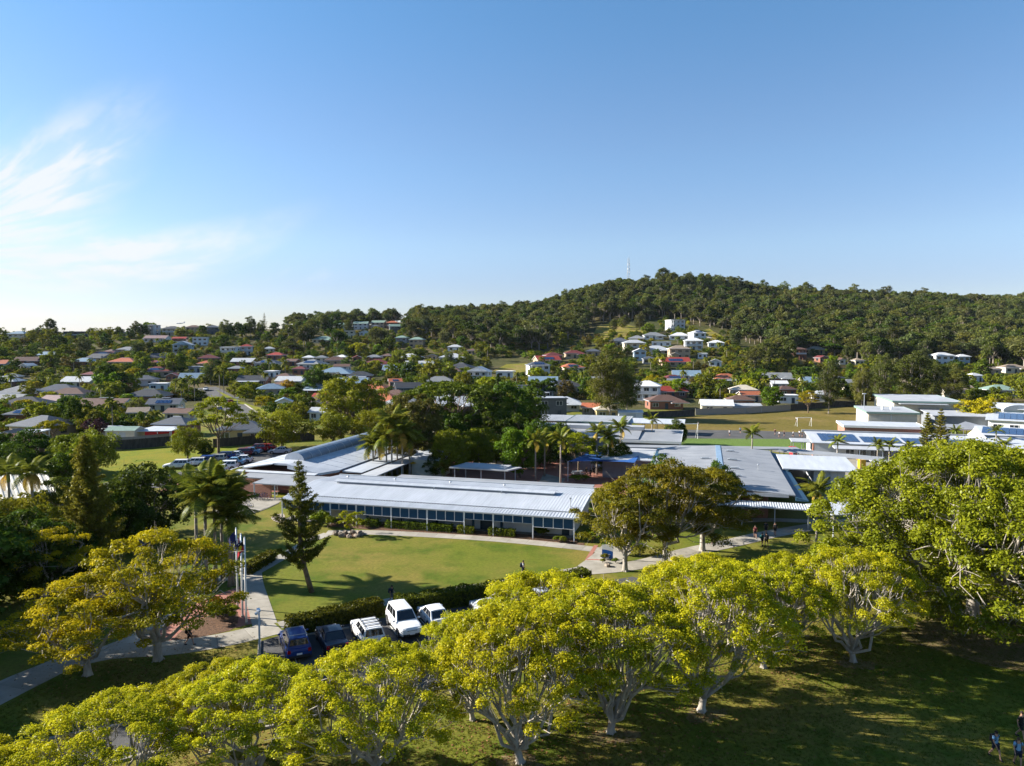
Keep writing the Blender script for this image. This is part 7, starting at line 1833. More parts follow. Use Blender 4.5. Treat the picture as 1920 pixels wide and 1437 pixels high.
# others filling the gardens between the houses
rf = random.Random(23)
def blocks_house(p, h, w):
    x, y = PIX(p); _, yt = PIX((p[0], p[1], p[2] + h)); hw = w / p[1] * FPX
    for s, c, (x0, y0, x1, y1) in HOUSES:
        if (Vector(c).to_2d() - Vector((p[0], p[1]))).length < 6.5 + w * .4: return True
        if c[1] > p[1]:
            ox = min(x1, x + hw) - max(x0, x - hw); oy = min(y1, y) - max(y0, yt)
            if ox > 0 and oy > 0 and ox * oy > 0.5 * (x1 - x0) * (y1 - y0): return True
    return False
def in_road(p):
    for q in ST:
        if (q - Vector((p[0], p[1]))).length < 8: return True
    return False
cnt = 0; tries = 0
while cnt < 262 and tries < 16000:
    tries += 1
    px = rf.uniform(-60, 1980); Y = 165 * math.exp(rf.random() * math.log(600 / 165.0)); X = (px - 960) / FPX * Y
    if Y < 262 and not (px < 300 or (480 < px < 640 and Y > 205) or (640 < px < 1000 and Y > 215)): continue
    if px > 990 and Y < 268: continue
    if px < 300 and Y < 170: continue
    if 900 < px < 1000 and Y > 330 and Y < 420: continue
    if 1090 < px < 1240 and Y > 520: continue
    if px > 1380 and Y > 420: continue
    if 940 < px < 1380 and Y > 520: continue
    p = Vector((X, Y, terr(X, Y)))
    k = rf.choices(('sub_round', 'sub_olive', 'sub_dark', 'sub_lime', 'sub_rust', 'sub_gum', 'sub_grey', 'far_palm', 'sub_cone'), (22, 24, 20, 10, 8, 10, 6, 14, 3))[0]
    h = {'sub_gum': rf.uniform(8, 14), 'sub_grey': rf.uniform(8, 12), 'sub_cone': rf.uniform(5, 9), 'far_palm': rf.uniform(4, 7.5)}.get(k, rf.uniform(4, 8.5))
    h *= 1.15 if Y > 260 else 1.0
    if Y > 430: h *= 1.15
    w = h * .5
    if in_road(p) or blocks_house(p, h, w): continue
    if any((q - p).length < 3.2 for _, q, _ in SUB[-220:]): continue
    SUB.append((k, p, h)); cnt += 1
# labels: by kind, size and the nearest house
def describe():
    rows = []
    for k, p, h in SUB:
        x, y = PIX((p.x, p.y, p.z + h * .5)); best = []
        for s, c, (x0, y0, x1, y1) in HOUSES[:NAMED]:
            dx = max(x0 - x, 0, x - x1); dy = max(y0 - y, 0, y - y1); best.append((math.hypot(dx, dy * 1.6), s, c, (x0 + x1) / 2, y1))
        best.sort(key=lambda q: q[0])
        _, s, c, hx, hy = best[0]
        if abs(x - hx) < 16: rel = 'in front of' if p.y < c[1] else 'behind'
        else: rel = 'left of' if x < hx else 'right of'
        base = {'far_palm': 5.5, 'sub_gum': 12.5, 'sub_grey': 11}.get(k, 7.0)
        sz = 'tall ' if h > base * 1.3 else ('small ' if h < base * .75 else '')
        rows.append([sz + KIND_WORDS[k], rel, s, best[1][1], x])
    lab = [f'{a} {r} {s}' for a, r, s, _, _ in rows]
    for stage in range(2):
        cntd = {}
        for l in lab: cntd[l] = cntd.get(l, 0) + 1
        if stage == 0:
            lab = [l if cntd[l] == 1 else f'{rows[i][0]} {rows[i][1]} {rows[i][2]}, toward {rows[i][3]}' for i, l in enumerate(lab)]
        else:
            by = {}
            for i, l in enumerate(lab): by.setdefault(l, []).append(i)
            words = ['leftmost', 'second from left', 'third from left', 'fourth from left', 'fifth from left', 'sixth from left', 'seventh from left', 'eighth from left']
            for l, ii in by.items():
                if len(ii) > 1:
                    ii.sort(key=lambda i: rows[i][4])
                    for n, i in enumerate(ii): lab[i] = f'{rows[i][0]} {rows[i][1]} {rows[i][2]}, {words[min(n, 7)]} of {len(ii)} there'
    return lab
for (k, p, h), l in zip(SUB, describe()):
    if len(l.split()) > 16: l = l.replace(' there', '').replace(', toward', ' near')
    if len(l.split()) > 16: l = ' '.join(l.split()[:16])
    p = p - Vector((0, 0, .2))
    if k == 'far_palm': far_palm(p, h, l, 'palms in the suburb gardens')
    else: put(k, p, h, l, NAME_OF.get(k, 'garden_tree'), group='trees among the suburb houses', wide=rf.uniform(.9, 1.15) if 'gum' not in k else 1)

# hill forest: one mass, its trees scattered by geometry nodes
def forest():
    rs = np.random.RandomState(3); pts = []
    def region(px0, px1, y0, y1, sp, keep=None):
        Y = y0
        while Y < y1:
            X0, X1 = (px0 - 960) / FPX * Y, (px1 - 960) / FPX * Y; n = int((X1 - X0) / sp)
            for k in range(n):
                x = X0 + (k + rs.rand()) * sp; y = Y + rs.rand() * sp
                if keep is None or keep(960 + FPX * x / y, y): pts.append((x, y))
            Y += sp
    def f_right(px, y):      # the wooded hill at right
        lim = np.interp(px, [1290, 1360, 1400, 1440, 1480, 1600, 1700, 1900, 2600], [560, 530, 470, 430, 395, 385, 385, 378, 360])
        return y > lim
    region(1300, 2500, 360, 930, 8.6, f_right)
    def f_mid(px, y):        # the mast hill and its left shoulder
        lim = np.interp(px, [780, 850, 930, 1000, 1090, 1110, 1230, 1320], [590, 520, 455, 455, 500, 585, 590, 560])
        return y > lim
    region(780, 1310, 440, 900, 8.4, f_mid)
    def f_left(px, y): return y > np.interp(px, [0, 560, 800], [610, 560, 560])
    region(540, 800, 470, 720, 9.5, lambda px, y: y > 640 or (y < 560 and rs.rand() < .75))
    out = []
    for x, y in pts:
        p = (x, y, terr(x, y))
        if any((Vector(c).to_2d() - Vector((x, y))).length < 8.5 for _, c, _ in HOUSES): continue
        h = 14.0
        X_, Y_ = PIX(p); _, yt = PIX((x, y, p[2] + h)); hw = 4.5 / y * FPX; bad = False
        for s, c, (x0, y0, x1, y1) in HOUSES:
            if c[1] > y:
                ox = min(x1, X_ + hw) - max(x0, X_ - hw); oy = min(y1, Y_) - max(y0, yt)
                if ox > 0 and oy > 0 and ox * oy > .25 * (x1 - x0) * (y1 - y0): bad = True; break
        if not bad: out.append(p)
    # kit of forest trees, kept out of the scene and only instanced
    kit = bpy.data.collections.new('forest_kit')
    for i in range(6):
        leaf = ('gum', 'gumgrey', 'gum', 'dark', 'gum', 'gumgrey')[i]
        tm, cm = tree_meshes('wood_%d' % i, 300 + i, 16.0, 5.4, 3.6, 'gum', leaf, 'bark_gum', 5.5, 0.26, nl=6 + i % 2, K=84, cr=1.5, per=38, ls=0.42, squash=0.85, up=0.15, jit=0.8, twig=0.07)
        b = bmesh.new(); b.from_mesh(cm); n0 = len(b.faces); b.from_mesh(tm)
        b.faces.ensure_lookup_table()
        for f in b.faces[n0:]: f.material_index = 1
        me = bpy.data.meshes.new('wood_tree'); b.to_mesh(me); b.free(); me.materials.append(LEAF[leaf]); me.materials.append(M['bark_gum'])
        o = bpy.data.objects.new('wood_tree', me); kit.objects.link(o)
    ridge = len(out)
    scatter('forest', 'dense gum forest covering the hill behind the suburb', out, kit, (.75, .75, .5), (1.6, 1.6, 1.14))
    print('forest trees', len(out), 'suburb trees', len(SUB))
def scatter(name, label, pts, kit, smin, smax):
    me = bpy.data.meshes.new(name); me.from_pydata([tuple(p) for p in pts], [], [])
    o = mobj(name, me); o['kind'] = 'stuff'; o['label'] = label
    ng = bpy.data.node_groups.new(name + '_scatter', 'GeometryNodeTree')
    ng.interface.new_socket('Geometry', in_out='INPUT', socket_type='NodeSocketGeometry'); ng.interface.new_socket('Geometry', in_out='OUTPUT', socket_type='NodeSocketGeometry')
    N, L = ng.nodes, ng.links
    gi, go = N.new('NodeGroupInput'), N.new('NodeGroupOutput')
    m2p = N.new('GeometryNodeMeshToPoints'); ci = N.new('GeometryNodeCollectionInfo'); ci.inputs['Collection'].default_value = kit; ci.inputs['Separate Children'].default_value = True; ci.inputs['Reset Children'].default_value = True
    ip = N.new('GeometryNodeInstanceOnPoints'); ip.inputs['Pick Instance'].default_value = True
    r1 = N.new('FunctionNodeRandomValue'); r1.data_type = 'FLOAT'; r1.inputs[2].default_value = 0.0; r1.inputs[3].default_value = 6.28
    cx = N.new('ShaderNodeCombineXYZ'); L.new(r1.outputs[1], cx.inputs[2])
    r2 = N.new('FunctionNodeRandomValue'); r2.data_type = 'FLOAT_VECTOR'; r2.inputs[0].default_value = smin; r2.inputs[1].default_value = smax; r2.inputs['Seed'].default_value = 4
    L.new(gi.outputs[0], m2p.inputs[0]); L.new(m2p.outputs[0], ip.inputs['Points']); L.new(ci.outputs[0], ip.inputs['Instance']); L.new(cx.outputs[0], ip.inputs['Rotation']); L.new(r2.outputs[0], ip.inputs['Scale'])
    L.new(ip.outputs[0], go.inputs[0])
    md = o.modifiers.new('scatter', 'NODES'); md.node_group = ng
forest()
def undergrowth():
    """garden bushes and small trees between the houses, too many to count"""
    rs = np.random.RandomState(9); out = []
    kit = bpy.data.collections.new('bush_kit')
    for i in range(7):
        leaf = ('green', 'olive', 'dark', 'lime', 'dark', 'olive', 'rust')[i]; h = (3.2, 3.8, 4.4, 2.6, 5.0, 4.6, 3.6)[i]
        tm, cm = tree_meshes('bush_%d' % i, 400 + i, h, h * .62, h * .45, 'ball', leaf, 'bark_brown', .5, .12, nl=3, K=30, cr=.75, per=26, ls=.27, under=.2, twig=.05)
        cm.materials.clear(); cm.materials.append(LEAF[leaf]); o = bpy.data.objects.new('bush', cm); kit.objects.link(o)
    hb = [(Vector(c).to_2d(), c[1], bx) for _, c, bx in HOUSES]
    tries = 0
    while len(out) < 3400 and tries < 30000:
        tries += 1
        px = rs.uniform(-80, 2000); Y = 165 * math.exp(rs.rand() * math.log(620 / 165.0)); x = (px - 960) / FPX * Y
        if Y < 268 and not (px < 300 or (480 < px < 640 and Y > 205) or (640 < px < 1000 and Y > 215)): continue
        if px < 300 and Y < 172: continue
        if px > 1380 and Y > 430: continue
        if 905 < px < 1000 and 325 < Y < 430: continue
        if 1100 < px < 1230 and Y > 505: continue
        if 1300 < px < 1380 and Y > 500: continue
        p = (x, Y, terr(x, Y) - .2)
        if in_road(p): continue
        X_, Y_ = PIX(p); h = 4.4; yt = Y_ - h / Y * FPX; hw = 2.2 / Y * FPX; bad = False
        for c2, cy, (x0, y0, x1, y1) in hb:
            if abs(c2.x - x) < 9 and abs(c2.y - Y) < 9 and (c2 - Vector((x, Y))).length < 8: bad = True; break
            if cy > Y:
                ox = min(x1, X_ + hw) - max(x0, X_ - hw); oy = min(y1 - 2, Y_) - max(y0, yt)
                if ox > 0 and oy > .5 * (y1 - y0): bad = True; break
        if not bad: out.append(p)
    scatter('undergrowth', 'garden bushes and small trees filling the gaps between the suburb houses', out, kit, (.7, .7, .7), (1.35, 1.35, 1.3))
    print('undergrowth', len(out))
undergrowth()
def grass_tufts():
    rs = np.random.RandomState(12); pts = []
    lines = [smooth_line(pxpoly(q), 8) for q in ([(-40, 1322), (60, 1272), (125, 1243), (215, 1222), (330, 1214), (420, 1200), (486, 1185), (522, 1176)],)]
    while len(pts) < 52000:
        x = rs.uniform(-34, 46); y = rs.uniform(29, 62)
        v = Vector((x, y)) - P0; t = v.dot(drive_out); s = v.dot(drive_axis)
        if -0.5 < t < 15.4 and s > -1.5: continue
        if t > 9.9 and t < 15.4: continue
        if t < 0: continue
        if any((q - Vector((x, y))).length < 1.7 for q in lines[0]): continue
        pts.append((x, y, 0))
    kit = bpy.data.collections.new('tuft_kit')
    for k in range(3):
        b = MB()
        for _ in range(7):
            a = rs.rand() * 6.28; r = rs.rand() * .10; h = rs.uniform(.035, .085); c, s_ = math.cos(a), math.sin(a); w = .012; ox, oy = r * math.cos(a * 3), r * math.sin(a * 3)
            b.face([(ox - s_ * w, oy + c * w, 0), (ox + s_ * w, oy - c * w, 0), (ox + c * h * .6, oy + s_ * h * .6, h)])
        me = b.mesh("tuft", leaf_mat('leaf_grass%d' % k, ((.20, .20, .024), (.25, .20, .045), (.14, .17, .02))[k], ((.12, .14, .016), (.15, .14, .03), (.09, .12, .012))[k], .25, .0, .2, .01)); o = bpy.data.objects.new('tuft', me); kit.objects.link(o)
    scatter('grass', 'short grass of the lawn under the fig row', pts, kit, (.8, .8, .8), (1.5, 1.5, 1.5))
grass_tufts()
def leaf_litter():
    rs = np.random.RandomState(21); n = 9000; base = np.array([tuple(p) for p, h, k in TREE_LOG if k in ('fig', 'bigfig', 'golden')])
    c = base[rs.randint(len(base), size=n)] + np.stack([rs.normal(size=n) * 3.2 + 1.0, rs.normal(size=n) * 2.6, np.full(n, .035)], 1)
    me = quad_mesh('fallen_leaves', c, np.stack([rs.normal(size=n) * .3, rs.normal(size=n) * .3, np.ones(n)], 1), .05 + .05 * rs.rand(n), .6, rs.rand(n), leaf_mat('leaf_litter', (.34, .23, .09), (.16, .09, .04), .1, 0, .1))
    o = mobj('fallen_leaves', me); tag(o, 'dry fallen leaves in the grass under the fig trees', kind='stuff')
leaf_litter()
# ------------------------------------------------------------------ cars
def lerp(a, b, t): return a + (b - a) * t
def paint(name, c): return mat('paint_' + name, c, 0.28, 0.03, 1.0, spec=0.3, coat=0.12)
PAINT = dict(white=paint('white', (.72, .73, .74)), silver=paint('silver', (.42, .45, .49)), navy=paint('navy', (.010, .016, .035)), blue=paint('blue', (.010, .042, .20)), red=paint('red', (.33, .012, .018)), maroon=paint('maroon', (.12, .012, .02)), sky=paint('sky', (.16, .33, .50)), beige=paint('beige', (.42, .40, .34)), grey=paint('grey', (.10, .11, .12)))
def car_kit(kind):
    L, W, H, zb, belt = dict(suv=(4.6, 1.86, 1.70, .30, 1.02), sedan=(4.6, 1.80, 1.46, .22, .93), hatch=(4.1, 1.74, 1.48, .22, .95), wagon=(4.75, 1.82, 1.58, .26, .97), fourwd=(4.7, 1.86, 1.76, .34, 1.08))[kind]
    h = L / 2; w = W / 2
    rear_top = dict(suv=.90, sedan=.62, hatch=.82, wagon=.92, fourwd=.93)[kind]
    # body shell: (x, half width, bottom, top)
    nose = belt - .22 if kind != 'fourwd' else belt - .12
    tailz = belt if kind != 'sedan' else belt + .03
    S = [(-h, w * .80, zb + .16, tailz - .18), (-h + .05, w * .92, zb + .06, tailz - .04), (-h + .35, w * .985, zb, tailz), (-h * .55, w, zb, belt + .01), (0, w, zb, belt), (h * .36, w, zb, belt), (h * .52, w * .995, zb, belt - .03), (h - .55, w * .98, zb, nose + .07), (h - .18, w * .93, zb + .02, nose), (h - .04, w * .80, zb + .10, nose - .12), (h, w * .66, zb + .18, nose - .22)]
    b = MB(); rings = []
    for x, ww, z0, z1 in S:
        r = [(ww * .86, z0), (ww * .98, z0 + .10), (ww, lerp(z0, z1, .45)), (ww * .985, lerp(z0, z1, .75)), (ww * .93, z1 - .045), (ww * .80, z1), (ww * .35, z1 + .025)]
        r = r + [(-a, c) for a, c in reversed(r)]
        i = len(b.v); b.v += [(x, a, c) for a, c in r]; rings.append((i, len(r)))
    for (i, n), (j, _) in zip(rings[:-1], rings[1:]):
        for k in range(n): b.f.append((i + k, j + k, j + (k + 1) % n, i + (k + 1) % n)); b.m.append(0)
    b.f.append(tuple(range(rings[0][0], rings[0][0] + rings[0][1]))[::-1]); b.m.append(0); b.f.append(tuple(range(rings[-1][0], rings[-1][0] + rings[-1][1]))); b.m.append(0)
    # cabin
    xb0 = -h + (.16 if kind != 'sedan' else .72); xb1 = h * .36 + .12; xr0 = -h * rear_top + (.12 if kind in ('suv', 'wagon', 'fourwd') else .45); xr1 = h * .36 - .62
    wb, wr = w * .90, w * .70; zr = H
    base = lambda x, s: (x, s * wb, belt - .02)
    ro = lambda x, s: (x, s * wr, zr - .05)
    c4 = dict(rb=(xb0, wb, belt - .02), fb=(xb1, wb, belt - .02), rt=(xr0, wr, zr - .05), ft=(xr1, wr, zr - .05))
    for s in (1, -1):
        q = [(c4[k][0], s * c4[k][1], c4[k][2]) for k in ('rb', 'fb', 'ft', 'rt')]; b.face(q if s > 0 else q[::-1], 0)
    P = {k + ('p' if s > 0 else 'm'): Vector((v[0], s * v[1], v[2])) for k, v in c4.items() for s in (1, -1)}
    b.face([P['fbp'], P['fbm'], P['ftm'], P['ftp']], 0); b.face([P['rbm'], P['rbp'], P['rtp'], P['rtm']], 0)
    # crowned roof
    n = 6
    for i in range(n):
        for j in range(4):
            def rp(u, v):
                x = lerp(xr0, xr1, u); y = lerp(-wr, wr, v); z = zr - .05 + .055 * (1 - (2 * v - 1) ** 4) * (.55 + .45 * math.sin(math.pi * u)); return (x, y, z)
            b.face([rp(i / n, j / 4), rp((i + 1) / n, j / 4), rp((i + 1) / n, (j + 1) / 4), rp(i / n, (j + 1) / 4)], 0)
    for s in (-1, 1):      # door seams and handles, grille
        for x in (xb0 + .75, (xb0 + xb1) / 2 + .1, xb1 - .15): b.box((x, s * (w + .001), (zb + belt) / 2 + .05), (.018, .012, belt - zb - .2), m=1)
        for x in ((xb0 + xb1) / 2 - .12, xb1 - .75 + .3): b.box((x, s * (w + .006), belt - .16), (.2, .03, .04), m=1)
    b.box((h - .03, 0, nose - .22), (.05, W * .42, .14), m=1)
    wx = (-h + .82, h - .86); wr_ = .33 if kind != 'fourwd' else .39
    for x in wx:      # dark wheel arches
        for s in (-1, 1):
            pts = [(x + (wr_ + .07) * math.cos(a), s * (w + .006), wr_ + (wr_ + .06) * math.sin(a)) for a in [math.pi * k / 10 for k in range(11)]] + [(x - wr_ - .07, s * (w + .006), zb), (x + wr_ + .07, s * (w + .006), zb)]
            b.face(pts if s < 0 else pts[::-1], 1)
    b.box((0, 0, zb + .03), (L * .80, W * .97, .10), m=1); b.box((-h + .04, 0, zb + .16), (.12, W * .80, .20), m=1); b.box((h - .08, 0, zb + .14), (.16, W * .74, .16), m=1)
    kit = dict(body=b)
    def panel(A, B_, C_, D, u0, u1, v0, v1, off):
        nrm = (B_ - A).cross(D - A).normalized() * off
        f = lambda u, v: A.lerp(B_, u).lerp(D.lerp(C_, u), v) + nrm
        m = MB(); m.face([f(u0, v0), f(u1, v0), f(u1, v1), f(u0, v1)]); return m
    kit['windscreen'] = panel(P['fbm'], P['fbp'], P['ftp'], P['ftm'], .05, .95, .10, .94, .008)
    kit['rear_window'] = panel(P['rbp'], P['rbm'], P['rtm'], P['rtp'], .07, .93, .30 if kind in ('suv', 'fourwd') else .12, .92, .008)
    sw = []
    for u0, u1 in ((.06, .30), (.32, .57), (.60, .88)):
        sw.append(panel(P['rbp'].lerp(P['fbp'], 0), P['fbp'], P['ftp'], P['rtp'], u0, u1, .16, .90, -.010)); sw.append(panel(P['fbm'], P['rbm'], P['rtm'], P['ftm'], 1 - u1, 1 - u0, .16, .90, -.010))
    kit['side_window'] = sw
    kit['dims'] = (L, W, H, zb, belt, nose, wx, wr_, xr0, xr1, wr, tailz)
    return kit
CARKITS = {k: car_kit(k) for k in ('suv', 'sedan', 'hatch', 'wagon', 'fourwd')}
_CB = {}
def wheel_meshes(r):
    t = MB(); t.tube([(0, -.11, 0), (0, -.085, 0), (0, .085, 0), (0, .11, 0)], [r * .93, r, r, r * .93], 16); m = MB(); n = 10
    for s in (-1, 1):
        m.face([(math.cos(2 * math.pi * k / n) * r * .30, s * .116, math.sin(2 * math.pi * k / n) * r * .30) for k in range(n)][::-s])
        for k in range(5):
            a = 2 * math.pi * k / 5; d = Vector((math.cos(a), 0, math.sin(a))); e = Vector((-d.z, 0, d.x))
            q = [d * r * .2 + e * .05, d * r * .64 + e * .045, d * r * .64 - e * .045, d * r * .2 - e * .05]; m.face([(p.x, s * .118, p.z) for p in (q if s < 0 else q[::-1])])
        for k in range(16):
            a0, a1 = 2 * math.pi * k / 16, 2 * math.pi * (k + 1) / 16
            m.face([(math.cos(a0) * r * .60, s * .1165, math.sin(a0) * r * .60), (math.cos(a1) * r * .60, s * .1165, math.sin(a1) * r * .60), (math.cos(a1) * r * .68, s * .1165, math.sin(a1) * r * .68), (math.cos(a0) * r * .68, s * .1165, math.sin(a0) * r * .68)])
    return t.mesh('wheel', M['tyre'], True), m.mesh('rim', M['alloy'])
WM = {.33: wheel_meshes(.33), .39: wheel_meshes(.39)}
def car(p, rz, kind, col, label, rails=False, bars=0, group=None, z=0.02):
    K = CARKITS[kind]; L, W, H, zb, belt, nose, wx, wr_, xr0, xr1, wr, tailz = K['dims']
    if (kind, 'g') not in _CB:
        g = {k: (K[k].mesh(k, M['glass']) if not isinstance(K[k], list) else [q.mesh(k, M['glass']) for q in K[k]]) for k in ('windscreen', 'rear_window', 'side_window')}
        q = MB(); q.box((0, 0, 0), (.10, .32, .13)); g['hl'] = q.mesh('headlight', M['lamp_clear'])
        q = MB(); q.box((0, 0, 0), (.09, .22, .24)); g['tl'] = q.mesh('tail_light', M['lamp_red'])
        q = MB(); q.ball((0, 0, 0), (.08, .13, .085), 8, 5); g['mi'] = q
        q = MB(); q.box((0, 0, 0), (.03, .38, .12)); g['np'] = q.mesh('number_plate', M['post_white'])
        _CB[(kind, 'g')] = g
    g = _CB[(kind, 'g')]
    if (kind, col) not in _CB: _CB[(kind, col)] = (K['body'].mesh('body', [PAINT[col], M['black_trim']], False), g['mi'].mesh('mirror', PAINT[col], True))
    bm_, mm = _CB[(kind, col)]
    R = empty('parked_car', (p[0], p[1], z), label, 'car', rz, group)
    bd = mobj('body', bm_, R); mobj('windscreen', g['windscreen'], R); mobj('rear_window', g['rear_window'], R)
    for q in g['side_window']: mobj('side_window', q, R)
    tm, rm = WM[wr_]
    for x in wx:
        for s in (-1, 1):
            o = mobj('wheel', tm, R, (x, s * (W / 2 - .10), wr_)); mobj('rim', rm, o)
    for s in (-1, 1):
        mobj('headlight', g['hl'], R, (L / 2 - .10, s * (W / 2 - .30), nose - .10)); mobj('tail_light', g['tl'], R, (-L / 2 + .035, s * (W / 2 - .22), tailz - .17)); mobj('mirror', mm, R, (L * .18 - .05, s * (W / 2 + .09), belt + .06))
    mobj('number_plate', g['np'], R, (-L / 2 - .012, 0, zb + .34)); mobj('number_plate', g['np'], R, (L / 2 + .01, 0, zb + .22))
    if rails:
        b = MB()
        for s in (-1, 1): b.tube([(xr0 + .15, s * wr * .93, H - .02), (xr0 + .3, s * wr * .93, H + .06), (xr1 - .2, s * wr * .93, H + .06), (xr1 - .02, s * wr * .93, H - .02)], .025, 6)
        b.build('roof_rails', M['black_trim' if col == 'white' else 'alloy'], R)
    if bars:
        b = MB()
        for k in range(bars): b.box((lerp(xr0 + .35, xr1 - .3, k / max(1, bars - 1)), 0, H + .085), (.07, wr * 1.98, .035))
        b.build('roof_bars', M['black_trim' if col == 'white' else 'alloy'], R)
    return R
nose_in = math.atan2(-drive_out.y, -drive_out.x); nose_out = math.atan2(drive_out.y, drive_out.x)
def DS(px, t):       # distance along the hedge for a pixel column
    lo, hi = -20, 70
    for _ in range(40):
        m_ = (lo + hi) / 2; q = DP(m_, t)
        if PIX((q.x, q.y, 0))[0] < px: lo = m_
        else: hi = m_
    return DP(lo, t)
for px, t, rz, kd, col, lab, rails, bars in (
    (553, 3.7, nose_in, 'suv', 'blue', 'dark blue SUV with roof bars, leftmost in the front car park', True, 2),
    (622, 3.9, nose_in, 'sedan', 'navy', 'black navy sedan parked right beside the dark blue SUV', False, 0),
    (689, 3.9, nose_in, 'wagon', 'white', 'white wagon with four black roof bars seen from behind', True, 4),
    (757, 3.5, nose_out, 'fourwd', 'white', 'large white four wheel drive parked nose out by the hedge gap', False, 0),
    (812, 3.0, nose_in, 'hatch', 'white', 'small white hatchback half hidden by the yellow fig crown', False, 0),
    (912, 3.6, nose_in, 'hatch', 'silver', 'grey hatchback almost buried behind the fig crowns', False, 0),
    (1012, 3.2, nose_in, 'sedan', 'silver', 'silver sedan whose roof shows above the fig crowns by the hedge end', False, 0)):
    q = DS(px, t); car(q, rz, kd, col, lab, rails, bars, 'cars in the front car park')
PK = [(332, 879, 'suv', 'white', 'white SUV at the near end of the left car park row'), (362, 874, 'wagon', 'white', 'white wagon second in the left car park row'), (381, 871, 'suv', 'blue', 'dark blue SUV third in the left car park row'), (401, 867, 'wagon', 'beige', 'beige wagon in the left car park row'),
      (417, 863, 'suv', 'blue', 'mid blue SUV behind the beige wagon'), (437, 860, 'hatch', 'white', 'white hatchback right of the mid blue SUV'), (451, 855, 'wagon', 'maroon', 'maroon wagon beyond the white hatchback'), (468, 852, 'sedan', 'sky', 'light blue sedan near the office roof'), (480, 848, 'fourwd', 'red', 'red four wheel drive at the far end of the left car park'), (499, 845, 'hatch', 'red', 'small red hatchback last in the left car park row'),
      (401, 889, 'suv', 'white', 'white SUV in front of the other white car by the brick office'), (421, 882, 'fourwd', 'white', 'tall white wagon tucked behind the white SUV by the brick office'), (436, 872, 'sedan', 'sky', 'pale blue sedan partly behind the office roof corner'), (452, 868, 'hatch', 'white', 'white car roof showing above the office roof edge'), (525, 851, 'sedan', 'silver', 'grey car behind the office roof near the skylight')]
for px, py, kd, col, lab in PK: car(G(px, py), math.pi + RNG.uniform(-.05, .05) + .12, kd, col, lab, kd == 'wagon', 0, 'cars in the left car park')
for px, py, kd, col, lab, rz in ((433, 757, 'hatch', 'red', 'red car on the far left street kerb', 1.9), (386, 733, 'hatch', 'white', 'white car driving at the top of the far left street', -1.3), (412, 772, 'sedan', 'blue', 'dark car at the kerb shaded by the yellow green tree', 1.9)):
    q = GT(px, py); car(q, rz, kd, col, lab, z=q.z + .12)

# ------------------------------------------------------------------ people
for px, py, rz, kd, sh, so, pk, hr, lab, h in (
    (356, 1210, 1.5, 'walk', 'black', 'black', 'black', 'hairdark', 'person in black with black backpack walking the pale path under the golden tree', 1.62),
    (735, 1131, 1.45, 'walk2', 'navy', 'grey', 'navy', 'hairdark', 'person in dark jacket and skirt walking past the hedge gap', 1.62),
    (981, 1081, 1.5, 'walk', 'white', 'navy', 'navy', 'hairdark', 'student in white shirt and dark shorts walking the curved path', 1.62),
    (1018, 1008, 0, 'stand', 'white', 'navy', None, 'hairbrown', 'x', 1.6) if False else (1224, 1006, 2.6, 'walk', 'navy', 'navy', 'black', 'hairbrown', 'person in navy glimpsed between two bronze tree crowns', 1.6),
    (1336, 1021, 3.0, 'walk2', 'navy', 'navy', 'black', 'hairdark', 'student in navy walking away under the right bronze tree', 1.62),
    (1416, 1010, 2.9, 'walk', 'maroon', 'navy', 'maroon', 'hairdark', 'student with maroon backpack on the path right of the bronze trees', 1.6),
    (1436, 1003, 2.9, 'walk2', 'navy', 'navy', 'black', 'hairdark', 'student with dark backpack seen from behind, beside the maroon backpack', 1.62),
    (1429, 1024, 1.9, 'stand', 'teal', 'navy', 'teal', 'hairdark', 'student in teal top standing in the grass by the path', 1.55),
    (1437, 1026, 3.2, 'stroll', 'black', 'black', 'black', 'hairdark', 'student in black next to the teal one', 1.65),
    (1453, 1005, 2.7, 'walk', 'black', 'black', 'black', 'hairdark', 'student in black with backpack farthest up the shaded path', 1.65),
    (1302, 1088, 3.1, 'walk', 'white', 'navy', 'sky', 'hairdark', 'student in white shirt walking away, above the fig crowns', 1.62),
    (1318, 1083, 3.3, 'walk2', 'white', 'navy', None, 'hairbrown', 'second student in white just right of the first above the fig crowns', 1.6),
    (1866, 1423, 0.2, 'walk', 'sky', 'navy', 'black', 'hairdark', 'student in light blue shirt and dark shorts walking in the shade at lower right', 1.62),
    (1908, 1438, -.3, 'stroll', 'sky', 'navy', 'navy', 'hairbrown', 'student in light blue with dark strap cut by the lower right corner', 1.66),
    (1914, 1386, .5, 'walk2', 'black', 'black', None, 'hairdark', 'student all in black at the right edge', 1.68),
    (8, 1214, 1.0, 'stand', 'black', 'black', 'black', 'hairdark', 'dark figure standing in the shade at the left edge', 1.66),
    (1850, 1172, .5, 'stand', 'black', 'black', None, 'hairdark', 'student in black standing in shade under the huge fig', 1.6),
    (1872, 1163, 1.2, 'stand', 'white', 'navy', None, 'hairbrown', 'student in white under the huge fig', 1.55),
    (1889, 1160, 2.2, 'stand', 'sky', 'navy', None, 'hairdark', 'student in pale blue right of the group under the huge fig', 1.62)):
    person(G(px, py), rz, lab, kd, sh, so, pk, hr, h)
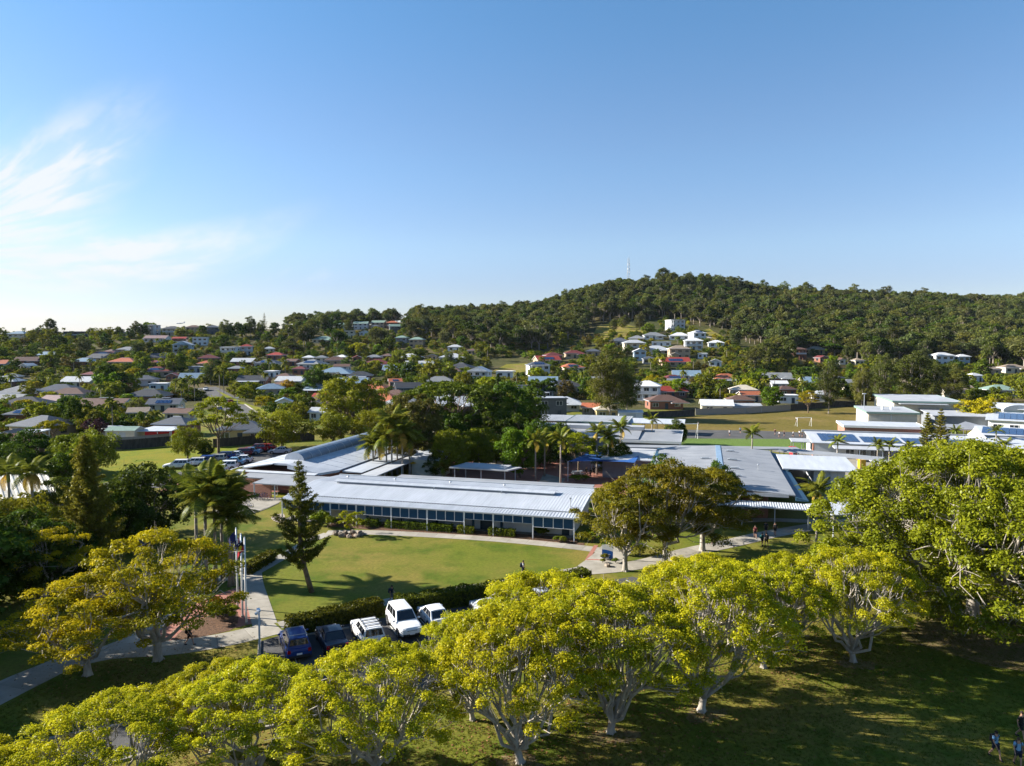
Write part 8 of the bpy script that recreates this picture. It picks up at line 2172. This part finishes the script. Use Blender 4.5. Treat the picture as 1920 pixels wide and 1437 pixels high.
for px, py, sh, lab in ((1453, 816, 'maroon', 'player in maroon at the left of the ball court group'), (1461, 821, 'white', 'crouching player in white on the ball court'), (1470, 819, 'black', 'tall player in black on the ball court'), (1487, 820, 'white', 'player in white in the middle of the ball court'), (1499, 819, 'white', 'player in white nearer the cream halls'), (1504, 820, 'navy', 'player in navy beside the white shirted one'), (1511, 817, 'white', 'player in white at the right end of the court'),
                        (1493, 792, 'white', 'lone player in white far out on the oval'), (1309, 802, 'white', 'player in white on the oval beside the left goal'), (1368, 818, 'white', 'player running on the left half of the ball court'), (1388, 813, 'sky', 'player in blue on the left half of the ball court')):
    person(G(px, py), RNG.uniform(0, 6), lab, RNG.choice(('walk', 'stand', 'stroll')), sh, 'navy', None, 'hairdark', 1.62, 'players on the ball court')
for px, py, lab in ((1100, 893, 'student sitting group figure left, in the courtyard shade'), (1107, 896, 'student in the courtyard shade by the seat'), (1113, 892, 'third student in the courtyard shade'), (1160, 862, 'student near the blue sail')):
    person(G(px, py), RNG.uniform(0, 6), lab.replace('sitting group figure left, ', 'in black leftmost of three '), 'stand', 'black', 'black', 'black', 'hairdark', 1.6)

# ------------------------------------------------------------------ flagpoles, lamps, sign, rocks and other small things
def flagpole(px, py, h, label, cols):
    p = G(px, py); R = empty('flagpole', p, label, 'flagpole')
    b = MB(); b.tube([(0, 0, 0), (0, 0, h * .5), (0, 0, h)], [.085, .075, .06], 10); b.build('pole', M['post_white'], R, smooth=True)
    b = MB(); b.ball((0, 0, h + .03), .07); b.build('finial', M['steel'], R); b = MB(); b.tube([(0, 0, 0), (0, 0, .15)], .13, 10); b.build('base', M['concrete'], R)
    b = MB(); b.tube([(.05, -.05, 1.2), (.05, -.05, h - .1)], .006, 4); b.build('halyard', M['post_white'], R)
    if cols:
        # a limp flag: cloth hanging in folds from its hoist
        n, m_ = 10, 8
        def fp(u, v):
            x = -u * .62; y = .10 * math.sin(u * 7 + v * 1.2) * (.3 + u); z = h - .25 - v * .85 - u * u * .75
            return (x - .05, y, z)
        groups = {}
        for i in range(n):
            for j in range(m_):
                u, v = (i + .5) / n, (j + .5) / m_; key = cols(u, v)
                groups.setdefault(key, MB()).face([fp(i / n, j / m_), fp((i + 1) / n, j / m_), fp((i + 1) / n, (j + 1) / m_), fp(i / n, (j + 1) / m_)])
        fl = None
        mats = list(groups); bb = MB()
        for k, key in enumerate(mats):
            g_ = groups[key]; off = len(bb.v); bb.v += g_.v; bb.f += [tuple(q + off for q in f) for f in g_.f]; bb.m += [k] * len(g_.f)
        o = bb.build('flag', [mat('flag_' + k, dict(navy=(.012, .018, .09), white=(.6, .6, .62), red=(.42, .02, .03), black=(.012, .012, .012), yellow=(.7, .5, .02))[k], .9, .05, 5) for k in mats], R)
    return R
def ensign(u, v):
    if u < .5 and v < .5:
        a, b = u * 2 - .5, v * 2 - .5
        if abs(a) < .10 or abs(b) < .12: return 'red'
        if abs(a) < .2 or abs(b) < .24 or abs(abs(a) - abs(b)) < .1: return 'white'
        return 'navy'
    return 'white' if (abs(u - .25) < .07 and abs(v - .75) < .09) or (abs(u - .75) < .05 and (abs(v - .2) < .06 or abs(v - .8) < .06)) else 'navy'
flagpole(446, 1142, 7.0, 'white flagpole with plain dark blue flag, left of three', lambda u, v: 'navy')
flagpole(455, 1157, 7.0, 'middle white flagpole with limp blue ensign showing red and white corner', ensign)
flagpole(462, 1170, 7.1, 'white flagpole nearest the path with black and red flag', lambda u, v: 'yellow' if (u - .5) ** 2 + (v - .5) ** 2 < .05 else ('black' if v < .5 else 'red'))
def lamp(px, py, h, label, arm=.5):
    p = G(px, py); R = empty('lamp_post', p, label, 'lamp post', math.atan2(-drive_out.y, -drive_out.x))
    b = MB(); b.tube([(0, 0, 0), (0, 0, h)], [.085, .06], 10); b.build('pole', M['post_grey'], R, smooth=True)
    b = MB(); b.tube([(0, 0, 0), (0, 0, .03)], .19, 12); b.build('base_plate', M['steel'], R)
    b = MB(); b.tube([(0, 0, h - .12), (arm, 0, h - .08)], .04, 6); b.build('arm', M['post_grey'], R)
    b = MB(); b.prism([(arm - .05, -.13), (arm + .42, -.10), (arm + .42, .10), (arm - .05, .13)], h - .16, h - .02); b.build('lamp_head', M['post_white'], R)
    b = MB(); b.ball((.12, .16, h - .22), (.12, .12, .11), 8, 6); b.tube([(0, 0, h - .1), (.12, .16, h - .12)], .03, 5); b.build('camera_dome', M['post_white'], R)
lamp(488, 1268, 4.6, 'grey lamp post with camera dome on the grass by the path crossing', .18)
lamp(1250, 1058, 3.9, 'grey lamp post by the path before the tallest bronze tree')
def school_sign():
    p = G(1139, 1049); R = empty('school_sign', p, 'upright school sign panel with white, green and blue curved bands', 'sign', -.25)
    W_, H_ = 1.15, 2.1; b = MB(); b.box((0, 0, .1 + H_ / 2), (W_, .12, H_)); b.build('panel', M['post_white'], R)
    def bandf(f0, f1, name, c):
        m = MB(); n = 8
        for k in range(n):
            u0, u1 = k / n, (k + 1) / n
            m.face([(-W_ / 2 + W_ * u0, -.064, .1 + f0(u0)), (-W_ / 2 + W_ * u1, -.064, .1 + f0(u1)), (-W_ / 2 + W_ * u1, -.064, .1 + f1(u1)), (-W_ / 2 + W_ * u0, -.064, .1 + f1(u0))])
        m.build(name, mat(name, c, .4, .03, 2), R)
    bandf(lambda u: 0.01, lambda u: .95 - .18 * u * u, 'blue_band', (.012, .11, .42)); bandf(lambda u: 1.45 + .25 * u, lambda u: 2.08, 'green_band', (.10, .38, .07))
    m = MB()
    for k in range(3): m.box((-.05, -.066, .55 - k * .16), (.7 - .15 * k, .006, .05))
    m.build('lettering_line', M['post_white'], R)
    b = MB()
    for s in (-1, 1): b.box((s * .4, 0, .05), (.12, .16, .14))
    b.build('footing', M['concrete'], R)
school_sign()
def rock(p, r, label, seed):
    rs = random.Random(seed); b = MB(); b.ball((0, 0, r[2] * .55), r, 9, 6)
    b.v = [tuple(c * (1 + .16 * math.sin(7 * v[0] / r[0] + seed) * math.cos(5 * v[1] / r[1] + seed * 2) + rs.uniform(-.06, .06)) for c in v) for v in b.v]
    o = b.build('rock', M['rock'], None, p, rs.uniform(0, 3)); tag(o, label, 'rock', 'rocks round the young tree'); return o
c = G(658, 1004); words_ = ('leftmost', 'front left', 'front', 'front right', 'rightmost', 'back right', 'back', 'back left')
for k in range(8):
    a = math.pi + k * math.pi / 4; rock(c + Vector((1.25 * math.cos(a), 1.0 * math.sin(a), 0)), (.46, .34, .26), f'brown rock edging the young tree bed, {words_[k]} of the ring', 3 + k)
sheet('garden_bed', [c + Vector((1.2 * math.cos(q * .5236), .95 * math.sin(q * .5236), 0)) for q in range(12)], M['mulch'], .03)
rock(G(630, 1003), (.55, .42, .34), 'single boulder left of the ringed young tree', 19)
rock(G(1139, 1063), (.35, .3, .25), 'brown rock at the corner of the school sign bed', 23)
for i, (px, py) in enumerate(((1322, 1338), (1150, 1380), (1603, 1244), (975, 1432))):
    pc = G(px, py); sheet('bare_earth', [pc + Vector((math.cos(a) * (1.2 + .35 * math.sin(a * 2 + i) + RNG.uniform(-.3, .3)), math.sin(a) * (1.0 + .3 * math.cos(a * 3 + i) + RNG.uniform(-.28, .28)), 0)) for a in [k * 2 * math.pi / 40 for k in range(40)]], M['dirt'], .005)
sheet('gravel_bed', smooth_poly(pxpoly([(508, 972), (520, 965), (532, 964), (534, 976), (522, 980)]), 3), M['gravel'], .012)
# cell tower on the hill
def mast():
    base = Vector(AT(1178, 545, 745)); base.z = terr(base.x, base.y); top = AT(1178, 484, 745).z - base.z
    R = empty('radio_mast', base, 'lattice radio mast with antennas standing above the forest hilltop', 'mast')
    b = MB(); n = 14
    wd = lambda z: 3.4 - 2.0 * z / top
    cor = ((1, 1), (-1, 1), (-1, -1), (1, -1))
    for cx, cy in cor: b.tube([(cx * wd(0) / 2, cy * wd(0) / 2, 0), (cx * wd(top) / 2, cy * wd(top) / 2, top)], .10, 4)
    for k in range(n):
        z0, z1 = top * k / n, top * (k + 1) / n
        for q in range(4):
            a, c_ = cor[q], cor[(q + 1) % 4]; b.tube([(a[0] * wd(z0) / 2, a[1] * wd(z0) / 2, z0), (c_[0] * wd(z1) / 2, c_[1] * wd(z1) / 2, z1)], .05, 3); b.tube([(a[0] * wd(z1) / 2, a[1] * wd(z1) / 2, z1), (c_[0] * wd(z1) / 2, c_[1] * wd(z1) / 2, z1)], .05, 3)
    b.build('lattice', M['post_grey'], R)
    for z in (top * .62, top * .7, top * .82):
        for a in range(3):
            an = a * 2.09; m = MB(); m.box((1.3 * math.cos(an), 1.3 * math.sin(an), z), (.35, .35, 2.0), an); m.build('antenna_panel', M['post_white'], R)
    m = MB(); m.tube([(0, 0, top), (0, 0, top + 3)], .08, 5); m.build('whip_antenna', M['steel'], R)
mast()
def airliner():
    p = AT(338, 606.5, 2600); R = empty('airliner', p, 'small passenger jet flying low over the left ridge', 'aeroplane', math.radians(187))
    b = MB(); b.tube([(-15, 0, 1.6), (-11, 0, .9), (-4, 0, .2), (10, 0, 0), (13.5, 0, -.1), (15.5, 0, -.5)], [.35, 1.3, 1.9, 1.9, 1.5, .2], 12); b.build('fuselage', M['wall_white'], R, smooth=True)
    for s in (-1, 1):
        b = MB(); b.prism([(3, s * 1.5), (-3.2, s * 14.5), (-5, s * 14.5), (-3.5, s * 1.5)][::s], [-.8, .6, .6, -.8][::s], [-.35, .8, .8, -.35][::s]); b.build('wing', M['wall_pale'], R)
        b = MB(); b.prism([(-11, s * .5), (-14, s * 5.2), (-15.4, s * 5.2), (-14.2, s * .5)][::s], 1.3, 1.55); b.build('tailplane', M['wall_pale'], R)
        b = MB(); b.tube([(2.6, s * 5, -1.5), (-.8, s * 5, -1.3)], [1.0, .7], 10); b.build('engine', M['steel'], R)
    b = MB(); b.prism([(-10.5, -.15), (-10.5, .15), (-15, .15), (-15, -.15)], 1.2, [1.8, 1.8, 7.4, 7.4]); b.v = [(x - (2.0 if z > 7 else 0), y, z) for x, y, z in b.v]; b.build('tail_fin', M['blue_sail'], R)
airliner()
def crow():
    p = AT(272, 1022, 43.5); R = empty('crow', p, 'black bird flying past the golden tree crown', 'bird', 1.2)
    b = MB(); b.tube([(-.28, 0, 0), (-.15, 0, .0), (0, 0, .01), (.12, 0, .03), (.20, 0, .05), (.27, 0, .04)], [.015, .05, .075, .06, .045, .008], 8); b.build('body', M['black_trim'], R, smooth=True)
    for s in (-1, 1):
        b = MB(); b.prism([(.10, s * .04), (.12, s * .25), (.0, s * .48), (-.08, s * .46), (-.10, s * .05)][::s], [0, .10, .30, .28, 0][::s], [.02, .12, .31, .29, .02][::s]); b.build('wing', M['black_trim'], R)
    b = MB(); b.prism([(-.25, -.02), (-.25, .02), (-.42, .08), (-.42, -.08)], 0, .012); b.build('tail', M['black_trim'], R)
crow()
# oval furniture: goal frames, bins, bikes, seats
def goal(px, py, rz, label, w=3.6, h=2.6):
    R = empty('goal_frame', G(px, py), label, 'goal', rz); b = MB()
    b.tube([(-w / 2, 0, 0), (-w / 2, 0, h), (w / 2, 0, h), (w / 2, 0, 0)], .07, 6); b.build('frame', M['post_white'], R)
    b = MB()
    for x in (-w / 2, w / 2): b.tube([(x, 0, h), (x, 1.2, 0)], .04, 5)
    b.build('stay', M['post_white'], R)
goal(1284, 824, .2, 'pale goal frame at the left corner of the ball court', 6.5, 3.6); goal(1508, 800, .1, 'pale goal frame by the halls at the right of the oval', 4, 2.4)
def litter_bin(px, py, YY, label, m):
    p = AT(px, py, YY); p.z = 0; R = empty('litter_bin', p, label, 'bin', .3)
    b = MB(); b.prism([(-.55, -.5), (.55, -.5), (.55, .5), (-.55, .5)], 0, 1.5); b.build('body', M[m], R)
    b = MB(); b.prism([(-.62, -.56), (.62, -.56), (.62, .56), (-.62, .56)], 1.5, [1.62, 1.62, 1.75, 1.75]); b.build('lid', M[m], R)
    b = MB()
    for s in (-1, 1): b.tube([(s * .6, .4, .12), (s * .66, .4, .12)], .13, 10)
    b.build('wheel', M['tyre'], R)
litter_bin(1615, 874, 128, 'yellow bin under the end of the long covered walkway', 'yellow_paint'); litter_bin(1487, 850, 143, 'red bin at the left end of the solar classroom', 'red_paint'); litter_bin(1628, 893, 118, 'red bin at the path edge by the huge fig', 'red_paint')
def bicycle(p, rz, label):
    R = empty('bicycle', p, label, 'bicycle', rz, 'bicycles in the rack')
    for x in (-.52, .52):
        b = MB(); n = 16; b.tube([(x + .33 * math.cos(2 * math.pi * k / n), 0, .34 + .33 * math.sin(2 * math.pi * k / n)) for k in range(n + 1)], .022, 5, cap=False)
        for k in range(6): b.tube([(x, 0, .34), (x + .32 * math.cos(k * 1.047), 0, .34 + .32 * math.sin(k * 1.047))], .006, 3)
        b.build('wheel', M['tyre'], R)
    b = MB(); b.tube([(-.52, 0, .34), (-.18, 0, .82), (.38, 0, .86), (.52, 0, .34)], .022, 5); b.tube([(-.52, 0, .34), (.0, 0, .30), (.38, 0, .82)], .022, 5); b.tube([(.0, 0, .30), (-.2, 0, .9)], .022, 5); b.build('frame', PAINT['blue'], R)
    b = MB(); b.box((-.2, 0, .93), (.26, .12, .06)); b.build('saddle', M['black_trim'], R); b = MB(); b.tube([(.36, -.26, 1.0), (.36, 0, .98), (.36, .26, 1.0)], .018, 5); b.tube([(.38, 0, .85), (.36, 0, .98)], .018, 5); b.build('handlebar', M['black_trim'], R)
for k, (px, py) in enumerate(((480, 938), (485, 937), (490, 938), (495, 936), (499, 937), (466, 952))): bicycle(G(px, py), 2.2 + k * .13, ('leftmost bicycle', 'second bicycle from the left', 'middle bicycle', 'fourth bicycle from the left', 'rightmost bicycle', 'lone bicycle nearest the viewer')[k] + ' on the concrete behind the wire fence')
def bench(p, rz, label):
    R = empty('bench', p, label, 'bench', rz)
    for z, y, nm in ((.45, 0, 'seat'), (.75, .55, 'tabletop')):
        b = MB(); b.box((0, y, z), (1.8, .35 if nm == 'seat' else .7, .05)); b.build(nm, M['steel'], R)
    b = MB(); b.box((0, 1.1, .45), (1.8, .35, .05)); b.build('seat', M['steel'], R); b = MB()
    for x in (-.7, .7): b.box((x, .55, .36), (.07, 1.2, .07)); b.box((x, .55, .2), (.07, .07, .5))
    b.build('leg', M['post_grey'], R)
bench(G(1085, 893), .3, 'metal picnic table in the courtyard shade by the leaning trunk'); bench(G(1130, 880), .5, 'metal picnic table under the blue sail')
def hoop_pole(px, py, YY, h, label):
    p = AT(px, py, YY).to_2d().to_3d(); R = empty('light_pole', p, label, 'pole'); b = MB(); b.tube([(0, 0, 0), (0, 0, h)], [.11, .07], 8); b.build('pole', M['post_grey'], R); b = MB(); b.box((0, 0, h), (.9, .3, .18)); b.build('lamp_head', M['post_white'], R)
hoop_pole(1619, 800, 190, 9, 'slim dark pole rising before the cream halls'); hoop_pole(1146, 770, 240, 9, 'street light beside the white modern house') ; hoop_pole(446, 800, 190, 8, 'street light along the far left street')
p = AT(770, 890, 121).to_2d().to_3d(); R = empty('umbrella', p, 'small yellow umbrella by the kiosk', 'umbrella'); b = MB(); n = 8
for k in range(n):
    a0, a1 = 2 * math.pi * k / n, 2 * math.pi * (k + 1) / n; b.face([(1.2 * math.cos(a0), 1.2 * math.sin(a0), 2.2), (1.2 * math.cos(a1), 1.2 * math.sin(a1), 2.2), (0, 0, 2.6)])
b.build('canopy', M['yellow_paint'], R); b = MB(); b.tube([(0, 0, 0), (0, 0, 2.55)], .04); b.build('pole', M['post_grey'], R)

# ------------------------------------------------------------------ thin air haze over the valley
def haze():
    b = MB(); b.prism([(-2010, -320), (2010, -320), (2010, 1820), (-2010, 1820)], -8.0, 140.0)
    m = bpy.data.materials.new('haze'); m.use_nodes = True
    N, L = m.node_tree.nodes, m.node_tree.links
    N.clear(); out = N.new('ShaderNodeOutputMaterial'); v = N.new('ShaderNodeVolumePrincipled')
    v.inputs['Color'].default_value = (0.72, 0.86, 1.0, 1); v.inputs['Density'].default_value = HAZE; v.inputs['Anisotropy'].default_value = 0.0
    L.new(v.outputs[0], out.inputs['Volume'])
    o = b.build('haze', m); o['kind'] = 'stuff'
HAZE = 0.00002
haze()
